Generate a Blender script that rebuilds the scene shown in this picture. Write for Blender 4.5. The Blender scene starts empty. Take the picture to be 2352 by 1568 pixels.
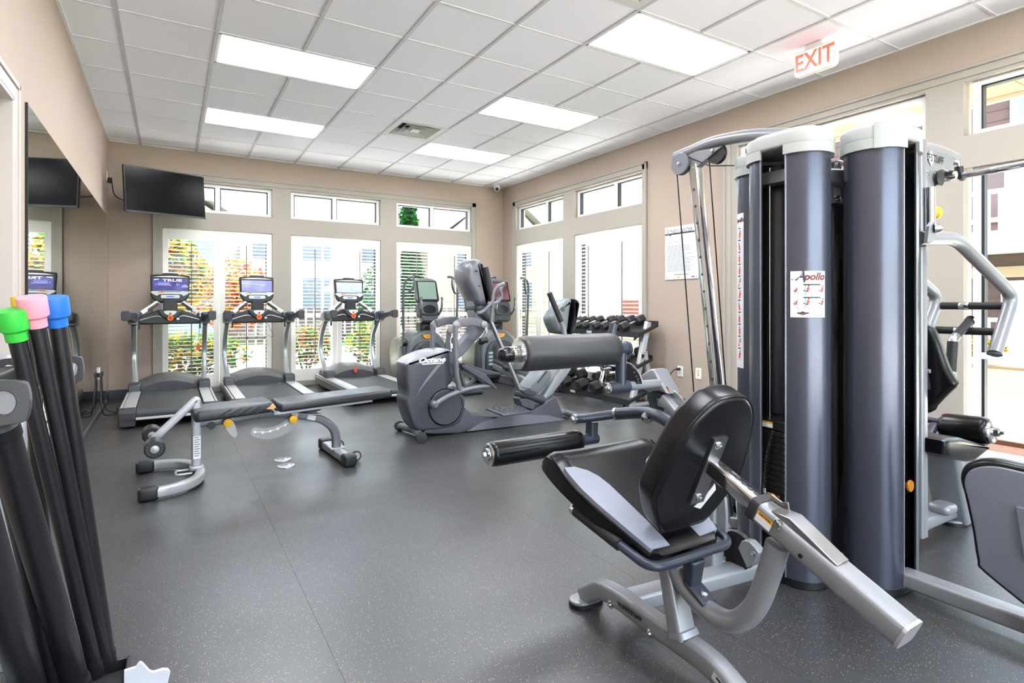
import bpy, bmesh, math, random
from mathutils import Vector as V, Matrix as M
R = math.radians
random.seed(7)
S = bpy.context.scene
COL = S.collection
# ---------------------------------------------------------------- camera, world, sun, exposure
cam = bpy.data.cameras.new('camera'); camo = bpy.data.objects.new('camera', cam); COL.objects.link(camo)
cam.sensor_width = 36.0; cam.lens = 36.0 * 1304.0 / 2352.0; cam.shift_y = -84.7 / 2352.0
cam.clip_start = 0.05; cam.clip_end = 300
camo.location = (0, 0, 1.155); camo.rotation_euler = (R(90), 0, -0.54236)
S.camera = camo
w = bpy.data.worlds.new('sky'); S.world = w; w.use_nodes = True
nt = w.node_tree; nt.nodes.clear()
sky = nt.nodes.new('ShaderNodeTexSky'); sky.sky_type = 'NISHITA'; sky.sun_disc = False
sky.sun_elevation = R(80); sky.sun_rotation = R(260); sky.air_density = 1.0; sky.dust_density = 3.0; sky.ozone_density = 1.0
bgn = nt.nodes.new('ShaderNodeBackground'); bgn.inputs['Strength'].default_value = .9
wo = nt.nodes.new('ShaderNodeOutputWorld')
hsv = nt.nodes.new('ShaderNodeHueSaturation'); hsv.inputs['Saturation'].default_value = .6; nt.links.new(sky.outputs['Color'], hsv.inputs['Color']); nt.links.new(hsv.outputs['Color'], bgn.inputs['Color']); nt.links.new(bgn.outputs['Background'], wo.inputs['Surface'])
sl = bpy.data.lights.new('sun', 'SUN'); sl.energy = 12; sl.angle = R(1.0); sl.color = (1, .985, .96)
so = bpy.data.objects.new('sun', sl); COL.objects.link(so)
so.rotation_euler = V((-0.14, 0.05, -0.99)).to_track_quat('-Z', 'Y').to_euler()
S.view_settings.view_transform = 'Standard'; S.view_settings.look = 'None'
S.view_settings.gamma = 1.0; S.view_settings.use_curve_mapping = False
S.view_settings.exposure = 1.62
S.cycles.max_bounces = 12; S.cycles.diffuse_bounces = 8; S.cycles.glossy_bounces = 5; S.cycles.transmission_bounces = 8
S.cycles.transparent_max_bounces = 12; S.cycles.caustics_reflective = False; S.cycles.caustics_refractive = False
S.cycles.sample_clamp_indirect = 8.0
S.cycles.use_denoising = True

# ---------------------------------------------------------------- mesh helpers
def rot_to(d, up=V((0, 0, 1))):
    d = V(d).normalized(); up = V(up)
    if abs(d.dot(up)) > .999: up = V((0, 1, 0))
    x = up.cross(d).normalized(); y = d.cross(x).normalized()
    return M((x, y, d)).transposed()          # columns: x, y, d
class MB:
    def __init__(self): self.v = []; self.f = []
    def add(self, vs, fs):
        b = len(self.v); self.v += [tuple(p) for p in vs]; self.f += [tuple(b + i for i in f) for f in fs]; return self
    def box(self, c, s, rz=0, rot=None, top=1.0):
        c = V(c); m = rot if rot is not None else M.Rotation(rz, 3, 'Z')
        vs = []
        for z in (-.5, .5):
            k = top if z > 0 else 1
            for x, y in ((-.5, -.5), (.5, -.5), (.5, .5), (-.5, .5)): vs.append(c + m @ V((x * s[0] * k, y * s[1] * k, z * s[2])))
        return self.add(vs, [(3, 2, 1, 0), (4, 5, 6, 7), (0, 1, 5, 4), (1, 2, 6, 5), (2, 3, 7, 6), (3, 0, 4, 7)])
    def bb(self, x0, x1, y0, y1, z0, z1):
        return self.box(((x0 + x1) / 2, (y0 + y1) / 2, (z0 + z1) / 2), (abs(x1 - x0), abs(y1 - y0), abs(z1 - z0)))
    def ring(self, secs, closed=False, caps=True):
        n = len(secs[0]); vs = [p for s in secs for p in s]; fs = []
        m = len(secs)
        for i in range(m if closed else m - 1):
            a = i * n; b = ((i + 1) % m) * n
            for j in range(n): fs.append((a + j, a + (j + 1) % n, b + (j + 1) % n, b + j))
        if caps and not closed:
            fs.append(tuple(reversed(range(n)))); fs.append(tuple(range((m - 1) * n, m * n)))
        return self.add(vs, fs)
    def tube(self, pts, r, n=14, closed=False, caps=True, flat=None, up=None):
        """round tube of radius r (number or list), or a rounded-rectangle tube when flat=(w,h)"""
        pts = [V(p) for p in pts]; m = len(pts); secs = []
        ref = None
        for i in range(m):
            if closed: d = pts[(i + 1) % m] - pts[i - 1]
            else: d = pts[min(i + 1, m - 1)] - pts[max(i - 1, 0)]
            d.normalize()
            if up is not None:
                x = V(up).cross(d).normalized()
            elif ref is None:
                x = rot_to(d).col[0].copy()
            else:
                x = (ref - d * ref.dot(d)).normalized()
            ref = x; y = d.cross(x).normalized()
            rr = r[i] if isinstance(r, (list, tuple)) else r
            if flat is None:
                secs.append([pts[i] + x * (math.cos(2 * math.pi * k / n) * rr) + y * (math.sin(2 * math.pi * k / n) * rr) for k in range(n)])
            else:
                fw, fh = flat; c = min(fw, fh) * .22; sec = []
                sc = rr if isinstance(r, (list, tuple)) else 1
                for cx, cy, a0 in ((1, 1, 0), (-1, 1, 90), (-1, -1, 180), (1, -1, 270)):
                    for a in (0, 30, 60, 90):
                        sec.append(pts[i] + x * ((cx * (fw / 2 - c) + c * math.cos(R(a0 + a))) * sc) + y * ((cy * (fh / 2 - c) + c * math.sin(R(a0 + a))) * sc))
                secs.append(sec)
        return self.ring(secs, closed, caps)
    def cyl(self, a, b, r, r2=None, n=24): return self.tube([a, b], [r, r if r2 is None else r2], n)
    def lathe(self, a, d, prof, n=28):
        """profile of (radius, distance along d) from point a"""
        m = rot_to(d); a = V(a)
        secs = [[a + m @ V((max(r, 1e-4) * math.cos(2 * math.pi * k / n), max(r, 1e-4) * math.sin(2 * math.pi * k / n), t)) for k in range(n)] for r, t in prof]
        return self.ring(secs)
    def prism(self, out, ax, a0, a1, c=None):
        """2-D outline swept along axis ax from a0 to a1: ax 'X' outline=(y,z); 'Y' (x,z); 'Z' (x,y)"""
        def p(q, a): return (a, q[0], q[1]) if ax == 'X' else (q[0], a, q[1]) if ax == 'Y' else (q[0], q[1], a)
        n = len(out)
        vs = [p(q, a0) for q in out] + [p(q, a1) for q in out]
        fs = [(i, (i + 1) % n, n + (i + 1) % n, n + i) for i in range(n)]
        fs += [tuple(reversed(range(n))), tuple(range(n, 2 * n))]
        return self.add(vs, fs)
    def pillow(self, out, ax, a0, a1, inset, steps=4):
        """outline swept with rounded rims"""
        cx = sum(q[0] for q in out) / len(out); cy = sum(q[1] for q in out) / len(out)
        def p(q, a): return V((a, q[0], q[1])) if ax == 'X' else V((q[0], a, q[1])) if ax == 'Y' else V((q[0], q[1], a))
        def off(k):
            n = len(out); res = []
            for i in range(n):
                e1 = V((out[i][0] - out[i - 1][0], out[i][1] - out[i - 1][1])); e2 = V((out[(i + 1) % n][0] - out[i][0], out[(i + 1) % n][1] - out[i][1]))
                t = (e1.normalized() + e2.normalized()); nn = V((-t.y, t.x))
                if nn.length < 1e-6: nn = V((cx - out[i][0], cy - out[i][1]))
                nn.normalize()
                res.append((out[i][0] + nn.x * k * sgn, out[i][1] + nn.y * k * sgn))
            return res
        area = sum(out[i - 1][0] * out[i][1] - out[i][0] * out[i - 1][1] for i in range(len(out)))
        sgn = 1 if area > 0 else -1
        t = 1 if a1 > a0 else -1; h = min(inset, abs(a1 - a0) / 2)
        secs = []
        for s in range(steps + 1):
            an = R(90 * s / steps); secs.append([p(q, a0 + t * h * (1 - math.sin(an))) for q in off(inset * (1 - math.cos(R(90 - 90 * s / steps))) )] if False else [p(q, a0 + t * h * (1 - math.cos(an))) for q in off(inset * (1 - math.sin(an)))])
        for s in range(steps, -1, -1):
            an = R(90 * s / steps); secs.append([p(q, a1 - t * h * (1 - math.cos(an))) for q in off(inset * (1 - math.sin(an)))])
        return self.ring(secs)
    def sphere(self, c, r, n=16, m=10, sc=(1, 1, 1)):
        c = V(c); secs = []
        for i in range(m + 1):
            a = math.pi * i / m; rr = max(math.sin(a), 1e-3) * r
            secs.append([c + V((rr * math.cos(2 * math.pi * k / n) * sc[0], rr * math.sin(2 * math.pi * k / n) * sc[1], -math.cos(a) * r * sc[2])) for k in range(n)])
        return self.ring(secs)
    def xf(self, m):
        self.v = [tuple(m @ V(p)) for p in self.v]; return self
ORG = {}
def mesh(name, mb, mat, sharp=35):
    me = bpy.data.meshes.new(name); me.from_pydata(mb.v, [], mb.f)
    bm = bmesh.new(); bm.from_mesh(me); bmesh.ops.recalc_face_normals(bm, faces=bm.faces); bm.to_mesh(me); bm.free()
    me.shade_smooth(); me.set_sharp_from_angle(angle=R(sharp))
    if mat is not None: me.materials.append(mat)
    return me
def obj(name, mb, mat, parent=None, bevel=0, seg=2, sharp=35):
    """one mesh object; vertices come in world coordinates and are stored relative to the top object's base"""
    o0 = ORG.get(parent.name, V((0, 0, 0))) if parent is not None else V((0, 0, 0))
    if o0.length: mb.v = [tuple(V(p) - o0) for p in mb.v]
    o = bpy.data.objects.new(name, mesh(name, mb, mat, sharp)); COL.objects.link(o)
    if parent is not None: o.parent = parent
    ORG[o.name] = o0
    if bevel:
        b = o.modifiers.new('b', 'BEVEL'); b.width = bevel; b.segments = seg; b.limit_method = 'ANGLE'; b.angle_limit = R(40); b.harden_normals = False
    return o
def tag(o, label=None, cat=None, group=None, kind=None):
    if label: o['label'] = label
    if cat: o['category'] = cat
    if group: o['group'] = group
    if kind: o['kind'] = kind
    return o
def thing(name, label, cat, loc=(0, 0, 0), group=None):
    o = bpy.data.objects.new(name, None); COL.objects.link(o); o.location = loc; o.empty_display_size = .1
    ORG[o.name] = V(loc)
    return tag(o, label, cat, group)
def struct(name, mb=None, mat=None, bevel=0, loc=None):
    if mb is None:
        o = bpy.data.objects.new(name, None); COL.objects.link(o); ORG[o.name] = V((0, 0, 0))
    else: o = obj(name, mb, mat, None, bevel)
    o['kind'] = 'structure'; return o
def dup(root, loc=None, rz=None, label=None, group=None):
    def cp(o, par):
        c = o.copy(); COL.objects.link(c)
        if par is not None: c.parent = par
        ORG[c.name] = ORG.get(o.name, V((0, 0, 0)))
        for ch in [k for k in KIDS.get(o.name, [])]: cp(ch, c)
        return c
    KIDS = {}
    for o in S.objects:
        if o.parent is not None: KIDS.setdefault(o.parent.name, []).append(o)
    r = cp(root, None)
    if loc is not None: r.location = loc
    if rz is not None: r.rotation_euler = (0, 0, rz)
    if label: r['label'] = label
    if group: r['group'] = group
    return r
def kids(o, nm): return [c for c in S.objects if c.parent == o and c.name.split('.')[0] == nm]
def crom(pts, n=6, closed=False):
    """Catmull-Rom through points (2-D or 3-D)"""
    P = [V(p) for p in pts]; m = len(P); out = []
    for i in range(m if closed else m - 1):
        if closed: a, b, c, d = P[i - 1], P[i], P[(i + 1) % m], P[(i + 2) % m]
        else: a, b, c, d = P[max(i - 1, 0)], P[i], P[i + 1], P[min(i + 2, m - 1)]
        for k in range(n):
            t = k / n
            out.append(tuple(.5 * ((2 * b) + (c - a) * t + (2 * a - 5 * b + 4 * c - d) * t * t + (3 * b - a - 3 * c + d) * t ** 3)))
    if not closed: out.append(tuple(P[-1]))
    return out
def fillet(pts, r, n=6):
    """polyline with rounded corners (bent tube)"""
    P = [V(p) for p in pts]; out = [P[0]]
    for i in range(1, len(P) - 1):
        a = (P[i - 1] - P[i]); b = (P[i + 1] - P[i]); k = min(r, a.length * .49, b.length * .49)
        p0 = P[i] + a.normalized() * k; p1 = P[i] + b.normalized() * k
        for j in range(n + 1):
            t = j / n; out.append(p0 * (1 - t) ** 2 + P[i] * 2 * t * (1 - t) + p1 * t * t)
    out.append(P[-1]); return [tuple(p) for p in out]
def arc(cx, cy, r, a0, a1, n): return [(cx + r * math.cos(R(a0 + (a1 - a0) * i / n)), cy + r * math.sin(R(a0 + (a1 - a0) * i / n))) for i in range(n + 1)]
def rrect(x0, x1, y0, y1, r, n=4):
    o = []
    for cx, cy, a in ((x1 - r, y1 - r, 0), (x0 + r, y1 - r, 90), (x0 + r, y0 + r, 180), (x1 - r, y0 + r, 270)): o += arc(cx, cy, r, a, a + 90, n)
    return o
def text(s, size, bold=0.0, italic=0.0, align='CENTER', sx=1.0):
    """flat lettering as vertices and faces in the xy plane"""
    c = bpy.data.curves.new('lettering', 'FONT'); c.body = s; c.size = size; c.align_x = align; c.align_y = 'CENTER'
    c.offset = bold; c.shear = italic; c.resolution_u = 3
    o = bpy.data.objects.new('lettering', c); COL.objects.link(o)
    dg = bpy.context.evaluated_depsgraph_get(); dg.update()
    me = bpy.data.meshes.new_from_object(o.evaluated_get(dg))
    vs = [(v.co.x * sx, v.co.y, 0) for v in me.vertices]; fs = [tuple(p.vertices) for p in me.polygons]
    bpy.data.objects.remove(o); bpy.data.meshes.remove(me); bpy.data.curves.remove(c)
    return vs, fs
def put_text(mb, s, size, org, ex, ey, **k):
    vs, fs = text(s, size, **k); org = V(org); ex = V(ex).normalized(); ey = V(ey).normalized()
    return mb.add([org + ex * x + ey * y for x, y, z in vs], fs)
def flat_rect(mb, org, ex, ey, x0, x1, y0, y1, lift=0.0):
    org = V(org); ex = V(ex).normalized(); ey = V(ey).normalized(); n = ex.cross(ey) * lift
    return mb.add([org + n + ex * x + ey * y for x, y in ((x0, y0), (x1, y0), (x1, y1), (x0, y1))], [(0, 1, 2, 3)])
# ---------------------------------------------------------------- materials
def lin(c):
    def f(u): u /= 255.0; return u / 12.92 if u <= .04045 else ((u + .055) / 1.055) ** 2.4
    return (f(c[0]), f(c[1]), f(c[2]), 1)
MAT = {}
def mat(name, rgb, rough=.5, metal=0.0, spec=.5, noise=0.0, nscale=40.0, bump=0.0, bscale=200.0, emit=0.0, ergb=None, coat=0.0, aniso=0.0, sheen=0.0):
    if name in MAT: return MAT[name]
    m = bpy.data.materials.new(name); m.use_nodes = True; t = m.node_tree; b = t.nodes['Principled BSDF']
    b.inputs['Base Color'].default_value = lin(rgb); b.inputs['Roughness'].default_value = rough; b.inputs['Metallic'].default_value = metal
    b.inputs['Specular IOR Level'].default_value = spec; b.inputs['Coat Weight'].default_value = coat; b.inputs['Coat Roughness'].default_value = .15
    if aniso: b.inputs['Anisotropic'].default_value = aniso
    if emit: b.inputs['Emission Color'].default_value = lin(ergb or rgb); b.inputs['Emission Strength'].default_value = emit
    co = t.nodes.new('ShaderNodeTexCoord')
    if noise:
        n = t.nodes.new('ShaderNodeTexNoise'); n.inputs['Scale'].default_value = nscale; n.inputs['Detail'].default_value = 4
        t.links.new(co.outputs['Object'], n.inputs['Vector'])
        hs = t.nodes.new('ShaderNodeHueSaturation'); hs.inputs['Color'].default_value = lin(rgb)
        mr = t.nodes.new('ShaderNodeMapRange'); mr.inputs[1].default_value = .3; mr.inputs[2].default_value = .7; mr.inputs[3].default_value = 1 - noise; mr.inputs[4].default_value = 1 + noise
        t.links.new(n.outputs['Fac'], mr.inputs[0]); t.links.new(mr.outputs[0], hs.inputs['Value']); t.links.new(hs.outputs['Color'], b.inputs['Base Color'])
    if bump:
        n2 = t.nodes.new('ShaderNodeTexNoise'); n2.inputs['Scale'].default_value = bscale; n2.inputs['Detail'].default_value = 3
        t.links.new(co.outputs['Object'], n2.inputs['Vector'])
        bp = t.nodes.new('ShaderNodeBump'); bp.inputs['Strength'].default_value = bump; bp.inputs['Distance'].default_value = .002
        t.links.new(n2.outputs['Fac'], bp.inputs['Height']); t.links.new(bp.outputs['Normal'], b.inputs['Normal'])
    MAT[name] = m; return m
def mat_floor():
    m = mat('rubber_floor', (52, 53, 55), rough=.42, spec=.8); t = m.node_tree; b = t.nodes['Principled BSDF']
    co = t.nodes.new('ShaderNodeTexCoord')
    vo = t.nodes.new('ShaderNodeTexVoronoi'); vo.inputs['Scale'].default_value = 210; vo.inputs['Randomness'].default_value = 1
    t.links.new(co.outputs['Object'], vo.inputs['Vector'])
    wn = t.nodes.new('ShaderNodeTexWhiteNoise'); t.links.new(vo.outputs['Position'], wn.inputs['Vector'])
    lt = t.nodes.new('ShaderNodeMath'); lt.operation = 'LESS_THAN'; lt.inputs[1].default_value = .15; t.links.new(wn.outputs['Value'], lt.inputs[0])
    ld = t.nodes.new('ShaderNodeMath'); ld.operation = 'LESS_THAN'; ld.inputs[1].default_value = .30; t.links.new(vo.outputs['Distance'], ld.inputs[0])
    mu = t.nodes.new('ShaderNodeMath'); mu.operation = 'MULTIPLY'; t.links.new(lt.outputs[0], mu.inputs[0]); t.links.new(ld.outputs[0], mu.inputs[1])
    n = t.nodes.new('ShaderNodeTexNoise'); n.inputs['Scale'].default_value = 400; n.inputs['Detail'].default_value = 2; t.links.new(co.outputs['Object'], n.inputs['Vector'])
    n3 = t.nodes.new('ShaderNodeTexNoise'); n3.inputs['Scale'].default_value = 1.3; n3.inputs['Detail'].default_value = 5; t.links.new(co.outputs['Object'], n3.inputs['Vector'])
    mr = t.nodes.new('ShaderNodeMapRange'); mr.inputs[1].default_value = .3; mr.inputs[2].default_value = .7; mr.inputs[3].default_value = .80; mr.inputs[4].default_value = 1.2; t.links.new(n.outputs['Fac'], mr.inputs[0])
    hs = t.nodes.new('ShaderNodeHueSaturation'); hs.inputs['Color'].default_value = lin((52, 53, 55)); t.links.new(mr.outputs[0], hs.inputs['Value'])
    sp = t.nodes.new('ShaderNodeMixRGB'); sp.inputs['Color1'].default_value = lin((140, 112, 78)); sp.inputs['Color2'].default_value = lin((196, 178, 146)); t.links.new(wn.outputs['Color'], sp.inputs['Fac'])
    mx = t.nodes.new('ShaderNodeMixRGB'); t.links.new(mu.outputs[0], mx.inputs['Fac']); t.links.new(hs.outputs['Color'], mx.inputs['Color1']); t.links.new(sp.outputs['Color'], mx.inputs['Color2'])
    t.links.new(mx.outputs['Color'], b.inputs['Base Color'])
    m4 = t.nodes.new('ShaderNodeMapRange'); m4.inputs[1].default_value = .3; m4.inputs[2].default_value = .7; m4.inputs[3].default_value = .28; m4.inputs[4].default_value = .42; t.links.new(n3.outputs['Fac'], m4.inputs[0]); t.links.new(m4.outputs[0], b.inputs['Roughness'])
    bp = t.nodes.new('ShaderNodeBump'); bp.inputs['Strength'].default_value = .25; bp.inputs['Distance'].default_value = .001; t.links.new(n.outputs['Fac'], bp.inputs['Height']); t.links.new(bp.outputs['Normal'], b.inputs['Normal'])
    return m
def mat_glass(name='window_glass', tint=(250, 253, 252)):
    if name in MAT: return MAT[name]
    m = bpy.data.materials.new(name); m.use_nodes = True; t = m.node_tree; t.nodes.clear()
    tr = t.nodes.new('ShaderNodeBsdfTransparent'); tr.inputs['Color'].default_value = lin(tint)
    gl = t.nodes.new('ShaderNodeBsdfGlossy'); gl.inputs['Roughness'].default_value = .02
    fr = t.nodes.new('ShaderNodeFresnel'); gm_ = t.nodes.new('ShaderNodeNewGeometry'); mi = t.nodes.new('ShaderNodeMapRange'); mi.inputs[3].default_value = 1.35; mi.inputs[4].default_value = 1 / 1.35; t.links.new(gm_.outputs['Backfacing'], mi.inputs[0]); t.links.new(mi.outputs[0], fr.inputs['IOR'])
    mx = t.nodes.new('ShaderNodeMixShader'); out = t.nodes.new('ShaderNodeOutputMaterial')
    t.links.new(fr.outputs[0], mx.inputs[0]); t.links.new(tr.outputs[0], mx.inputs[1]); t.links.new(gl.outputs[0], mx.inputs[2]); t.links.new(mx.outputs[0], out.inputs['Surface'])
    MAT[name] = m; return m
wallm = mat('wall_paint', (176, 160, 146), .75, noise=.015, nscale=6, bump=.08, bscale=300)
trimm = mat('trim_paint', (166, 159, 148), .55, noise=.01, nscale=5)
whitem = mat('white_vinyl', (238, 238, 238), .4)
shutm = mat('shutter_paint', (240, 238, 230), .4)
tilem = mat('ceiling_tile', (242, 243, 252), .85, noise=.015, nscale=300, bump=.15, bscale=600)
tbarm = mat('tbar_paint', (198, 198, 202), .5)
basem = mat('vinyl_base', (66, 72, 82), .5)
glassm = mat_glass()
black = mat('black_plastic', (20, 20, 22), .42)
blackr = mat('black_rubber', (27, 27, 30), .6, bump=.1, bscale=400)
vinyl = mat('black_vinyl', (14, 14, 16), .27, spec=.35, bump=.10, bscale=350)
vinylg = mat('grey_vinyl', (136, 140, 154), .42, bump=.2, bscale=350)
silver = mat('silver_paint', (146, 148, 154), .36, metal=.35, noise=.01, nscale=500)
chrome = mat('chrome', (205, 207, 210), .12, metal=1.0)
steel = mat('brushed_steel', (170, 171, 175), .3, metal=1.0)
gun = mat('gunmetal_paint', (82, 86, 98), .34, metal=.45, noise=.02, nscale=300)
navy = mat('dark_blue_grey', (56, 62, 76), .35, metal=.3)
charcoal = mat('charcoal_plastic', (56, 58, 65), .42)
greyp = mat('grey_plastic', (120, 122, 130), .4)
capm = mat('pale_grey_plastic', (166, 169, 167), .38)
rubg = mat('dark_grey_rubber', (44, 44, 48), .55)
yellow = mat('yellow_plastic', (240, 178, 20), .4)
orange = mat('orange_plastic', (232, 120, 30), .4)
redm = mat('red_plastic', (205, 50, 40), .4)
paper = mat('paper_white', (232, 234, 238), .5)
inkb = mat('ink_black', (30, 28, 30), .5)
inkg = mat('ink_grey', (120, 122, 128), .5)
inkr = mat('ink_red', (190, 60, 35), .5)
bluem = mat('blue_collar', (50, 92, 122), .4)

# ---------------------------------------------------------------- room shell
XL, XR, YB, YF, HC = -.645, 4.93, 8.5, -3.0, 3.159
floor = struct('floor', MB().bb(XL - .2, XR + .2, YF - .2, YB + .2, -.15, -.012), mat('slab', (40, 41, 44), .8))
fm = mat_floor()
ed = [XL] + [.46 + 1.22 * k for k in range(0, 4)] + [XR]
for a, b in zip(ed[:-1], ed[1:]):
    obj('rubber_roll', MB().bb(a + .0005, b - .0005, YF, YB, -.012, 0), fm, floor)
# ceiling: slab, grid bars, tiles
ceil = struct('ceiling', MB().bb(XL - .2, XR + .2, YF - .2, YB + .2, HC + .12, HC + .25), mat('plenum', (120, 120, 120), .9))
T = .6096; GX0, GY0 = -.3111, 4.6933
gx = [XL] + [GX0 + T * i for i in range(0, 9)] + [XR]
gy = [GY0 + T * j for j in range(-12, 7)]
gy = [YF] + [y for y in gy if YF + .05 < y < YB - .05] + [YB]
g = MB()
LROWS = (3, 0, -3, -6, -9)
for n_, x in enumerate(gx[1:-1]):
    cuts = [YF]
    if n_ in (2, 6):
        for j in sorted(LROWS): cuts += [max(YF, GY0 + T * j), GY0 + T * (j + 1)]
    cuts.append(YB)
    for a_, b_ in zip(cuts[::2], cuts[1::2]):
        if b_ - a_ > .02: g.bb(x - .012, x + .012, a_, b_, HC - .004, HC + .02)
obj('grid_bars', g, tbarm, ceil)
g = MB()
for y in gy[1:-1]: g.bb(XL, XR, y - .009, y + .009, HC - .001, HC + .018)
obj('cross_bars', g, mat('cross_bar_paint', (222, 222, 226), .5), ceil)
g = MB()
for x0, x1, y0, y1 in ((XL, XL + .02, YF, YB), (XR - .02, XR, YF, YB), (XL, XR, YF, YF + .02), (XL, XR, YB - .02, YB)): g.bb(x0, x1, y0, y1, HC - .003, HC + .02)
obj('edge_angle', g, whitem, ceil)
LIGHTS = [(i, j) for j in (3, 0, -3, -6, -9) for i in (1, 5)]
taken = {(i + k, j) for i, j in LIGHTS for k in (0, 1)} | {(4, 2), (4, -4)}
tile_me = {}
for a in range(len(gx) - 1):
    for b in range(len(gy) - 1):
        cx, cy = (gx[a] + gx[a + 1]) / 2, (gy[b] + gy[b + 1]) / 2
        if (math.floor((cx - GX0) / T), math.floor((cy - GY0) / T)) in taken: continue
        key = (round(gx[a + 1] - gx[a], 3), round(gy[b + 1] - gy[b], 3))
        if key not in tile_me:
            wx, wy = key[0] - .016, key[1] - .012
            tile_me[key] = mesh('ceiling_tile', MB().add([(-wx / 2, -wy / 2, 0), (wx / 2, -wy / 2, 0), (wx / 2, wy / 2, 0), (-wx / 2, wy / 2, 0), (-wx / 2, -wy / 2, .014), (wx / 2, -wy / 2, .014), (wx / 2, wy / 2, .014), (-wx / 2, wy / 2, .014)], [(0, 1, 2, 3), (7, 6, 5, 4), (0, 4, 5, 1), (1, 5, 6, 2), (2, 6, 7, 3), (3, 7, 4, 0)]), tilem)
        o = bpy.data.objects.new('ceiling_tile', tile_me[key]); COL.objects.link(o); o.parent = ceil; o.location = (cx, cy, HC + .004)
# recessed lights
lightm = mat('light_lens', (255, 255, 255), .5, emit=9, ergb=(248, 250, 255))
wingm = mat('light_reflector', (250, 250, 252), .5, emit=6.5, ergb=(244, 248, 255))
LAB = {(1, 3): 'recessed ceiling light near the black television, the farther of the two over the treadmills', (1, 0): 'recessed ceiling light over the treadmills, nearer the viewer than the one by the television',
       (5, 3): 'smallest recessed ceiling light, just behind the square air vent', (5, 0): 'middle recessed ceiling light between the square vent and the biggest light', (5, -3): 'biggest recessed ceiling light, closest to the red exit sign'}
for i, j in LIGHTS:
    x0, x1, y0, y1 = GX0 + T * i + .012, GX0 + T * (i + 2) - .012, GY0 + T * j + .012, GY0 + T * (j + 1) - .012
    t = thing('ceiling_light', LAB.get((i, j), {(1, -3): 'recessed ceiling light just out of view overhead, nearest to the mirror wall', (1, -6): 'recessed ceiling light above the viewer on the mirror side', (5, -6): 'recessed ceiling light above the viewer on the door side', (1, -9): 'rearmost recessed ceiling light on the mirror side', (5, -9): 'rearmost recessed ceiling light on the door side'}.get((i, j), "")), 'light', ((x0 + x1) / 2, (y0 + y1) / 2, HC))
    m = MB().bb(x0, x1, y0, y0 + .02, HC, HC + .09).bb(x0, x1, y1 - .02, y1, HC, HC + .09).bb(x0, x0 + .02, y0, y1, HC, HC + .09).bb(x1 - .02, x1, y0, y1, HC, HC + .09).bb(x0, x1, y0, y1, HC + .088, HC + .095)
    obj('frame', m, whitem, t)
    yc = (y0 + y1) / 2
    pr = [(y0 + .02, HC + .008), (yc - .04, HC + .012), (yc + .0, HC + .03), (yc, HC + .034), (yc - .04, HC + .018), (y0 + .02, HC + .014)]
    obj('lens', MB().prism(pr, 'X', x0 + .02, x1 - .02), lightm, t)
    pr = [(yc, HC + .03), (yc + .12, HC + .05), (y1 - .02, HC + .012), (y1 - .02, HC + .018), (yc + .12, HC + .056), (yc, HC + .036)]
    obj('reflector', MB().prism(pr, 'X', x0 + .02, x1 - .02), wingm, t)
# air diffusers
def vent(i, j, label):
    x0, y0 = GX0 + T * i, GY0 + T * j; cx, cy = x0 + T / 2, y0 + T / 2
    t = thing('air_vent', label, 'vent', (cx, cy, HC))
    obj('backing', MB().bb(cx - .28, cx + .28, cy - .28, cy + .28, HC + .08, HC + .085), mat('duct_dark', (35, 35, 38), .8), t)
    def ringm(r0, r1, z0, z1):
        m = MB()
        q = lambda r, z: [(cx - r, cy - r, z), (cx + r, cy - r, z), (cx + r, cy + r, z), (cx - r, cy + r, z)]
        v = q(r0, z0) + q(r1, z1) + q(r1 - .006, z1 + .008) + q(r0 - .012, z0 + .008)
        f = []
        for a in range(4):
            b = (a + 1) % 4
            for k in range(3): f.append((4 * k + a, 4 * k + b, 4 * k + 4 + b, 4 * k + 4 + a))
            f.append((12 + a, 12 + b, b, a))
        return m.add(v, f)
    gm = mat('vent_paint', (205, 206, 204), .5)
    obj('frame', ringm(.295, .235, HC - .003, HC + .004), gm, t)
    for r in (.225, .165, .105): obj('blade', ringm(r, r - .05, HC + .004, HC + .06), gm, t)
    obj('centre_plate', MB().bb(cx - .05, cx + .05, cy - .05, cy + .05, HC + .004, HC + .012), gm, t)
vent(4, 2, 'square white air vent in the ceiling with stepped louvres, between the four lights')
vent(4, -4, 'square white air vent at the top edge above the biggest ceiling light')
# ---------------------------------------------------------------- walls
WT = .18
mb = MB().bb(XL - WT, XR + WT, YB, YB + WT, 2.80, HC + .12).bb(XL - WT, -.10, YB, YB + WT, 0, 2.8).bb(4.34, XR + WT, YB, YB + WT, 0, 2.8)
struct('wall_back', mb, wallm)
mb = MB().bb(XR, XR + WT, YF, YB, 2.80, HC + .12).bb(XR, XR + WT, 8.05, YB, 0, 2.8).bb(XR, XR + WT, 3.82, 5.09, 0, 2.8).bb(XR, XR + WT, YF, .25, 0, 2.8)
struct('wall_right', mb, wallm)
mb = MB().bb(XL - WT, XL, YF, 2.62, 0, HC + .12).bb(XL - WT, XL, 3.50, YB, 0, HC + .12).bb(XL - WT, XL, 2.62, 3.50, 2.13, HC + .12)
struct('wall_left', mb, wallm)
fr_ = struct('wall_front', MB().bb(XL - WT, XR + WT, YF - WT, YF, 2.75, HC + .12).bb(XL - WT, XL + .15, YF - WT, YF, 0, 2.75).bb(XR - .15, XR + WT, YF - WT, YF, 0, 2.75), wallm)
for k in range(5): obj('added_mullion', MB().bb(XL + .15 + 1.31875 * k - .03, XL + .15 + 1.31875 * k + .03, YF - .12, YF - .04, .0, 2.75), whitem, fr_)  # glazing added behind the camera so daylight lifts the ceiling
obj('added_transom_bar', MB().bb(XL + .15, XR - .15, YF - .12, YF - .04, .0, .10).bb(XL + .15, XR - .15, YF - .12, YF - .04, 2.68, 2.75), whitem, fr_)
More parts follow.
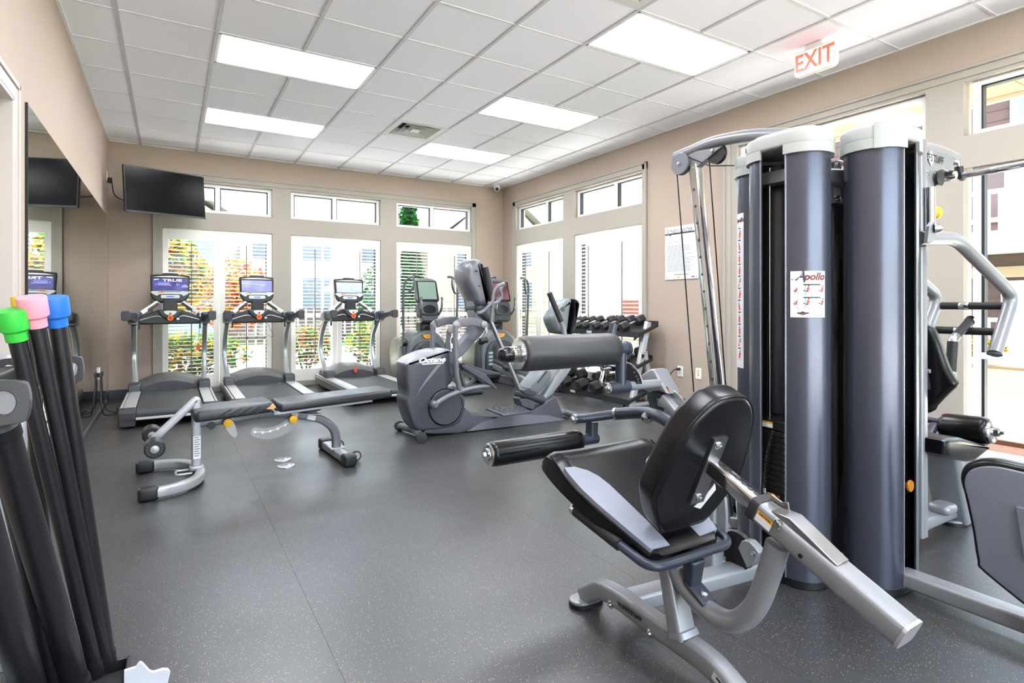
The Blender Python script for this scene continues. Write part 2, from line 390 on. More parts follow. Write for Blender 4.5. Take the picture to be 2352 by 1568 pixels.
for k in range(4): obj('pane', MB().bb(XL + .18 + 1.31875 * k, XL + .12 + 1.31875 * (k + 1), YF - .085, YF - .079, .10, 2.68), glassm, fr_)  # panes of the added glazing, never in view
# trim surrounds: posts, headers and aprons between the window openings
def casing_back():
    tr = struct('trim_1')
    y0, y1 = YB - .012, YB + .12
    for a, b in ((-.10, -.085), (1.22, 1.465), (2.766, 3.02), (4.33, 4.345)): obj('post', MB().bb(a, b, y0, y1, 0, 2.8), trimm, tr)
    for a, b in ((-.085, 1.22), (1.465, 2.766), (3.02, 4.33)):
        obj('apron', MB().bb(a, b, y0, y1, 2.14, 2.37), trimm, tr); obj('header', MB().bb(a, b, y0, y1, 2.757, 2.8), trimm, tr)
        obj('sill', MB().bb(a, b, y0 - .03, y1, .0, .068), trimm, tr, .004)
    prof = [(0, 0), (.095, 0), (.095, .012), (.08, .022), (.05, .022), (.035, .03), (.012, .03), (0, .018)]
    m = MB()
    m.bb(-.187, -.095, YB - .022, YB + .01, 0, 2.875).bb(4.335, 4.427, YB - .022, YB + .01, 0, 2.875).bb(-.187, 4.427, YB - .022, YB + .01, 2.785, 2.875)
    m.bb(-.187, -.16, YB - .034, YB + .01, 0, 2.875).bb(4.40, 4.427, YB - .034, YB + .01, 0, 2.875).bb(-.187, 4.427, YB - .034, YB + .01, 2.848, 2.875)
    obj('casing', m, trimm, tr, .004)
casing_back()
def casing_right():
    tr = struct('trim_2')
    x0, x1 = XR - .012, XR + .12
    for a, b in ((5.085, 5.10), (6.45, 6.72), (8.04, 8.055)): obj('post', MB().bb(x0, x1, a, b, 0, 2.8), trimm, tr)
    for a, b in ((5.10, 6.45), (6.72, 8.04)):
        obj('apron', MB().bb(x0, x1, a, b, 2.14, 2.385), trimm, tr); obj('header', MB().bb(x0, x1, a, b, 2.77, 2.8), trimm, tr)
        obj('sill', MB().bb(x0 - .03, x1, a, b, .0, .068), trimm, tr, .004)
    m = MB()
    m.bb(XR - .022, XR + .01, 5.015, 5.09, 0, 2.88).bb(XR - .022, XR + .01, 8.05, 8.145, 0, 2.88).bb(XR - .022, XR + .01, 5.015, 8.145, 2.79, 2.88)
    m.bb(XR - .034, XR + .01, 5.015, 5.04, 0, 2.88).bb(XR - .034, XR + .01, 8.118, 8.145, 0, 2.88).bb(XR - .034, XR + .01, 5.015, 8.145, 2.853, 2.88)
    obj('casing', m, trimm, tr, .004)
casing_right()
def casing_door():
    tr = struct('trim_3')
    x0, x1 = XR - .012, XR + .12
    for a, b in ((3.75, 3.83), (3.02, 3.08), (1.832, 2.073), (.25, .34)): obj('post', MB().bb(x0, x1, a, b, 0, 2.8), trimm, tr)
    for a, b, lo in ((3.08, 3.75, 2.14), (2.073, 3.02, 2.14), (.34, 1.832, 2.14)):
        obj('apron', MB().bb(x0, x1, a, b, lo, 2.372), trimm, tr); obj('header', MB().bb(x0, x1, a, b, 2.765, 2.8), trimm, tr)
    obj('sill', MB().bb(x0, x1, .34, 1.832, 0, .06), trimm, tr); obj('sill', MB().bb(x0, x1, 3.08, 3.75, 0, .06), trimm, tr)
    m = MB()
    for dx, a, b in ((.022, 0, 0), (.036, 0, .055)):
        m.bb(XR - dx, XR + .01, .16, 3.905, 2.79 + b, 2.87)
    m.bb(XR - .022, XR + .01, 3.82, 3.905, 0, 2.87).bb(XR - .036, XR + .01, 3.88, 3.905, 0, 2.87)
    m.bb(XR - .022, XR + .01, .16, .26, 0, 2.87)
    obj('casing', m, trimm, tr, .004)
casing_door()
# ---------------------------------------------------------------- windows
NW = [0]
def lift(axis, base, a0, a1, d0, d1, z0, z1, m=None):
    """box with run a0..a1 along the wall, depth d0..d1 outwards from the wall face"""
    m = m or MB()
    return m.bb(a0, a1, base + d0, base + d1, z0, z1) if axis == 'x' else m.bb(base + d0, base + d1, a0, a1, z0, z1)
darkgap = mat('window_gasket', (25, 27, 32), .5)
def window(axis, base, a0, a1, tz0, tz1, mull, shutters=True, low=(.07, 2.14), rail=None):
    NW[0] += 1
    w_ = struct('window_%d' % NW[0])
    d0, d1 = .045, .10; fw = .05
    def frame(z0, z1, mid):
        m = MB()
        for p in ((a0, a0 + fw, z0, z1), (a1 - fw, a1, z0, z1), (a0 + fw, a1 - fw, z0, z0 + fw * .8), (a0 + fw, a1 - fw, z1 - fw * .8, z1)): lift(axis, base, p[0], p[1], d0, d1, p[2], p[3], m)
        if mid is not None: lift(axis, base, mid - .03, mid + .03, d0, d1, z0 + fw * .8, z1 - fw * .8, m)
        return m
    obj('frame', frame(tz0, tz1, mull), whitem, w_, .004)
    cuts = [a0 + fw] + ([mull] if mull is not None else []) + [a1 - fw]
    for p, q in zip(cuts[:-1], cuts[1:]):
        e0 = p + (.03 if p == mull else 0); e1 = q - (.03 if q == mull else 0)
        gk = MB(); t_ = .011
        for r_ in ((e0, e0 + t_, tz0 + fw * .8, tz1 - fw * .8), (e1 - t_, e1, tz0 + fw * .8, tz1 - fw * .8), (e0, e1, tz1 - fw * .8 - t_, tz1 - fw * .8)): lift(axis, base, r_[0], r_[1], d0 + .012, d1 + .01, r_[2], r_[3], gk)
        obj('gasket', gk, darkgap, w_)
        obj('pane', lift(axis, base, e0, e1, .078, .082, tz0 + fw * .8, tz1 - fw * .8), glassm, w_)
    z0, z1 = low
    o2 = .03 if shutters else 0
    m = MB(); d0, d1 = .045 + o2, .10 + o2
    for p in ((a0, a0 + fw, z0, z1), (a1 - fw, a1, z0, z1), (a0 + fw, a1 - fw, z0, z0 + fw), (a0 + fw, a1 - fw, z1 - fw, z1)): lift(axis, base, p[0], p[1], d0, d1, p[2], p[3], m)
    if mull is not None and shutters: lift(axis, base, mull - .035, mull + .035, d0, d1, z0 + fw, z1 - fw, m)
    if rail: lift(axis, base, a0 + fw, a1 - fw, d0, d1, rail[0], rail[1], m)
    obj('sash_frame', m, whitem, w_, .004)
    gk = MB(); t_ = .018
    for r_ in ((a0 + fw, a0 + fw + t_, z0 + fw, z1 - fw), (a1 - fw - t_, a1 - fw, z0 + fw, z1 - fw)): lift(axis, base, r_[0], r_[1], d0 + .012, d1 + .01, r_[2], r_[3], gk)
    obj('sash_gasket', gk, darkgap, w_)
    obj('sash_pane', lift(axis, base, a0 + fw, a1 - fw, .078 + o2, .082 + o2, z0 + fw, z1 - fw), glassm, w_)
    if shutters:
        mid = (a0 + a1) / 2
        for s0, s1 in ((a0 + .004, mid - .003), (mid + .003, a1 - .004)):
            st = .065; lz0, lz1 = .255, 1.985
            m = MB()
            for p in ((s0, s0 + st, z0, z1 - .01), (s1 - st, s1, z0, z1 - .01), (s0 + st, s1 - st, z0, lz0 - .02), (s0 + st, s1 - st, lz1 + .01, z1 - .01)): lift(axis, base, p[0], p[1], .0, .028, p[2], p[3], m)
            sh = obj('shutter_panel', m, shutm, w_, .003)
            n = 35; ln = (s1 - s0) - 2 * st - .004
            key = ('slat', axis, round(ln, 3))
            if key not in MAT:
                pr = [(-.031, 0), (-.02, .0042), (0, .0052), (.02, .0042), (.031, 0), (.02, -.0042), (0, -.0052), (-.02, -.0042)]
                a_ = R(-5); pr = [(u * math.cos(a_) - v_ * math.sin(a_), u * math.sin(a_) + v_ * math.cos(a_)) for u, v_ in pr]
                MAT[key] = mesh('slat', MB().prism(pr, 'X', -ln / 2, ln / 2) if axis == 'x' else MB().prism(pr, 'Y', -ln / 2, ln / 2), shutm)
            for k in range(n):
                z = lz0 + (k + .5) * (lz1 - lz0) / n
                o = bpy.data.objects.new('slat', MAT[key]); COL.objects.link(o); o.parent = sh
                c = (s0 + s1) / 2
                o.location = (c, base + .014, z) if axis == 'x' else (base + .014, c, z)
            c = (s0 + s1) / 2
            obj('tilt_rod', lift(axis, base, c - .006, c + .006, -.034, -.022, lz0 + .03, lz1 - .03), mat('rod_paint', (120, 112, 98), .5), sh)
    return w_
for a0, a1, ml in ((-.085, 1.22, .548), (1.465, 2.766, 2.085), (3.02, 4.33, 3.635)): window('x', YB, a0, a1, 2.37, 2.757, ml, rail=(.98, 1.03))
window('y', XR, 5.10, 6.45, 2.385, 2.77, 5.64, rail=(.98, 1.03))
window('y', XR, 6.72, 8.04, 2.385, 2.77, 7.22, rail=(.98, 1.03))
window('y', XR, 3.08, 3.75, 2.372, 2.765, None, shutters=False, low=(.06, 2.14))
window('y', XR, .34, 1.80, 2.372, 2.765, None, shutters=False, low=(.06, 2.14), rail=(.765, .812))
# transom over the red door
NW[0] += 1
w_ = struct('window_%d' % NW[0]); m = MB()
for p in ((2.075, 2.12, 2.374, 2.763), (2.975, 3.018, 2.374, 2.763), (2.12, 2.975, 2.374, 2.41), (2.12, 2.975, 2.72, 2.763)): lift('y', XR, p[0], p[1], .045, .1, p[2], p[3], m)
obj('frame', m, whitem, w_, .004); obj('pane', lift('y', XR, 2.12, 2.975, .078, .082, 2.41, 2.72), glassm, w_)
d_ = struct('door_1'); rd = mat('red_door_paint', (172, 62, 58), .45)
obj('door_leaf', lift('y', XR, 2.085, 3.01, .05, .095, .012, 2.12), rd, d_, .003)
obj('door_handle', MB().tube([(XR + .05, 2.95, 1.0), (XR - .02, 2.95, 1.0), (XR - .02, 2.84, 1.0)], .01), steel, d_)
m = MB()
for p in ((2.30, 2.80, 1.2, 1.95), (2.30, 2.80, .25, 1.0)):
    for q in ((p[0], p[1], p[2], p[2] + .02), (p[0], p[1], p[3] - .02, p[3]), (p[0], p[0] + .02, p[2], p[3]), (p[1] - .02, p[1], p[2], p[3])): lift('y', XR, q[0], q[1], .042, .05, q[2], q[3], m)
obj('panel_moulding', m, rd, d_)
obj('threshold', lift('y', XR, 2.075, 3.02, -.01, .12, 0, .012), steel, d_)
# left door
d2 = struct('door_2'); dwm = mat('door_paint', (196, 187, 184), .5)
obj('door_leaf', MB().bb(XL - .11, XL - .07, 2.64, 3.48, .01, 2.11), dwm, d2, .003)
obj('door_handle', MB().tube([(XL - .07, 2.72, 1.0), (XL - .01, 2.72, 1.0), (XL - .01, 2.83, 1.0)], .011), steel, d2)
m = MB()
for z in (.25, 1.08, 1.9): m.bb(XL - .071, XL - .055, 3.465, 3.495, z, z + .09)
obj('hinges', m, steel, d2)
m = MB().bb(XL - .17, XL + .018, 3.48, 3.50, 0, 2.13).bb(XL - .17, XL + .018, 2.62, 2.64, 0, 2.13).bb(XL - .17, XL + .018, 2.62, 3.5, 2.11, 2.13)
m.bb(XL, XL + .018, 3.50, 3.595, 0, 2.215).bb(XL, XL + .018, 2.525, 2.62, 0, 2.215).bb(XL, XL + .018, 2.62, 3.5, 2.13, 2.215)
m.bb(XL, XL + .026, 3.572, 3.595, 0, 2.215).bb(XL, XL + .026, 2.525, 3.595, 2.19, 2.215)
struct('trim_4', m, mat('door_casing_paint', (190, 182, 176), .5), .003)
# baseboards
struct('baseboard_back', MB().bb(XL, -.19, YB - .01, YB, 0, .105).bb(4.43, XR, YB - .01, YB, 0, .105), basem, .002)
struct('baseboard_right', MB().bb(XR - .01, XR, 8.146, YB, 0, .105).bb(XR - .01, XR, 3.906, 5.014, 0, .105).bb(XR - .01, XR, YF, .16, 0, .105), basem, .002)
struct("baseboard_left", MB().bb(XL, XL + .01, 3.6, 3.825, 0, .105).bb(XL, XL + .01, 8.19, YB, 0, .105).bb(XL, XL + .01, YF, 2.52, 0, .105), basem, .002)
# mirror wall: three sheets
mir = thing('wall_mirror', 'frameless gym mirror in tall sheets on the left wall', 'mirror', (XL, 6, .1))
mm = mat('mirror_glass', (218, 222, 218), .015, metal=1.0)
for a, b in ((3.84, 5.255), (5.258, 6.655), (6.658, 8.18)): obj('mirror_sheet', MB().bb(XL + .002, XL + .009, a, b, .04, 2.205), mm, mir)
obj('polished_edge', MB().bb(XL + .001, XL + .012, 3.832, 3.84, .03, 2.207), black, mir)
obj('bottom_channel', MB().bb(XL + .001, XL + .016, 3.83, 8.182, .012, .04), steel, mir)

# ---------------------------------------------------------------- treadmills (built at the origin: y = 0 user end, y = 2 motor end)
def screen_mat(name, base, e, seed, contrast):
    m = mat(name, base, .15, emit=e); t = m.node_tree; b = t.nodes['Principled BSDF']
    co = t.nodes.new('ShaderNodeTexCoord'); n = t.nodes.new('ShaderNodeTexNoise'); n.inputs['Scale'].default_value = 6; n.noise_dimensions = '4D'; n.inputs['W'].default_value = seed
    t.links.new(co.outputs['Object'], n.inputs['Vector'])
    cr = t.nodes.new('ShaderNodeValToRGB'); c = lin(base); cr.color_ramp.elements[0].position = .35; cr.color_ramp.elements[1].position = .7
    cr.color_ramp.elements[0].color = tuple(k * (1 - contrast) for k in c[:3]) + (1,); cr.color_ramp.elements[1].color = tuple(min(1, k * (1 + contrast) + .01) for k in c[:3]) + (1,)
    t.links.new(n.outputs['Fac'], cr.inputs[0]); t.links.new(cr.outputs[0], b.inputs['Emission Color']); t.links.new(cr.outputs[0], b.inputs['Base Color'])
    return m
scr1 = screen_mat('screen_navy', (58, 58, 110), .30, 1.0, .5)
scr2 = screen_mat('screen_violet', (112, 116, 176), .30, 4.0, .25)
scr3 = screen_mat('screen_grey', (146, 158, 176), .22, 7.0, .12)
inks = mat('screen_ink', (188, 184, 235), .4, emit=.35)
inkf = mat('screen_ink_faint', (172, 180, 200), .4, emit=.24)
rail_m = mat('rail_aluminium', (200, 201, 200), .38, metal=.5)
upm = mat('treadmill_upright', (168, 174, 174), .33, metal=.55)
beltm = mat('treadmill_belt', (58, 60, 63), .5, bump=.1, bscale=500)
hoodm = mat('treadmill_hood', (92, 92, 92), .36)
hoodf = mat('treadmill_hood_front', (60, 60, 64), .42)
def treadmill():
    t = thing('treadmill', 'leftmost treadmill', 'treadmill', (0, 0, 0), 'treadmills facing the back windows')
    obj('deck_frame', MB().bb(-.37, .37, .1, 1.9, .05, .135), mat('deck_dark', (30, 30, 32), .6), t, .01)
    obj('rear_bar', MB().bb(-.29, .29, .02, .045, .075, .098), rail_m, t, .004)
    o_ = [(y, z) for y, z in arc(.08, .122, .048, 90, 270, 10)] + [(1.5, .074), (1.5, .17)]
    obj('belt', MB().prism(o_, 'X', -.275, .275), beltm, t)
    obj('belt_label', MB().bb(.19, .23, 1.2, 1.27, .1701, .1712), inkg, t)
    for s in (-1, 1):
        m = MB().bb(s * .285, s * .385, .14, 1.45, .15, .183); m.bb(s * .392, s * .412, .14, 1.9, .13, .180)
        obj('side_rail', m, rail_m, t, .004)
        m = MB().prism([(.12, .05), (1.86, .05), (1.93, .12), (1.93, .175), (1.6, .165), (.12, .13)], 'X', s * .375, s * .408)
        obj('side_cover', m, mat('treadmill_side', (140, 142, 144), .4, metal=.3), t, .008)
        m = MB().prism([(0, .02), (.15, .02), (.165, .18), (.05, .186), (.01, .15)], 'X', s * .278, s * .414)
        c = obj('end_cap', m, rubg, t, .01); m = MB().bb(s * .276, s * .416, -.004, .15, .082, .088)
        obj('cap_groove', m, black, c)
        pts = crom([(s * .352, 1.44, .17), (s * .352, 1.60, .27), (s * .362, 1.73, .42), (s * .366, 1.78, .58), (s * .364, 1.69, .78), (s * .36, 1.50, .945)], 6)
        obj('upright', MB().tube(pts, [1.25 - .25 * min(1, k / 12) for k in range(len(pts))], flat=(.095, .052), up=(1, 0, 0)), upm, t)
        m = MB().prism([(1.26, .16), (1.46, .16), (1.46, .27), (1.30, .27), (1.27, .25)], 'X', s * .285, s * .405)
        obj('upright_foot', m, hoodf, t, .012)
        # hand grip: blue collar, dark arm flattening to a paddle end
        obj('grip_collar', MB().tube([(s * .36, 1.40, 1.005), (s * .362, 1.32, 1.01)], [.078, .07], flat=(1, 1), up=(0, 0, 1)).xf(M.Identity(4)) if False else MB().tube([(s * .36, 1.43, 1.0), (s * .362, 1.34, 1.006)], 1, flat=(.10, .125), up=(0, 0, 1)), bluem, t, .01)
        pts = crom([(s * .362, 1.36, 1.0), (s * .37, 1.24, 1.005), (s * .385, 1.08, 1.025), (s * .397, .95, 1.036), (s * .40, .87, 1.036)], 5)
        k = len(pts); prof = [1.0, .95, .85, .78, .68, .62, .58, .54, .52, .5, .5, .5, .52, .56, .6, .66, .72, .78, .8, .82, .82]
        hg = obj('hand_grip', MB().tube(pts, prof[:k], flat=(.10, .118), up=(0, 0, 1)), rubg, t, .008)
        obj('grip_end', MB().tube([pts[-1], (s * .402, .855, 1.036)], 1, flat=(.082, .105), up=(0, 0, 1)), charcoal, hg, .01)
        obj('upright_head', MB().prism([(1.32, .93), (1.58, .92), (1.60, 1.0), (1.52, 1.06), (1.34, 1.05)], 'X', s * .315, s * .41), mat('head_shell', (150, 154, 156), .4, metal=.2), t, .015)
        obj('cable_clip', MB().bb(s * .295, s * .312, 1.4, 1.44, .87, .94), black, t, .004)
        obj('strut', MB().tube([(s * .29, 1.50, 1.055), (s * .125, 1.62, 1.185)], 1, flat=(.05, .032), up=(0, 1, 0)), rail_m, t, .004)
        obj('strut_trim', MB().tube([(s * .30, 1.485, 1.03), (s * .12, 1.60, 1.172)], 1, flat=(.03, .018), up=(0, 1, 0)), black, t, .004)
    # arched motor hood
    secs = []
    for y, zc, zs in ((1.37, .165, .165), (1.38, .26, .19), (1.45, .30, .215), (1.62, .335, .235), (1.80, .335, .235), (1.93, .30, .21), (1.97, .15, .15)):
        row = [(-.345 + .69 * i / 14, y + (.06 * (abs(i - 7) / 7) ** 2 if y < 1.6 else 0), zs + (zc - zs) * (1 - ((i - 7) / 7) ** 2)) for i in range(15)]
        secs.append(row + [(.345, y, .1), (-.345, y, .1)])
    hd = obj('motor_hood', MB().ring(secs), hoodm, t)
    row = [(-.30 + .6 * i / 14) for i in range(15)]
    f_ = [(x, .165 + .105 * max(0, 1 - (x / .30) ** 2) ** .7) for x in row]
    obj('hood_front', MB().prism(f_ + [(.30, .16), (-.30, .16)], 'Y', 1.355, 1.43), hoodf, t, .006)
    m = MB(); put_text(m, 'TRUE', .06, (0, 1.66, .340), (1, 0, 0), (0, .95, .1), sx=1.5); obj('hood_lettering', m, mat('hood_ink', (150, 150, 146), .4), hd)
    # dash with stop button
    pr = [(-.335, .985), (-.30, 1.02), (-.20, 1.06), (-.115, 1.095), (.115, 1.095), (.20, 1.06), (.30, 1.02), (.335, .985), (.325, .95), (.29, .925), (-.29, .925), (-.325, .95)]
    obj('dash', MB().prism(pr, 'Y', 1.47, 1.60), black, t, .014)
    pr = [(-.12, 1.085), (-.06, 1.092), (.06, 1.092), (.12, 1.085), (.10, 1.03), (.05, .985), (0, .972), (-.05, .985), (-.10, 1.03)]
    ds = obj('dash_centre', MB().pillow(crom(pr, 3, True), 'Y', 1.43, 1.5, .02), charcoal, t)
    obj('key_plate', MB().prism(crom([(-.058, 1.08), (.058, 1.08), (.045, 1.045), (0, 1.028), (-.045, 1.045)], 4, True), 'Y', 1.424, 1.435), mat('key_plate', (205, 222, 208), .4), ds)
    obj('red_key', MB().cyl((0, 1.418, 1.05), (0, 1.428, 1.05), .013), redm, ds)
    obj('stop_ring', MB().lathe((0, 1.43, .998), (0, -1, 0), [(.0, 0), (.032, 0), (.034, .012), (.028, .022), (.018, .018), (.0, .016)]), orange, ds)
    obj('stop_button', MB().lathe((0, 1.416, .998), (0, -1, 0), [(.0, 0), (.018, 0), (.015, .008), (0, .010)]), redm, ds)
    obj('white_key', MB().bb(.062, .09, 1.42, 1.432, .975, 1.0), paper, ds, .004)
    for s in (-1, 1): obj('silver_line', MB().tube(crom([(s * .085, 1.462, 1.01), (s * .15, 1.464, 1.02), (s * .30, 1.468, .975)], 5), .006, 8), rail_m, t)
    obj('neck', MB().prism([(-.075, 1.08), (.075, 1.08), (.07, 1.22), (-.07, 1.22)], 'Y', 1.56, 1.64), black, t, .01)
    # console, tilted back
    con = MB().pillow(crom([(-.205, .015), (-.20, -.13), (-.198, -.22), (-.15, -.285), (-.07, -.305), (.07, -.305), (.15, -.285), (.198, -.22), (.20, -.13), (.205, .015), (.18, .035), (.09, .042), (-.09, .042), (-.18, .035)], 3, True), 'Y', 0, .06, .018)
    tm = M.Translation((0, 1.655, 1.48)) @ M.Rotation(R(-12), 4, 'X')
    c = obj('console', con.xf(tm), black, t)
    obj('screen', MB().add([(-.18, -.003, -.015), (.18, -.003, -.015), (.178, -.003, -.158), (-.178, -.003, -.158)], [(0, 1, 2, 3)]).xf(tm), scr1, c)
    obj('top_strip', MB().prism([(-.185, .004), (-.1, .016), (0, .02), (.1, .016), (.185, .004)], 'Y', -.004, .01).xf(tm), rail_m, c)
    obj('key_panel', MB().prism(crom([(-.18, -.168), (.18, -.168), (.165, -.21), (.13, -.225), (.10, -.205), (-.10, -.205), (-.13, -.225), (-.165, -.21)], 3, True), 'Y', -.004, .01).xf(tm), mat('key_panel', (190, 198, 196), .4), c)
    obj('key_pad', MB().prism(rrect(-.098, .098, -.255, -.214, .018), 'Y', -.006, .01).xf(tm), mat('key_pad', (186, 200, 198), .4), c)
    obj('orange_mark', MB().prism(rrect(-.135, -.06, -.19, -.178, .003), 'Y', -.006, .0).xf(tm), mat('pale_orange', (228, 140, 96), .5), c)
    obj('dark_mark', MB().prism(rrect(-.11, .11, -.176, -.170, .002), 'Y', -.006, .0).xf(tm), inkb, c)
    obj('readout', MB().prism(rrect(-.04, .04, -.24, -.23, .002), 'Y', -.009, .0).xf(tm), mat('readout_blue', (60, 50, 215), .4, emit=.4), c)
    obj('camera_bump', MB().prism(crom([(-.085, .03), (-.07, .056), (.07, .056), (.085, .03)], 4), 'Y', .005, .05).xf(tm), black, c, .006)
    return t, tm
tread, TM = treadmill()
tread['label'] = 'leftmost treadmill, its dark screen showing the word TRUE'
treads = [tread, dup(tread, None, 0, 'middle treadmill of the three, its screen plain violet blue'), dup(tread, None, 0, 'treadmill beside the ellipticals with a pale grey screen and a hanging red clip')]
for t_, x_, y_ in zip(treads, (.005, .965, 2.172), (6.33, 6.36, 6.42)): t_.location = (x_, y_, 0)
def screen_of(t_): 
    c = kids(t_, 'console')[0]; return c, kids(c, 'screen')[0]
for t_, mm_ in zip(treads[1:], (scr2, scr3)):
    c, s_ = screen_of(t_); s_.data = s_.data.copy(); s_.data.materials[0] = mm_
def on_console(t_, name, mb, m_):
    c, s_ = screen_of(t_); o = bpy.data.objects.new(name, mesh(name, mb.xf(TM), m_)); COL.objects.link(o); o.parent = c
m = MB(); put_text(m, 'TRUE', .044, (.02, -.0045, -.036), (1, 0, 0), (0, 0, 1), bold=.0015, sx=1.9)
m.add([(x, -.0045, z) for x, z in [(-.165, -.02), (-.115, -.02)] + [(-.14 + .03 * math.cos(R(a)), -.052 + .024 * math.sin(R(a))) for a in (60, 90, 120, 150)] + [(-.165, -.05)]], [tuple(range(7))])
on_console(treads[0], 'screen_lettering', m, inks)
m = MB()
for r_ in ((-.13, .0, -.066, -.06), (-.13, -.01, -.082, -.07), (-.13, .01, -.098, -.085), (-.155, -.142, -.092, -.074), (.065, .08, -.10, -.07), (.09, .10, -.09, -.08)): m.prism([(r_[0], r_[2]), (r_[1], r_[2]), (r_[1], r_[3]), (r_[0], r_[3])], 'Y', -.0042, -.004)
m.prism(arc(.15, -.12, .035, 0, 180, 10), 'Y', -.0042, -.004)
on_console(treads[0], 'screen_picture', m, mat('screen_picture', (120, 116, 190), .4, emit=.3))
m = MB().add([(-.18, -.0045, -.05), (.1, -.0045, -.072), (.1, -.0045, -.076), (-.18, -.0045, -.056)], [(0, 1, 2, 3)]); on_console(treads[1], 'screen_line', m, mat('screen_line', (176, 178, 216), .4, emit=.32))
m = MB(); put_text(m, 'TRUE', .034, (0, -.0045, -.035), (1, 0, 0), (0, 0, 1), sx=1.5); on_console(treads[2], 'screen_lettering', m, inkf)
# safety tethers
def tether(t_, pts, clip=None):
    o = t_.location
    a = obj('tether_cord', MB().tube(crom(pts, 6), .0025, 6), mat('cord_olive', (96, 86, 60), .6), None); a.parent = t_
    if clip is None: return
    b = obj('tether_clip', MB().prism(crom([(clip[0] - .022, clip[2] - .02), (clip[0], clip[2] + .035), (clip[0] + .024, clip[2] + .005), (clip[0] + .01, clip[2] - .04)], 4, True), 'Y', clip[1] - .01, clip[1] + .01), mat('clip_red', (226, 74, 50), .4), None); b.parent = t_
tether(treads[2], [(.01, 1.40, .985), (.0, 1.36, .8), (.0, 1.34, .5), (0, 1.335, .31)], (0, 1.335, .27))
tether(treads[1], [(.07, 1.42, .98), (.13, 1.40, .84), (.165, 1.40, .77), (.145, 1.42, .74), (.10, 1.44, .77)])
tether(treads[0], [(.30, 1.45, .9), (.29, 1.43, .75), (.285, 1.43, .68)], (.285, 1.43, .65))
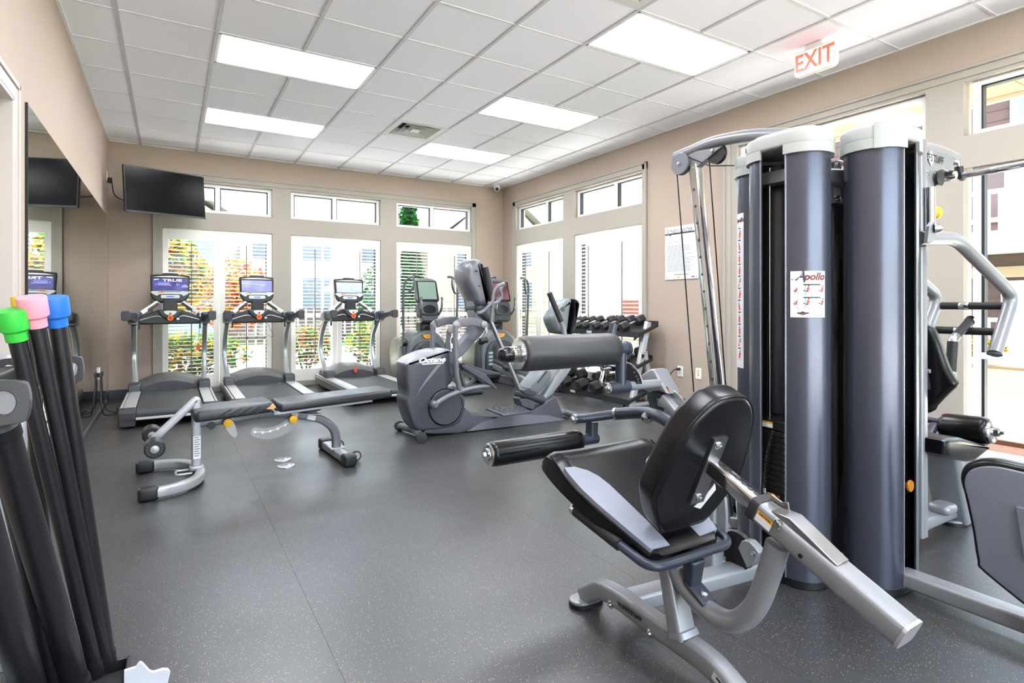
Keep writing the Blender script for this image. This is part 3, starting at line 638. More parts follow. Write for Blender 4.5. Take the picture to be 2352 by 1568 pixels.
# ---------------------------------------------------------------- two upright ellipticals in the corner (built at the origin, facing +y)
pgun = mat('elliptical_shell', (98, 104, 108), .36)
pdark = mat('elliptical_dark', (52, 56, 62), .4)
polive = mat('elliptical_side', (150, 154, 142), .36, metal=.3)
tubem = mat('elliptical_tube', (92, 96, 100), .35, metal=.4)
def precor():
    t = thing('upright_elliptical', 'x', 'elliptical', (0, 0, 0), 'upright ellipticals in the corner')
    # rear shroud, arched toward the user
    pr = [(-.30, .06), (-.33, .3), (-.31, .5), (-.25, .66), (-.14, .76), (0, .79), (.14, .76), (.25, .66), (.31, .5), (.33, .3), (.30, .06)]
    obj('drive_shroud', MB().pillow(crom(pr, 3), 'Y', .12, .62, .06), pgun, t)
    pr2 = [(-.24, .07), (-.26, .3), (-.24, .47), (-.19, .57), (-.1, .62), (0, .63), (.1, .62), (.19, .57), (.24, .47), (.26, .3), (.24, .07)]
    fr = obj('shroud_front', MB().pillow(crom(pr2, 3), 'Y', .07, .2, .03), pdark, t)
    for s in (-1, 1):
        obj('arm_slot', MB().prism(rrect(s * .12 - .028, s * .12 + .028, .30, .55, .026), 'Y', .062, .075), black, fr)
        pr = [(.16, .07), (.52, .07), (.66, .3), (.68, .52), (.56, .66), (.36, .68), (.22, .6), (.14, .3)]
        obj('side_panel', MB().pillow(crom(pr, 3, True), 'X', s * .30, s * .37, .03), polive, t)
        obj('side_stripe', MB().prism(crom([(.13, .07), (.2, .07), (.24, .35), (.2, .6), (.14, .55), (.11, .3)], 3, True), 'X', s * .315, s * .378), pdark, t, .006)
    m = MB()
    for k in range(4): m.prism(rrect(-.225, -.155, .43 - .055 * k, .465 - .055 * k, .004), 'Y', .064, .072)
    obj('key_stickers', m, mat('sticker_grey_blue', (150, 172, 182), .5), fr)
    obj('round_badge', MB().prism([(-.075, .725), (.075, .725), (.06, .692), (.03, .675), (0, .67), (-.03, .675), (-.06, .692)], 'Y', .098, .13), yellow, t)
    m = MB(); m.prism([(-.045, .712), (.045, .712), (.0, .685)], 'Y', .096, .1); obj('badge_mark', m, orange, t)
    # console column, screen and lower console
    obj('column_boot', MB().pillow(rrect(-.085, .085, .76, .9, .02), 'Y', .16, .36, .03), black, t)
    obj('column', MB().tube([(0, .24, .82), (0, .17, 1.15)], 1, flat=(.11, .09), up=(0, 1, 0)), mat('column_grey', (165, 170, 172), .4, metal=.3), t)
    tm = M.Translation((0, .05, 1.0)) @ M.Rotation(R(-20), 4, 'X')
    lc = obj('lower_console', MB().pillow(crom([(-.12, 0), (-.15, .09), (-.13, .2), (0, .215), (.13, .2), (.15, .09), (.12, 0), (0, -.02)], 4, True), 'Y', -.05, .13, .035).xf(tm), charcoal, t)
    obj('console_lens', MB().prism(crom([(-.075, .03), (-.09, .1), (0, .14), (.09, .1), (.075, .03), (0, .01)], 4, True), 'Y', -.056, -.04).xf(tm), mat('lens_black', (20, 22, 28), .12), lc)
    obj('bottle_tray', MB().prism([(-.11, -.09), (.11, -.09), (.13, .0), (-.13, .0)], 'Y', -.03, .08).xf(tm), pdark, t, .01)
    tm = M.Translation((0, .09, 1.2)) @ M.Rotation(R(-17), 4, 'X')
    sc = obj('screen_housing', MB().pillow(crom([(-.17, .0), (-.175, .15), (-.165, .30), (-.1, .345), (0, .355), (.1, .345), (.165, .30), (.175, .15), (.17, .0), (0, -.03)], 4, True), 'Y', -.015, .06, .025).xf(tm), mat('screen_shell', (92, 96, 98), .3), t)
    obj('bezel', MB().prism(rrect(-.155, .155, -.005, .30, .012), 'Y', -.024, 0).xf(tm), mat('bezel_black', (16, 17, 19), .2), sc)
    obj('screen', MB().add([(-.135, -.026, .025), (.135, -.026, .025), (.135, -.026, .285), (-.135, -.026, .285)], [(0, 1, 2, 3)]).xf(tm), mat('screen_green_grey', (110, 128, 116), .12, emit=.12), sc)
    for s in (-1, 1):
        # fixed inner grips with steel sensors
        pts = crom([(s * .05, .16, .93), (s * .12, .06, .98), (s * .155, -.02, 1.08), (s * .16, -.05, 1.2), (s * .155, -.04, 1.26)], 6)
        obj('fixed_grip', MB().tube(pts, .016, 12), tubem, t)
        obj('pulse_plate', MB().tube(pts[13:20], .0175, 12), steel, t)
        # swinging outer handle with a looped grip
        obj('handle_pivot', MB().lathe((s * .35, .02, .63), (s * 1, 0, 0), [(.0, 0), (.05, 0), (.055, .03), (.05, .07), (0, .075)]), black, t)
        a = [(s * .40, .0, .60), (s * .405, -.01, .9), (s * .41, -.02, 1.2), (s * .405, -.035, 1.40), (s * .37, -.06, 1.50), (s * .28, -.10, 1.545), (s * .215, -.12, 1.545)]
        obj('swing_handle', MB().tube(crom(a, 6), .0175, 12), tubem, t)
        b = [(s * .30, -.095, 1.54), (s * .285, -.11, 1.46), (s * .305, -.10, 1.38), (s * .35, -.06, 1.325), (s * .405, -.028, 1.315)]
        obj('loop_grip', MB().tube(crom(b, 6), .0165, 12), tubem, t)
        # foot pedal on its ramp arm
        obj('ramp_rail', MB().tube([(s * .13, .35, .30), (s * .13, -.95, .09)], 1, flat=(.09, .07), up=(1, 0, 0)), mat('ramp_grey', (150, 152, 150), .36, metal=.4), t, .006)
        zz = .06 if s > 0 else 0
        fp = obj('foot_pedal', MB().pillow(rrect(s * .14 - .075, s * .14 + .075, -.62, -.24, .05), 'Z', .25 + zz, .285 + zz, .012), pdark, t)
        obj('pedal_arm', MB().tube([(s * .14, .2, .36 + zz), (s * .14, -.45, .235 + zz)], 1, flat=(.05, .04), up=(1, 0, 0)), tubem, t)
    obj('base_beam', MB().tube([(0, .4, .06), (0, -1.0, .05)], 1, flat=(.12, .07), up=(1, 0, 0)), silver, t, .008)
    obj('rear_foot', MB().tube([(-.3, -.98, .03), (.3, -.98, .03)], .03, 14), pdark, t)
    obj('front_foot', MB().tube([(-.3, .5, .03), (.3, .5, .03)], .03, 14), pdark, t)
    return t
pc = precor(); pc['label'] = 'upright elliptical beside the treadmills with a blank greenish screen'
pc2 = dup(pc, None, None, 'upright elliptical deepest in the corner with a reddish screen')
pc.location = (3.16, 7.48, 0); pc2.location = (4.22, 7.22, 0); pc2.rotation_euler.z = R(2)
s_ = kids(kids(pc2, 'screen_housing')[0], 'screen')[0]; s_.data = s_.data.copy(); s_.data.materials[0] = screen_mat('screen_maroon', (92, 58, 64), .15, 3.0, .5)
# ---------------------------------------------------------------- seated elliptical (drive to the left, seat to the right)
og = mat('seated_shell', (76, 77, 86), .34, metal=.15, noise=.01)
ogl = mat('seated_arm', (112, 113, 120), .34, metal=.25)
oc = thing('seated_elliptical', 'large grey seated elliptical with a tall console shell, white lettering on its drive cover', 'elliptical', (2.6, 4.72, 0))
YC = 4.72
pr = [(1.713,0.614),(1.716,0.647),(1.765,0.688),(1.881,0.731),(1.988,0.751),(2.111,0.753),(2.154,0.736),(2.185,0.695),(2.192,0.592),(2.173,0.525),(2.148,0.458),(2.111,0.416),(2.261,0.335),(2.28,0.242),(2.236,0.097),(2.086,0.056),(1.881,0.058),(1.805,0.083),(1.765,0.147),(1.73,0.249),(1.712,0.348),(1.732,0.39),(1.713,0.511)]
obj('drive_cover', MB().pillow(crom(pr, 2, True), 'Y', YC - .13, YC + .13, .035), og, oc)
pr = [(1.716,0.636),(1.716,0.654),(1.765,0.695),(1.881,0.737),(1.988,0.758),(2.111,0.761),(2.15,0.744),(2.111,0.721),(1.976,0.636),(1.822,0.63)]
obj('cover_cap', MB().pillow(pr, 'Y', YC - .135, YC + .135, .03), mat('seated_cap', (150, 152, 160), .32, metal=.2), oc)
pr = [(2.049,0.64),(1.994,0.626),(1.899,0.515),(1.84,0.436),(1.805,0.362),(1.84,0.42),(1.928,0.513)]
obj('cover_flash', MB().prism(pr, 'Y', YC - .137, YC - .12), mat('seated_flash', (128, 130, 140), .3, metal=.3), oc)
p0 = [(1.949,4.57,0.673)][0]; m = MB(); put_text(m, 'Octane', .062, (p0[0], YC - .1365, p0[2]), (1, 0, 0), (0, 0, 1), bold=.003, italic=.3, sx=1.35)
flat_rect(m, (p0[0], YC - .1365, p0[2]), (1, 0, 0), (0, 0, 1), -.09, .115, -.036, -.026); obj('lettering', m, paper, oc)
pr = [(1.875,0.045),(1.952,0.122),(2.061,0.149),(2.211,0.134),(2.28,0.224),(2.364,0.162),(2.523,0.119),(2.659,0.105),(2.856,0.128),(3.016,0.143),(3.151,0.199),(3.255,0.256),(3.297,0.237),(3.352,0.105),(3.371,0.049),(3.399,-0.005),(2.715,0.003),(2.3,0.007),(2.236,-0.004),(1.976,0.019)]
obj('base_frame', MB().pillow(pr, 'Y', YC - .12, YC + .12, .02), og, oc)
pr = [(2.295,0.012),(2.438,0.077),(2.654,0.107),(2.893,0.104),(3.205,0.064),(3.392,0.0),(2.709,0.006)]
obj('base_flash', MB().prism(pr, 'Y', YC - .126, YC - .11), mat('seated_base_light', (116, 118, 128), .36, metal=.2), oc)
c0 = [(2.084,4.585,0.251)][0]
obj('flywheel_disc', MB().lathe((c0[0], YC - .125, c0[2]), (0, -1, 0), [(0, 0), (.158, 0), (.158, .008), (.15, .016), (0, .016)], 48), mat('disc_grey', (68, 70, 78), .4), oc)
obj('disc_gap', MB().lathe((c0[0], YC - .124, c0[2]), (0, -1, 0), [(0, 0), (.166, 0), (.166, .006), (0, .006)], 48), black, oc)
# feet
obj('front_foot', MB().tube(crom([(1.80, 4.47, .045), (1.83, 4.58, .045), (1.85, 4.72, .045), (1.83, 4.86, .045), (1.80, 4.98, .045)], 5), .032, 14), ogl, oc)
for y in (4.455, 4.985): obj('foot_wheel', MB().lathe((1.80, y - .02, .045), (0, 1, 0), [(0, 0), (.02, 0), (.045, .006), (.045, .034), (.02, .04), (0, .04)]), rubg, oc)
obj('rear_foot', MB().tube([(3.50, 4.46, .04), (3.50, 4.98, .04)], .032, 14), ogl, oc)
obj('rear_stay', MB().tube([(3.30, YC, .08), (3.5, YC, .045)], .03, 12), ogl, oc)
# console mast and console shell
pr = [(2.395,0.998),(2.475,0.955),(2.529,0.925),(2.475,0.878),(2.291,0.697),(2.239,0.653),(2.22,0.747),(2.291,0.825),(2.369,0.905)]
obj('mast', MB().prism(pr, 'Y', YC - .06, YC + .06), mat('mast_grey', (104, 106, 116), .34, metal=.3), oc, .008)
pr = [(2.369,1.245),(2.419,1.246),(2.492,0.972),(2.406,0.992)]
obj('mast_upper', MB().prism(pr, 'Y', YC - .08, YC + .08), mat('mast_grey2', (134, 136, 146), .34, metal=.3), oc, .01)
pr = [(2.287,1.377),(2.284,1.452),(2.307,1.516),(2.351,1.558),(2.388,1.571),(2.422,1.559),(2.441,1.533),(2.483,1.351),(2.523,1.187),(2.534,1.161),(2.454,1.142),(2.394,1.157),(2.364,1.221),(2.32,1.296)]
cs = obj('console_shell', MB().pillow(crom(pr, 2, True), 'Y', YC - .16, YC + .16, .055), mat('console_shell', (110, 111, 120), .28, metal=.25), oc)
pr = [(2.422,1.529),(2.438,1.515),(2.492,1.303),(2.532,1.198),(2.502,1.18),(2.462,1.35)]
obj('console_face', MB().prism(pr, 'Y', YC - .17, YC + .17), mat('console_face', (30, 31, 36), .3), oc, .01)
m = MB()
for k in range(6):
    q = [(2.354,4.58,1.195),(2.396,4.58,1.202)]; m.tube([(q[0][0] + .004 * k, YC - .158, q[0][2] - .012 * k), (q[1][0] + .002 * k, YC - .150, q[1][2] - .012 * k)], .003, 6)
obj('shell_vents', m, black, cs)
m = MB()
for q in [(2.37,4.56,1.457),(2.4,4.56,1.322)]: m.bb(q[0] - .012, q[0] + .012, YC - .166, YC - .15, q[2] - .004, q[2] + .005)
obj('shell_slots', m, black, cs)
pr = [(2.385,1.145),(2.523,1.163),(2.588,1.08),(2.593,1.02),(2.575,0.987),(2.541,0.983),(2.454,1.045),(2.404,1.081)]
obj('lower_console', MB().pillow(crom(pr, 2, True), 'Y', YC - .13, YC + .13, .035), og, oc)
# swing arms: near side and far side
for s, dx in ((-1, 0), (1, -.14)):
    yy = YC + s * .17
    q = [(2.162,4.55,0.976),(2.237,4.55,0.998),(2.339,4.55,1.002),(2.436,4.55,0.975)]
    obj('rocker_link', MB().tube(crom([(a[0] + dx * .3, yy, a[2]) for a in q], 4), 1, flat=(.03, .075), up=(0, 0, 1)), ogl, oc, .008)
    for a in (q[0], q[3]): obj('pivot_cap', MB().lathe((a[0] + dx * .3, yy, a[2]), (0, s, 0), [(0, 0), (.032, 0), (.032, .028), (.02, .034), (0, .034)]), silver, oc)
    q = [(2.147,4.52,0.972),(2.142,4.52,0.827),(2.147,4.52,0.692),(2.162,4.52,0.512),(2.187,4.52,0.398)]
    obj('swing_link', MB().tube(crom([(a[0] + dx * .3, yy + s * .03, a[2]) for a in q], 5), .024, 14), ogl, oc)
    q = [(1.951,4.52,0.295),(2.062,4.52,0.352),(2.197,4.52,0.391),(2.349,4.52,0.413),(2.493,4.52,0.418)]
    obj('crank_link', MB().tube(crom([(a[0] + dx, yy + s * .03, a[2] + (.07 if s > 0 else 0)) for a in q], 5), .024, 14), ogl, oc)
    obj('crank_boss', MB().lathe((q[0][0] + dx, yy - .02 * s, q[0][2] + (.07 if s > 0 else 0)), (0, s, 0), [(0, 0), (.036, 0), (.036, .06), (.02, .075), (0, .075)]), ogl, oc)
q = [(2.231,4.84,0.919),(2.221,4.84,0.818),(2.223,4.84,0.722)]
obj('far_link', MB().tube([tuple(a) for a in q], 1, flat=(.03, .06), up=(0, 1, 0)), ogl, oc, .008)
obj('far_cap', MB().lathe((q[0][0], q[0][1] - .03, q[0][2]), (0, -1, 0), [(0, 0), (.034, 0), (.034, .02), (.018, .026), (0, .026)]), silver, oc)
q = [(2.516,4.55,0.999),(2.825,4.55,0.358)]
obj('pedal_rod', MB().cyl(q[0], q[1], .021), steel, oc)
q = [(2.49,4.6,0.998),(2.49,4.6,0.928),(2.443,4.6,0.859),(2.417,4.6,0.824)]
obj('rod_clip', MB().tube(crom(q, 4), .014, 10), chrome, oc)
q = [(2.404,4.55,0.827),(2.476,4.55,0.831)]
obj('rod_knob', MB().cyl(q[0], q[1], .026), black, oc)
# hand grips by the console
q = [(2.446,4.52,1.495),(2.469,4.52,1.406),(2.49,4.52,1.302),(2.508,4.52,1.221)]; obj('upper_grip', MB().tube(crom(q, 4), .024, 14), rubg, oc)
q = [(2.508,4.52,1.227),(2.519,4.52,1.163),(2.512,4.52,1.105),(2.506,4.52,1.0)]; obj('grip_tube', MB().tube(crom(q, 4), .017, 12), ogl, oc)
q = [(2.349,4.5,1.081),(2.39,4.5,1.085),(2.449,4.5,1.126),(2.501,4.5,1.18),(2.511,4.5,1.232),(2.521,4.5,1.279),(2.561,4.5,1.323),(2.631,4.5,1.348)]; obj('front_bar', MB().tube(crom(q, 4), .017, 12), ogl, oc)
q = [(2.626,4.7,1.163),(2.675,4.7,1.181),(2.714,4.7,1.236),(2.703,4.7,1.297),(2.745,4.7,1.353)]; obj('far_bar', MB().tube(crom(q, 4), .017, 12), ogl, oc)
# raised foot plates
pr = [(2.194,0.631),(2.235,0.62),(2.349,0.57),(2.44,0.522),(2.557,0.394),(2.532,0.385),(2.401,0.473),(2.272,0.555),(2.203,0.599)]
obj('foot_plate', MB().prism(pr, 'Y', 4.49, 4.62), og, oc, .008)
pr = [(2.369,0.603),(2.567,0.54),(2.773,0.484),(2.769,0.469),(2.581,0.477),(2.389,0.55)]
obj('foot_plate', MB().prism(pr, 'Y', 4.80, 4.93), og, oc, .008)
for a, b, y in (((535, 900), (575, 1050), 4.6), ((575, 1050), (650, 985), 4.6)): pass
q = [(2.233,4.62,0.582),(2.287,4.62,0.411),(2.375,4.62,0.463),(2.441,4.62,0.506)]; obj('plate_bracket', MB().tube(fillet(q, .03), 1, flat=(.03, .04), up=(0, 1, 0)), ogl, oc)
# step-through plate with grooves
q = [(2.515,4.647,0.195),(2.833,4.597,0.195),(2.807,4.301,0.195),(2.488,4.285,0.195)]
m = MB(); m.add([a for a in q] + [(a[0], a[1], a[2] - .02) for a in q], [(0, 1, 2, 3), (7, 6, 5, 4), (0, 4, 5, 1), (1, 5, 6, 2), (2, 6, 7, 3), (3, 7, 4, 0)])
sp = obj('step_plate', m, og, oc, .006)
m = MB(); A, B, C_, D_ = [V(a) for a in q]
for k in range(1, 6):
    f = k / 6; a = A.lerp(B, f); b = D_.lerp(C_, f); m.tube([a.lerp(b, .08) + V((0, 0, .001)), a.lerp(b, .92) + V((0, 0, .001))], .004, 6)
for f in (.35, .65): m.tube([A.lerp(D_, f).lerp(B.lerp(C_, f), .06) + V((0, 0, .001)), A.lerp(D_, f).lerp(B.lerp(C_, f), .94) + V((0, 0, .001))], .004, 6)
obj('tread_ridges', m, charcoal, sp)
# seat post, seat rail, seat and back
pr = [(3.083,0.14),(3.177,0.264),(3.332,0.463),(3.427,0.542),(3.541,0.535),(3.427,0.399),(3.309,0.285),(3.246,0.214),(3.192,0.155)]
obj('seat_post', MB().pillow(pr, 'Y', YC - .075, YC + .075, .02), mat('seat_post', (134, 138, 142), .36, metal=.2), oc)
pr = [(2.968,0.346),(3.142,0.504),(3.188,0.514),(3.238,0.49),(3.231,0.423),(3.089,0.289),(3.03,0.279)]
sr = obj('seat_rail_cover', MB().pillow(pr, 'Y', YC - .11, YC + .11, .02), mat('rail_cover', (104, 110, 114), .36), oc)
q = [(3.068,4.6,0.393),(3.174,4.6,0.498)]; obj('rail_slot', MB().tube([(q[0][0], YC - .112, q[0][2]), (q[1][0], YC - .112, q[1][2])], .007, 8), black, sr)
q = [(2.78,4.58,0.337),(2.952,4.58,0.281),(3.085,4.58,0.233),(3.115,4.58,0.218)]; obj('pedal_tube', MB().tube(q, [.036, .04, .042, .042], 16), charcoal, oc)
pr = [(2.835,0.264),(3.002,0.262),(3.002,0.138),(2.856,0.189)]; obj('pedal_bracket', MB().prism(pr, 'Y', 4.56, 4.70), og, oc, .01)
pr = [(2.835,0.346),(2.914,0.355),(3.016,0.316),(2.987,0.288),(2.9,0.301),(2.849,0.323)]; obj('pedal_pad', MB().prism(pr, 'Y', 4.53, 4.66), charcoal, oc, .006)
pr = [(3.276,0.836),(3.626,0.839),(3.653,0.782),(3.599,0.741),(3.288,0.742),(3.25,0.785)]
obj('seat_cushion', MB().pillow(pr, 'Y', YC - .2, YC + .2, .03), vinyl, oc)
bk = [(3.226,0.999),(3.24,1.055),(3.32,1.151),(3.385,1.198),(3.447,1.212),(3.486,1.203),(3.466,1.104),(3.447,0.98),(3.421,0.869),(3.301,0.868),(3.267,0.911)]
obj('seat_back', MB().pillow(crom(bk, 2, True), 'Y', YC - .13, YC + .06, .05), mat('seat_back', (112, 122, 126), .3, metal=.1), oc)
bk = [(3.477,1.209),(3.536,1.203),(3.566,1.167),(3.555,1.093),(3.505,0.905),(3.464,0.853),(3.444,0.866),(3.477,0.978),(3.496,1.104)]
obj('seat_back_cushion', MB().pillow(crom(bk, 2, True), 'Y', YC - .15, YC + .08, .03), vinyl, oc)
q = [(3.357,4.585,1.11)][0]; obj('back_badge', MB().lathe((q[0], YC - .128, q[2]), (0, -1, 0), [(.014, 0), (.026, 0), (.026, .006), (.014, .006)]), og, oc)
q = [(3.13,4.5,1.27),(3.197,4.5,1.136),(3.27,4.5,0.991)]; obj('side_grip', MB().tube(q, .027, 14), rubg, oc)
q = [(3.268,4.5,0.994),(3.301,4.5,0.925),(3.317,4.5,0.844),(3.326,4.5,0.763)]; obj('side_grip_tube', MB().tube(q, .026, 14), silver, oc)

# ---------------------------------------------------------------- adjustable bench (built along x, then turned)
bn = thing('weight_bench', 'adjustable black padded weight bench with two yellow knobs in front of the treadmills', 'bench', (0, 0, 0))
bsil = mat('bench_silver', (168, 168, 172), .34, metal=.4); bgrey = mat('bench_grey', (122, 122, 130), .34, metal=.4)
bvin = mat('bench_vinyl', (36, 37, 41), .33, spec=.6, bump=.15, bscale=300)
u = crom([(-.30, .335, .042), (-.2, .338, .042), (-.08, .28, .042), (-.005, .16, .042), (.02, 0, .042), (-.005, -.16, .042), (-.08, -.28, .042), (-.2, -.338, .042), (-.30, -.335, .042)], 5)
ub = obj('front_base', MB().tube(u, 1, flat=(.055, .06), up=(0, 0, 1)), bsil, bn)
for s in (-1, 1): obj('rubber_foot', MB().pillow(rrect(-.335, -.225, s * .337 - .035, s * .337 + .035, .02), 'Z', .002, .082, .018), black, bn)
obj('carry_loop', MB().tube(fillet([(-.03, .05, .05), (-.12, .05, .05), (-.12, -.05, .05), (-.03, -.05, .05)], .02), .0075, 8), bsil, bn)
po = obj('post', MB().tube([(0, 0, .06), (0, 0, .43)], 1, flat=(.058, .05), up=(0, 1, 0)), bsil, bn)
obj('post_collar', MB().tube([(0, 0, .055), (0, 0, .085)], 1, flat=(.085, .075), up=(0, 1, 0)), bsil, bn, .008)
m = MB(); flat_rect(m, (0, -.0305, .21), (1, 0, 0), (0, 0, 1), -.022, .022, -.075, .075); st = obj('warning_sticker', m, paper, po)
m = MB()
for k in range(9): flat_rect(m, (0, -.031, .275 - .015 * k), (1, 0, 0), (0, 0, 1), -.017, .012 + .005 * (k % 2), -.003, .003)
obj('sticker_lines', m, inkg, po)
obj('lock_pin', MB().tube([(.02, 0, .345), (.085, -.02, .345)], .008, 8), chrome, bn); obj('lock_knob', MB().cyl((.085, -.045, .345), (.085, .015, .345), .024), black, bn)
sp = crom([(.02, 0, .37), (.2, 0, .372), (.42, 0, .388), (.60, 0, .362), (.78, 0, .315), (.88, 0, .25), (.925, 0, .17), (.93, 0, .05)], 6)
obj('spine', MB().tube(sp, 1, flat=(.06, .058), up=(0, 1, 0)), bgrey, bn)
m = MB(); flat_rect(m, (.62, -.032, .355), (1, 0, -.25), (.25, 0, 1), -.022, .022, -.02, .02); obj('spine_sticker', m, paper, bn); m = MB(); flat_rect(m, (.74, -.032, .325), (1, 0, -.3), (.3, 0, 1), -.03, .03, -.018, .018); obj('spine_sticker', m, paper, bn)
obj('rear_base', MB().tube([(.93, -.27, .042), (.93, .27, .042)], 1, flat=(.075, .06), up=(0, 0, 1)), bsil, bn, .004)
obj('rear_plate', MB().bb(.875, .985, -.055, .055, .07, .08), bsil, bn, .004)
for s in (-1, 1):
    obj('rubber_foot', MB().pillow(rrect(.885, .978, s * .29 - .05, s * .29 + .05, .02), 'Z', .002, .085, .016), black, bn)
    obj('wheel', MB().lathe((1.015, s * .2 - .012, .04), (0, 1, 0), [(0, 0), (.03, 0), (.038, .005), (.038, .019), (.03, .024), (0, .024)]), black, bn)
    obj('wheel_hub', MB().lathe((1.015, s * .2 - .015, .04), (0, 1, 0), [(0, 0), (.026, 0), (.026, .03), (0, .03)]), bsil, bn)
    obj('wheel_fork', MB().bb(.96, 1.02, s * .2 - .02, s * .2 - .014, .03, .055), bsil, bn)
def pad(x0, x1, z0, z1, hw, th):
    out = rrect(x0, x1, -hw, hw, .03); m = MB().pillow(out, 'Z', -th, 0, .02)
    k = (z1 - z0) / (x1 - x0); m.v = [(x, y, z + z0 + (x - x0) * k) for x, y, z in m.v]; return m
m = pad(-.025, .455, .466, .486, .15, .075)
sd = obj('seat_pad', m, bvin, bn)
m = MB()
for k in range(5): m.tube([(.10 + .06 * k, -.1515, .415), (.19 + .06 * k, -.1515, .462)], .004, 6)
obj('seat_creases', m, bvin, sd)
obj('worn_foam', MB().prism([(.40, .44), (.45, .475), (.47, .445), (.45, .43)], 'Y', -.152, -.11), mat('foam_tan', (214, 168, 122), .8), sd, .004)
obj('back_pad', pad(.488, 1.325, .466, .496, .15, .062), bvin, bn)
obj('back_support', MB().bb(.47, 1.17, -.13, -.085, .385, .41).bb(.47, 1.17, .085, .13, .385, .41).xf(M.Translation((.47, 0, .39)) @ M.Rotation(R(-2.2), 4, 'Y') @ M.Translation((-.47, 0, -.39))), bsil, bn, .005)
obj('seat_support', MB().bb(.02, .44, -.06, .06, .385, .4), bgrey, bn, .004)
obj('hinge_bolt', MB().cyl((.468, -.145, .405), (.468, .145, .405), .013), chrome, bn)
obj('stop_block', MB().bb(.67, .80, -.06, .06, .375, .405), black, bn, .006)
obj('stop_pin', MB().tube([(.66, -.05, .37), (.80, -.05, .345)], .008, 8), chrome, bn)
obj('seat_adjust_plate', MB().prism(crom([(.155, .375), (.205, .375), (.235, .30), (.238, .262), (.222, .25), (.195, .275), (.165, .33)], 3, True), 'Y', -.052, -.044), mat('adjust_plate', (158, 154, 152), .35, metal=.6), bn)
pr = [(x - .15, z) for x, z in [(0.721,0.338),(0.752,0.331),(0.798,0.295),(0.752,0.26),(0.675,0.22),(0.586,0.209),(0.505,0.233),(0.473,0.262),(0.48,0.291),(0.509,0.305),(0.549,0.289),(0.623,0.292),(0.683,0.314)]]
ap = obj('back_adjust_plate', MB().prism(crom(pr, 2, True), 'Y', -.052, -.043), mat('adjust_plate', (158, 154, 152), .35, metal=.6), bn)
m = MB()
for x, z in ((.35, .272), (.40, .262), (.45, .266), (.50, .277), (.55, .297)): m.cyl((x, -.056, z), (x, -.05, z), .009, n=10)
m.tube(crom([(.35, -.0535, .272), (.45, -.0535, .264), (.57, -.0535, .307)], 5), .003, 6)
obj('adjust_slot', m, paper, ap)
for x, z in ((.178, .362), (.60, .338)): obj('yellow_knob', MB().lathe((x, -.03, z), (0, -1, 0), [(0, 0), (.01, 0), (.012, .03), (.026, .035), (.03, .045), (.027, .06), (0, .066)]), yellow, bn)
obj('leg_arm', MB().tube(fillet([(0, 0, .40), (0, 0, .525), (-.245, 0, .285)], .012), 1, flat=(.048, .042), up=(0, 1, 0)), bsil, bn)
obj('arm_axle', MB().cyl((-.245, -.23, .28), (-.245, .27, .28), .012), chrome, bn)
for y in (-.2, .25):
    r_ = obj('leg_roller', MB().lathe((-.245, y - .06, .28), (0, 1, 0), [(0, 0), (.048, 0), (.056, .008), (.056, .112), (.048, .12), (0, .12)]), black, bn)
    obj('roller_hub', MB().lathe((-.245, y - .06, .28), (0, -1, 0), [(0, 0), (.024, 0), (.022, .006), (.008, .008), (.007, .016), (0, .017)]), bsil, r_)
    m = MB()
    for k in range(14): a = R(360 / 14 * k); m.box((-.245 + .042 * math.cos(a), y - .0605, .28 + .042 * math.sin(a)), (.012, .002, .004), rot=M.Rotation(-a, 3, 'Y'))
    obj('roller_marks', m, mat('mark_grey', (66, 66, 68), .5), r_)
bn.location = (.152, 4.325, 0); bn.rotation_euler.z = R(3.2)
# ---------------------------------------------------------------- floor outlet covers
for (x, y), lb in zip(((.72, 4.50), (.712, 4.315)), ('round metal floor cover under the bench, the farther of the pair', 'round metal floor cover under the bench, the nearer of the pair')):
    t = thing('floor_cover', lb, 'cover plate', (x, y, 0), 'round floor covers')
    obj('plate', MB().lathe((x, y, .0005), (0, 0, 1), [(0, 0), (.062, 0), (.060, .005), (.05, .008), (0, .009)], 36), steel, t)
    obj('screws', MB().cyl((x - .035, y, .009), (x - .035, y, .011), .006).cyl((x + .035, y, .009), (x + .035, y, .011), .006).bb(x - .012, x + .012, y - .003, y + .003, .0085, .0105), bgrey, t)
q = [(3.505,4.309,0.0)][0]
tag(obj('floor_cover', MB().lathe((q[0], q[1], .0005), (0, 0, 1), [(0, 0), (.062, 0), (.060, .005), (.05, .008), (0, .009)], 36), mat('brass_plate', (200, 178, 130), .35, metal=1.0)), 'round brass floor cover behind the lower black roller pad', 'cover plate')
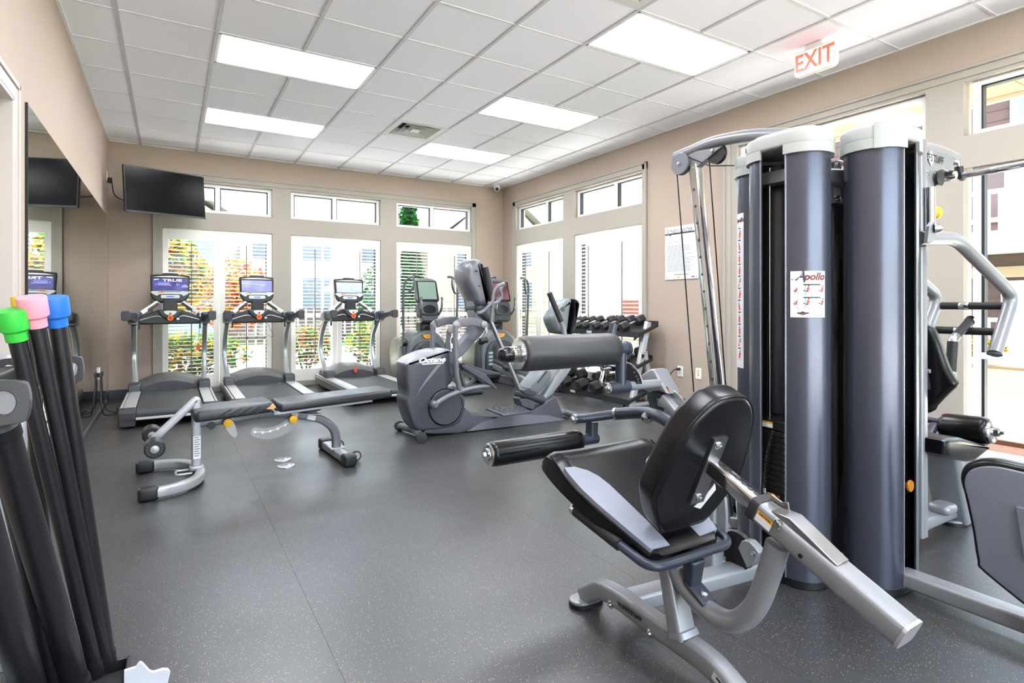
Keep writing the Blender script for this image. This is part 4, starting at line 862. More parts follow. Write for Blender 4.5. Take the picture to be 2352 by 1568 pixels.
# ---------------------------------------------------------------- dumbbell rack
rk = thing('dumbbell_rack', 'three tier dumbbell rack with silver legs by the right wall windows', 'rack', (4.6, 5.4, 0))
Y0, Y1 = 4.74, 6.2
for y in (Y0 + .05, Y1 - .05):
    fl = obj('front_leg', MB().tube([(4.46, y, .02), (4.715, y, .955)], 1, flat=(.075, .05), up=(0, 1, 0)), mat('rack_silver', (190, 190, 192), .34, metal=.35), rk)
    obj('rear_leg', MB().tube([(4.655, y, .62), (4.80, y, .01)], 1, flat=(.06, .05), up=(0, 1, 0)), mat('rack_silver', (190, 190, 192), .34), rk)
    obj('foot_bar', MB().tube([(4.40, y, .022), (4.86, y, .022)], 1, flat=(.06, .04), up=(0, 0, 1)), mat('rack_silver', (190, 190, 192), .34), rk, .004)
    if y < 5: 
        a = V((4.46, y, .02)); d = V((.255, 0, .935)).normalized(); n = V((0, -1, 0)); 
        m = MB(); flat_rect(m, a + d * .62 + n * .0262, (.965, 0, -.263), d, -.022, .022, 0, .2); obj('warning_label', m, mat('label_pale_blue', (176, 192, 206), .5), fl)
        m = MB(); flat_rect(m, a + d * .84 + n * .0262, (.965, 0, -.263), d, -.022, .022, 0, .035); obj('orange_label', m, orange, fl)
        m = MB(); m.add([tuple(a + d * (.56 + q) + V((.965, 0, -.263)) * p + n * .0265) for p, q in ((-.022, .03), (.022, .03), (.022, 0), (0, -.025), (-.022, 0))], [(0, 1, 2, 3, 4)]); obj('shield_badge', m, inkb, fl)
for xa, za, xb, zb, nm in ((4.52, .835, 4.83, .93, 'top'), (4.45, .455, 4.74, .54, 'middle'), (4.36, .085, 4.66, .165, 'bottom')):
    pr = [(xa, za - .05), (xa + .008, za - .05), (xa + .008, za - .008), (xb - .008, zb - .008), (xb - .008, zb + .04), (xb, zb + .04), (xb, zb - .016), (xa + .02, za - .018), (xa, za + .018), (xa, za)]
    pr = [(xa, za - .055), (xa, za + .012), (xa + .01, za + .012), (xa + .01, za), (xb - .01, zb), (xb - .01, zb + .035), (xb, zb + .035), (xb, zb - .03), (xa + .06, za - .025)]
    sh = obj('shelf', MB().prism(pr, 'Y', Y0, Y1), mat('rack_shelf', (48, 49, 52), .4, metal=.3), rk)
    obj('shelf_bracket', MB().prism([(xa + .01, za - .09), (xb - .03, zb - .05), (xb - .03, zb - .01), (xa + .01, za)], 'Y', Y0 + .08, Y0 + .09), mat('rack_shelf', (48, 49, 52), .4), rk)
    m = MB(); flat_rect(m, (xa - .0005, 5.62 if nm == 'top' else 5.75, za - .022), (0, -1, 0), (0, 0, 1), -.05, .05, -.015, .015); obj('shelf_label', m, mat('label_silver', (190, 192, 196), .4), sh)
hexm = mat('hex_rubber', (40, 41, 43), .48, bump=.06, bscale=300)
def dumbbell(r):
    t = thing('dumbbell', 'x', 'dumbbell', (0, 0, 0), 'hex dumbbells on the rack')
    L = .065 + r * .9; hl = .07
    for s in (-1, 1):
        pf = [(0, 0), (r * .78, 0), (r, r * .28), (r, L - .012), (r * .8, L), (0, L)]
        obj('head', MB().lathe((s * hl, 0, 0), (s, 0, 0), pf, 6), hexm, t, sharp=20)
    obj('handle', MB().lathe((-hl - .005, 0, 0), (1, 0, 0), [(.011, 0), (.013, .02), (.0165, .075), (.013, .13), (.011, .15)], 16), chrome, t)
    return t
top_y = [p[1] for p in [(4.58,6.162,0.894),(4.58,6.059,0.897),(4.58,5.882,0.916),(4.58,5.733,0.917),(4.58,5.5,0.914),(4.58,5.335,0.912),(4.58,5.158,0.924),(4.58,4.998,0.928)]]
low_y = [p[1] for p in [(4.45,6.193,0.112),(4.45,5.931,0.129),(4.45,5.591,0.138),(4.45,5.315,0.141)]]
words = ['farthest', 'second farthest', 'third farthest', 'fourth farthest', 'fourth from the near end', 'third from the near end', 'second from the near end', 'nearest']
for k, y in enumerate(top_y):
    r_ = .036 + .0032 * k; d = dumbbell(r_)
    d['label'] = 'black hex dumbbell on the top shelf of the rack, ' + words[k] + (' end of its row' if 'near end' not in words[k] else '')
    d.location = (4.665, y, .88 + r_ * .9 + .006); d.rotation_euler = (0, R(-17), 0)
lw = ['farthest of the four', 'second farthest of the four', 'third farthest of the four', 'nearest of the four']
for k, y in enumerate(low_y):
    r_ = .068 + .003 * k; d = dumbbell(r_); d['label'] = 'large black hex dumbbell on the bottom shelf of the rack, ' + lw[k]
    d.location = (4.515, y, .124 + r_ * .9 + .012); d.rotation_euler = (0, R(-15), 0)
for k, y in enumerate((4.93, 5.16)):
    r_ = .066; d = dumbbell(r_); d['label'] = ('black hex dumbbell at the near end of the rack middle shelf', 'black hex dumbbell on the rack middle shelf, behind the big roller')[k]
    d.location = (4.60, y, .498 + r_ * .9 + .01); d.rotation_euler = (0, R(-16), 0)

# ---------------------------------------------------------------- multi-station cable gym
gy_ = thing('multi_station_gym', 'large grey multi station cable gym with three tall round weight towers and black padded seats', 'gym machine', (2.45, 1.45, 0))
gs = mat('gym_silver', (140, 142, 147), .34, metal=.3, noise=.008, nscale=400)
def shell(cx, cy, r, a0, a1, z0, z1, th=.006, ext=0.0, d=(0, 0)):
    o = arc(cx, cy, r, a0, a1, 28); i = arc(cx, cy, r - th, a1, a0, 28)
    if ext: 
        o = [(o[0][0] + d[0] * ext, o[0][1] + d[1] * ext)] + o + [(o[-1][0] + d[0] * ext, o[-1][1] + d[1] * ext)]
        i = [(i[0][0] + d[0] * ext, i[0][1] + d[1] * ext)] + i + [(i[-1][0] + d[0] * ext, i[-1][1] + d[1] * ext)]
    return MB().prism(o + i, 'Z', z0, z1)
SR, SZ0, SZ1 = .11, .035, 1.79
shm = mat('tower_shroud', (84, 87, 100), .27, metal=.6, noise=.02, nscale=120)
def stadium(p, q, r, n=14):
    a = math.degrees(math.atan2(q[1] - p[1], q[0] - p[0]))
    return arc(q[0], q[1], r, a - 90, a + 90, n) + arc(p[0], p[1], r, a + 90, a + 270, n)
TOW = {'a': ((2.28, 1.42), (2.28, 1.535)), 'b': ((2.483, 1.232), (2.585, 1.232)), 'c': ((2.46, 1.735), (2.57, 1.735))}
SH = {}
for k, (p, q) in TOW.items():
    a = math.degrees(math.atan2(q[1] - p[1], q[0] - p[0])); d = V((q[0] - p[0], q[1] - p[1])).normalized()
    SH[k, 0] = obj('tower_shroud', shell(p[0], p[1], SR, a + 90, a + 270, SZ0, SZ1), shm, gy_)
    SH[k, 1] = obj('tower_shroud', shell(q[0], q[1], SR, a - 90, a + 90, SZ0, SZ1, ext=.004, d=(-d[0], -d[1])), shm, gy_)
    for c_, b_, e_, sh in ((p, a + 90, a + 270, SH[k, 0]), (q, a - 90, a + 90, SH[k, 1])):
        m = MB()
        for an in (b_, e_): m.tube([(c_[0] + SR * math.cos(R(an)), c_[1] + SR * math.sin(R(an)), SZ0), (c_[0] + SR * math.cos(R(an)), c_[1] + SR * math.sin(R(an)), SZ1)], .0035, 8)
        obj('shroud_edge', m, mat('shroud_edge', (150, 153, 160), .25, metal=.8), sh)
    # pale cap with a lower skirt over each shroud, arched over the opening
    m = MB().pillow(stadium(p, q, .123), 'Z', 1.806, 1.868, .012)
    cp = obj('tower_cap', m, capm, gy_)
    m = shell(p[0], p[1], .123, a + 88, a + 272, 1.772, 1.812, .014); obj('cap_skirt', m, capm, cp)
    m = shell(q[0], q[1], .123, a - 92, a + 92, 1.772, 1.812, .014); obj('cap_skirt', m, capm, cp)
    obj('cap_step', MB().pillow(stadium(p, q, .095), 'Z', 1.86, 1.884, .012), capm, cp)
    ra = {'a': -40, 'b': 215, 'c': 120}[k]; rc = p if k != 'c' else q
    obj('cap_rib', shell(rc[0], rc[1], .127, ra - 9, ra + 9, 1.770, 1.872, .02), capm, cp)
    obj('foot_ring', MB().prism(stadium(p, q, .105), 'Z', .004, .036), black, gy_)
    ctr = ((p[0] + q[0]) / 2, (p[1] + q[1]) / 2)
    ang = math.atan2(q[1] - p[1], q[0] - p[0])
    # weight stack: plates across the tower, selector rod, guide rods
    st = obj('stack_top_plate', MB().box((ctr[0], ctr[1], .637), (.26, .125, .04), ang), mat('stack_black', (26, 26, 28), .4), gy_, .003)
    pm = mesh('weight_plate', MB().box((0, 0, 0), (.258, .122, .0215)), mat('stack_plate', (33, 33, 35), .38))
    for n_ in range(21):
        o = bpy.data.objects.new('weight_plate', pm); COL.objects.link(o); o.parent = st
        o.location = (ctr[0] - 2.45, ctr[1] - 1.45, .603 - .024 * n_); o.rotation_euler.z = ang
    sd_ = {'a': 1, 'b': -1, 'c': -1}[k]      # which side of the tower shows the pin holes
    nx, ny = -math.sin(ang) * sd_, math.cos(ang) * sd_
    m = MB(); m2 = MB()
    for n_ in range(21):
        z = .603 - .024 * n_
        b0 = V((ctr[0] + nx * .0605, ctr[1] + ny * .0605, z)); m.cyl(b0, b0 + V((nx, ny, 0)) * .002, .0075, n=12)
        b1 = b0 + V((math.cos(ang) * -.025, math.sin(ang) * -.025, 0)); m2.cyl(b1, b1 + V((nx, ny, 0)) * .0016, .006, n=10)
    obj('pin_hole', m, black, st); obj('plate_number', m2, mat('plate_number', (120, 120, 122), .5), st)
    obj('selector_sleeve', MB().cyl((ctr[0], ctr[1], .655), (ctr[0], ctr[1], .745), .019), black, gy_)
    obj('selector_rod', MB().cyl((ctr[0], ctr[1], .74), (ctr[0], ctr[1], 1.70), .0085), chrome, gy_)
    for s in (-.09, .09): obj('guide_rod', MB().cyl((ctr[0] + math.cos(ang) * s, ctr[1] + math.sin(ang) * s, .06), (ctr[0] + math.cos(ang) * s, ctr[1] + math.sin(ang) * s, 1.76), .011), chrome, gy_)
    obj('tower_beam', MB().box((ctr[0], ctr[1], 1.71), (.30, .06, .055), ang), gs, gy_, .004)
    obj('tower_shade_sheet', MB().box((ctr[0] - nx * .088, ctr[1] - ny * .088, .95), (.16, .004, 1.66), ang), navy, gy_)  # dark navy sheet paints in the shade inside the shroud
# stickers on the first tower's stack
m = MB(); flat_rect(m, (2.2165, 1.535, .637), (0, -1, 0), (0, 0, 1), -.025, .025, -.012, .006); stk = obj('weight_sticker', m, paper, gy_)
m = MB(); flat_rect(m, (2.216, 1.535, .637), (0, -1, 0), (0, 0, 1), -.025, .025, .006, .014); obj('sticker_band', m, yellow, stk)
# coil cord and pin
P0, P1 = V((2.205, 1.50, .615)), V((2.17, 1.515, .375)); m = MB(); pts = []
for i in range(26 * 8):
    t = i / (26 * 8 - 1); c = P0.lerp(P1, t) + V((0, .012 * math.sin(math.pi * t), 0)); a = 2 * math.pi * i / 8
    pts.append(c + V((.0055 * math.cos(a), .0055 * math.sin(a), 0)))
obj('coil_cord', MB().tube(pts, .0016, 5), mat('cord_black', (40, 40, 42), .4), gy_)
obj('cord_clip', MB().cyl((2.17, 1.515, .375), (2.168, 1.515, .355), .007), chrome, gy_)
pin = obj('selector_pin', MB().lathe((2.213, 1.478, .339), (-1, 0, 0), [(.005, 0), (.005, .03), (.010, .032), (.012, .04), (.022, .042), (.024, .047), (.022, .052), (0, .053)]), mat('pin_amber', (206, 128, 30), .3, metal=.3), gy_)
obj('pin_ring', MB().tube([(2.162 + .002 * k, 1.50 + .016 * math.cos(R(k * 30)), .345 + .016 * math.sin(R(k * 30))) for k in range(12)], .0015, 6, closed=True), chrome, gy_)
pin = obj('selector_pin', MB().lathe((2.535, 1.170, .43), (0, -1, 0), [(.005, 0), (.005, .03), (.010, .032), (.012, .04), (.022, .042), (.024, .047), (.022, .052), (0, .053)]), mat('pin_amber', (206, 128, 30), .3), gy_)
# printed decals, bent round the shrouds
def wrap(mb, cx, cy, r, a_mid, zmid):
    """mb lies flat in x (along the arc, rightwards as seen from outside), y (up), z (lift)"""
    mb.v = [(cx + (r + z) * math.cos(a_mid + x / r), cy + (r + z) * math.sin(a_mid + x / r), zmid + y) for x, y, z in mb.v]; return mb
def grid_rect(mb, x0, x1, y0, y1, z, n=12):
    for i in range(n):
        a = x0 + (x1 - x0) * i / n; b = x0 + (x1 - x0) * (i + 1) / n; mb.add([(a, y0, z), (b, y0, z), (b, y1, z), (a, y1, z)], [(0, 1, 2, 3)])
    return mb
def flat_text(mb, s, size, x, y, z, **k):
    vs, fs = text(s, size, **k); return mb.add([(x + a, y + b, z) for a, b, _ in vs], fs)
def decal(parent, cx, cy, am, zm, items):
    """items: list of (material, builder)"""
    first = None
    for nm, mt, fn in items:
        m = MB(); fn(m); o = obj(nm, wrap(m, cx, cy, SR, am, zm), mt, parent, sharp=80)
    return o
inkn = mat('ink_navy', (58, 52, 84), .5); inkm = mat('ink_maroon', (110, 34, 40), .5); inkc = mat('ink_orange_red', (226, 76, 44), .5); inks2 = mat('ink_skin', (226, 190, 150), .5); inkt = mat('ink_teal', (110, 170, 190), .5)
def fig(mb_o, mb_k, mb_t, x, y, s):
    """seated exercise pictogram: torso, head and legs, machine"""
    mb_o.add([(x + .1 * s, y, .0011), (x + .30 * s, y + .06 * s, .0011), (x + .36 * s, y + .36 * s, .0011), (x + .18 * s, y + .38 * s, .0011), (x + .10 * s, y + .2 * s, .0011)], [(0, 1, 2, 3, 4)])
    mb_k.add([(x + .27 * s + .07 * s * math.cos(R(60 * k)), y + .48 * s + .07 * s * math.sin(R(60 * k)), .0011) for k in range(6)], [tuple(range(6))])
    mb_k.add([(x + .3 * s, y + .02 * s, .0012), (x + .16 * s, y - .08 * s, .0012), (x - .2 * s, y + .06 * s, .0012), (x - .18 * s, y + .12 * s, .0012)], [(0, 1, 2, 3)])
    mb_t.add([(x - .02 * s, y - .3 * s, .001), (x + .06 * s, y - .3 * s, .001), (x + .06 * s, y + .55 * s, .001), (x - .02 * s, y + .55 * s, .001)], [(0, 1, 2, 3)])
    mb_t.add([(x - .25 * s, y - .32 * s, .001), (x + .25 * s, y - .32 * s, .001), (x + .25 * s, y - .27 * s, .001), (x - .25 * s, y - .27 * s, .001)], [(0, 1, 2, 3)])
pg_o, pg_k, pg_t, pg_l = MB(), MB(), MB(), MB()
for by in (.012, -.040):
    fig(pg_o, pg_k, pg_t, -.052, by, .028)
    for bx, bw in ((-.013, .058), (.045, .042)):
        fig(pg_o, pg_k, pg_t, bx, by, .045)
        o_ = rrect(bx - bw / 2, bx + bw / 2, by - .024, by + .024, .006); i_ = rrect(bx - bw / 2 + .0012, bx + bw / 2 - .0012, by - .0228, by + .0228, .005)
        n = len(o_); pg_l.add([(a, b, .0009) for a, b in o_ + i_], [(k, (k + 1) % n, n + (k + 1) % n, n + k) for k in range(n)])
    grid_rect(pg_k, -.02, .045, by + .024, by + .029, .0012, 6)
AM = R(222)
def d_lines(m):
    for k in range(5): grid_rect(m, .018, .062 - .006 * (k % 2), -.087 + .0042 * k, -.0855 + .0042 * k, .001, 5)
def d_logo(m): m.add([(-.056, -.077, .001), (-.03, -.073, .001), (-.022, -.068, .001), (-.014, -.073, .001), (.010, -.077, .001), (-.010, -.080, .001), (-.022, -.086, .001), (-.034, -.080, .001)], [tuple(range(8))])
ap = TOW['a'][0]
items = [('decal', paper, lambda m: grid_rect(m, -.068, .068, -.0935, .0935, .0005)),
         ('decal_lettering', inkm, lambda m: flat_text(m, 'pollo', .040, .022, .070, .0012, bold=.0016, italic=.3)),
         ('decal_capital', inkn, lambda m: (flat_text(m, 'A', .052, -.032, .073, .0012, bold=.0016, italic=.35), m.add([(-.062, .058, .0012), (-.035, .066, .0012), (-.033, .070, .0012), (-.066, .060, .0012)][:4], [(0, 1, 2, 3)]))),
         ('decal_subtitle', inkg, lambda m: flat_text(m, 'FITNESS SYSTEMS', .0075, .03, .0505, .0012)),
         ('decal_orange', inkc, lambda m: m.add(pg_o.v, pg_o.f)), ('decal_dark', inkb, lambda m: m.add(pg_k.v, pg_k.f)), ('decal_teal', inkt, lambda m: m.add(pg_t.v, pg_t.f)),
         ('decal_frames', inkg, lambda m: (m.add(pg_l.v, pg_l.f), d_lines(m))), ('decal_logo', mat('ink_logo', (120, 70, 96), .5), d_logo),
         ('decal_logo_lettering', inkb, lambda m: flat_text(m, 'TUFFSTUFF', .0085, -.022, -.077, .0014, bold=.0004, italic=.2))]
decal(SH['a', 0], ap[0], ap[1], AM + R(4), 1.197, items)
# long pictogram strip on the tower behind
so_, sk_, sl_ = MB(), MB(), MB()
for k in range(11):
    yy = .245 - .058 * k
    pose = [((0, 0), (.010, .024)), ((.004, 0), (-.008, .022)), ((0, 0), (.0, .026)), ((.002, -.002), (.003, .024)), ((-.008, .004), (.012, .008))][k % 5]
    so_.add([(-.006 + pose[0][0], yy - .020, .0011), (.008 + pose[0][0], yy - .020, .0011), (.009 + pose[1][0] * .6, yy + .008, .0011), (-.005 + pose[1][0] * .6, yy + .010, .0011)], [(0, 1, 2, 3)])
    sk_.add([(pose[1][0] * .7 + .001 + .0045 * math.cos(R(60 * q)), yy + .015 + .0045 * math.sin(R(60 * q)), .0011) for q in range(6)], [tuple(range(6))])
    grid_rect(sk_, -.012, .012, yy + .026, yy + .031, .001, 3); grid_rect(sl_, -.026, .026, yy - .0265, yy - .0255, .0009, 4)
    for s in (-.026, .025): grid_rect(sl_, s, s + .001, yy - .026, yy + .026, .0009, 1)
cc = TOW['c'][0]
items = [('decal', paper, lambda m: grid_rect(m, -.034, .034, -.40, .345, .0005, 6)), ('decal_lettering', inkm, lambda m: flat_text(m, 'Apollo', .027, .0, .312, .0012, bold=.0012, italic=.3)),
         ('decal_orange', inkc, lambda m: m.add(so_.v, so_.f)), ('decal_dark', inkb, lambda m: m.add(sk_.v, sk_.f)), ('decal_frames', inkg, lambda m: m.add(sl_.v, sl_.f))]
decal(SH['c', 0], cc[0], cc[1], R(152), 1.25, items)
# core frame between the towers
obj('core_upright', MB().bb(2.53, 2.585, 1.425, 1.49, .06, 1.63), mat('upright_grey', (104, 106, 110), .4, metal=.3), gy_, .004)
obj('core_beam', MB().tube([(2.36, 1.44, 1.71), (2.55, 1.37, 1.71)], 1, flat=(.06, .065), up=(0, 0, 1)), gs, gy_, .004)
obj('core_beam', MB().tube([(2.56, 1.40, 1.71), (2.56, 1.72, 1.71)], 1, flat=(.06, .065), up=(0, 0, 1)), gs, gy_, .004)
obj('core_plate', MB().bb(2.50, 2.60, 1.40, 1.50, 1.60, 1.612).bb(2.50, 2.60, 1.40, 1.50, 1.78, 1.79).bb(2.52, 2.58, 1.42, 1.48, 1.61, 1.79), gs, gy_, .002)
m = MB()
for x, z in ((2.50, 1.77), (2.515, 1.755), (2.50, 1.625), (2.515, 1.615)): m.cyl((x, 1.40, z), (x, 1.385, z), .008, n=6)
obj('core_bolts', m, chrome, gy_)
obj('core_pulley', MB().lathe((2.60, 1.395, 1.50), (-.3, -1, 0), [(0, 0), (.055, 0), (.05, .008), (.055, .02), (0, .02)]), black, gy_)
obj('core_pulley_plate', MB().prism(crom([(2.575, 1.62), (2.635, 1.62), (2.625, 1.48), (2.60, 1.44), (2.585, 1.48)], 3, True), 'Y', 1.36, 1.366), gun, gy_)
obj('core_carriage', MB().bb(2.585, 2.64, 1.395, 1.435, 1.12, 1.36), black, gy_, .004)
obj('core_slider', MB().bb(2.60, 2.635, 1.35, 1.40, .98, 1.09), navy, gy_, .006)
obj('core_rod', MB().cyl((2.598, 1.40, .1), (2.598, 1.40, 1.6), .009), chrome, gy_)
obj('core_gusset', MB().prism([(1.30, .50), (1.345, .50), (1.40, .09), (1.22, .09)], 'X', 2.47, 2.478), gun, gy_, .002)
obj('core_back', MB().bb(2.64, 2.66, 1.36, 1.62, .06, 1.70), mat('core_dark', (40, 43, 52), .5), gy_)
# ---- leg station: longitudinal base tube, seat, backrest, rollers
X0 = 1.38
p_ = crom([(X0, 1.735, .03), (X0, 1.69, .062), (X0, 1.63, .098), (X0, 1.53, .107), (X0, 1.40, .098), (X0, 1.25, .095), (X0, 1.14, .088), (X0, 1.06, .058), (X0, 1.01, .032)], 6)
lb = obj('leg_base_tube', MB().tube(p_, 1, flat=(.066, .062), up=(1, 0, 0)), gs, gy_)
for y in (1.735, .99):
    obj('foot_plate', MB().pillow([(X0 + a, y + b) for a, b in stadium((-.028, 0), (.028, 0), .042)], 'Z', .014, .026, .004), gs, gy_)
    obj('foot_pad', MB().prism([(X0 + a, y + b) for a, b in stadium((-.028, 0), (.028, 0), .044)], 'Z', .001, .015), black, gy_)
for y, z in ((1.555, .086), (1.36, .078)): obj('frame_bolt', MB().lathe((X0 - .031, y, z), (-1, 0, 0), [(0, 0), (.015, 0), (.015, .004), (.009, .006), (.007, .012), (0, .013)]), chrome, gy_)
m = MB(); ex = V((0, -1, -.03)); ey = V((-.25, 0, 1)); oo = V((X0 - .0335, 1.46, .104))
put_text(m, 'TUFFSTUFF', .024, oo, ex, ey, bold=.0012, italic=.25)
obj('base_lettering', m, inkb, lb)
m = MB(); m.add([tuple(oo + V((.0002, 0, 0)) + ex * a + ey.normalized() * b) for a, b in ((-.03, .008), (0, .018), (.03, .008), (.03, -.008), (0, -.018), (-.03, -.008))], [(0, 1, 2, 3, 4, 5)]); obj('base_logo', m, inkg, lb)
m = MB(); put_text(m, 'STUFF', .0001, oo, ex, ey)
m = MB(); flat_rect(m, (X0 - .0335, 1.085, .07), (0, -1, -.55), (-.2, -.5, 1), -.028, .022, -.018, .018); obj('base_label', m, paper, lb)
m = MB(); flat_rect(m, (X0 - .0340, 1.085, .07), (0, -1, -.55), (-.2, -.5, 1), -.015, .01, .004, .012); obj('label_print', m, inkb, lb)
obj('seat_post', MB().tube([(X0, 1.25, .11), (X0, 1.305, .31)], [1.12, .95], flat=(.07, .052), up=(0, 1, 0)), gs, gy_)
obj('post_weld', MB().tube([(X0, 1.246, .118), (X0, 1.252, .135)], [1.2, 1.1], flat=(.072, .058), up=(0, 1, 0)), gs, gy_)
q = crom([(X0, 1.34, .39), (X0, 1.29, .325), (X0, 1.225, .27), (X0, 1.14, .238), (X0, 1.06, .25), (X0, .995, .32), (X0, .955, .42), (X0, .925, .52)], 6)
obj('swan_tube', MB().tube(q, .031, 18), gs, gy_)
B0, B1 = V((X0, .972, .600)), V((X0, .615, .437)); bd = (B1 - B0).normalized()
bm_ = obj('back_beam', MB().tube([B0, B1], 1, flat=(.06, .072), up=(1, 0, 0)), gs, gy_)
obj('beam_end', MB().tube([B1 - bd * .004, B1 + bd * .004], 1, flat=(.062, .074), up=(1, 0, 0)), mat('beam_weld', (196, 198, 202), .28, metal=.6), bm_)
obj('beam_collar', MB().tube([B0 - bd * .018, B0 + bd * .006], 1, flat=(.065, .078), up=(1, 0, 0)), rubg, bm_)
it = obj('chrome_tube', MB().tube([V((X0, 1.145, .679)), B0], 1, flat=(.05, .046), up=(1, 0, 0)), chrome, gy_)
up_ = bd.cross(V((1, 0, 0))).normalized(); up_ = up_ if up_.z > 0 else -up_
m = MB()
for k in range(7):
    c = B0 - bd * (.03 + .022 * k) + up_ * .0258; m.lathe(c, up_, [(0, 0), (.0068, 0), (.0062, .0006), (0, .0006)], 14)
obj('adjust_hole', m, mat('hole_brown', (58, 46, 44), .5), it)
c = B0 + bd * .055
m = MB().add([tuple(c + V((x, 0, 0)) + bd * a + up_ * b) for x in (-.027, .027) for a, b in ((-.02, .031), (.03, .05), (.17, .034), (.165, .03), (.06, .030))], [(0, 1, 2, 3, 4), (9, 8, 7, 6, 5), (0, 5, 6, 1), (1, 6, 7, 2), (2, 7, 8, 3), (3, 8, 9, 4), (4, 9, 5, 0)])
obj('release_lever', m, steel, bm_, .003)
obj('lever_tongue', MB().tube([c - bd * .045 + up_ * .034, c - bd * .01 + up_ * .036, c + bd * .01 + up_ * .05], 1, flat=(.045, .006), up=(1, 0, 0)), chrome, bm_)
obj('lever_bolt', MB().lathe(c + V((-.03, 0, 0)) + bd * .015 + up_ * .018, (-1, 0, 0), [(0, 0), (.012, 0), (.012, .008), (.008, .012), (0, .012)]), chrome, bm_)
side = V((-.0385, 0, 0)); m = MB(); o_ = B0 + bd * .035 + side
flat_rect(m, o_, bd, up_, -.024, .024, -.016, .004); obj('caution_label', m, paper, bm_)
m = MB(); flat_rect(m, o_ - V((.0003, 0, 0)), bd, up_, -.024, .024, .004, .015); obj('caution_band', m, yellow, bm_)
m = MB(); put_text(m, 'CAUTION', .008, o_ - V((.0007, 0, 0)) + up_ * .0095, bd, up_, bold=.0004); obj('caution_lettering', m, inkb, bm_)
obj('beam_hole', MB().cyl(B0 + bd * .15 + side * .99 - up_ * .008, B0 + bd * .15 + side * 1.005 - up_ * .008, .006), black, bm_)
# backrest
eu, en = V((0, -.39, .92)).normalized(), V((0, .92, .39)).normalized()
PB = M.Translation((X0, 1.16, .65)) @ M(((1, eu.x, en.x), (0, eu.y, en.y), (0, eu.z, en.z))).to_4x4()
h_ = [(.045, .259), (.095, .232), (.135, .185), (.16, .12), (.176, .05), (.187, -.02), (.187, -.06), (.168, -.105), (.135, -.165), (.105, -.203), (.075, -.216)]
out = crom([(x, y) for x, y in h_] + [(-x, y) for x, y in reversed(h_)], 3, True)
bp_ = obj('backrest_pad', MB().pillow(out, 'Z', 0, .085, .02, 5).xf(PB), vinyl, gy_)
obj('backrest_piping', MB().tube([(x * .985, y * .985, .008) for x, y in out], .0035, 6, closed=True).xf(PB), vinyl, bp_)
br = obj('backrest_bracket', MB().prism(rrect(-.03, .03, -.108, .128, .003), 'Z', -.008, .001).xf(PB), steel, gy_)
for y in (.102, -.085): obj('bracket_bolt', MB().lathe((0, y, -.008), (0, 0, -1), [(0, 0), (.013, 0), (.012, .004), (.006, .006), (.005, .010), (0, .010)]).xf(PB), chrome, br)
obj('care_tag', MB().prism([(.0, -.125), (.035, -.14), (.075, -.075), (.06, -.05), (.03, -.10)], 'Z', -.004, -.001).xf(PB), paper, br)
# seat pad with raised front roll and grey bolsters
es, eh = V((0, .906, .423)).normalized(), V((0, -.423, .906)).normalized()
PS = M.Translation((X0, 1.25, .42)) @ M(((1, es.x, eh.x), (0, es.y, eh.y), (0, es.z, eh.z))).to_4x4()
SEC = [(-.035, .11, -.03), (-.03, .135, -.01), (-.015, .152, -.002), (.03, .166, 0), (.1, .184, 0), (.2, .208, 0), (.28, .226, .004), (.34, .236, .014), (.39, .240, .026), (.43, .24, .028), (.46, .236, .012), (.475, .23, -.02), (.465, .222, -.05), (.43, .215, -.062)]
def seat_h(u, hc): return hc + .008 * abs(u) ** 3
secs = []
for s, w_, hc in SEC:
    row = []
    for k in range(17):
        u = -1 + k / 8.0; e = 1 - max(0, (abs(u) - .9) / .1) ** 2
        row.append((u * w_, s, seat_h(u, hc) - (1 - e) * .02))
    low = -.058 if s < .44 else min(hc - .02, -.06)
    row += [(w_ * .985, s, low), (-w_ * .985, s, low)]
    secs.append(row)
sp_ = obj('seat_pad', MB().ring(secs).xf(PS), vinyl, gy_)
def seat_at(s):
    for a, b in zip(SEC[:-1], SEC[1:]):
        if a[0] <= s <= b[0]: t = (s - a[0]) / (b[0] - a[0]); return a[1] + (b[1] - a[1]) * t, a[2] + (b[2] - a[2]) * t
    return SEC[3][1], 0
for sg in (-1, 1):
    secs = []
    for s, wi in ((-.008, .066), (.02, .066), (.1, .07), (.2, .08), (.27, .092), (.31, .110), (.34, .138), (.362, .185)):
        w_, hc = seat_at(s); row = []
        wo_ = w_ * .955
        for k in range(7):
            x = wi + (wo_ - wi) * k / 6; row.append((sg * x, s, seat_h(x / w_, hc) + .0028))
        row += [(sg * wo_, s, hc - .01), (sg * wi, s, hc - .01)]
        secs.append(row)
    obj('seat_bolster', MB().ring(secs).xf(PS), vinylg, sp_)
m = MB()
for k in range(8):
    s = .045 + .032 * k; w_, hc = seat_at(s); m.tube([(-.072, s, hc - .001), (-.035, s + .003, hc + .001), (.035, s + .003, hc + .001), (.072, s, hc - .001)], .0065, 8)
obj('seat_ribs', m, vinyl, sp_)
obj('seat_piping', MB().tube([(-w_ * .995, s, hc - .004) for s, w_, hc in SEC[2:10]], .0035, 6).tube([(w_ * .995, s, hc - .004) for s, w_, hc in SEC[2:10]], .0035, 6).xf(PS), vinyl, sp_)
obj('seat_underplate', MB().prism([(-.08, .02), (.08, .02), (.12, .36), (-.12, .36)], 'Z', -.075, -.055).xf(PS), navy, gy_)
obj('seat_lug', MB().tube([(X0 - .18, 1.56, .47), (X0 - .12, 1.50, .47)], .016, 10), steel, gy_)
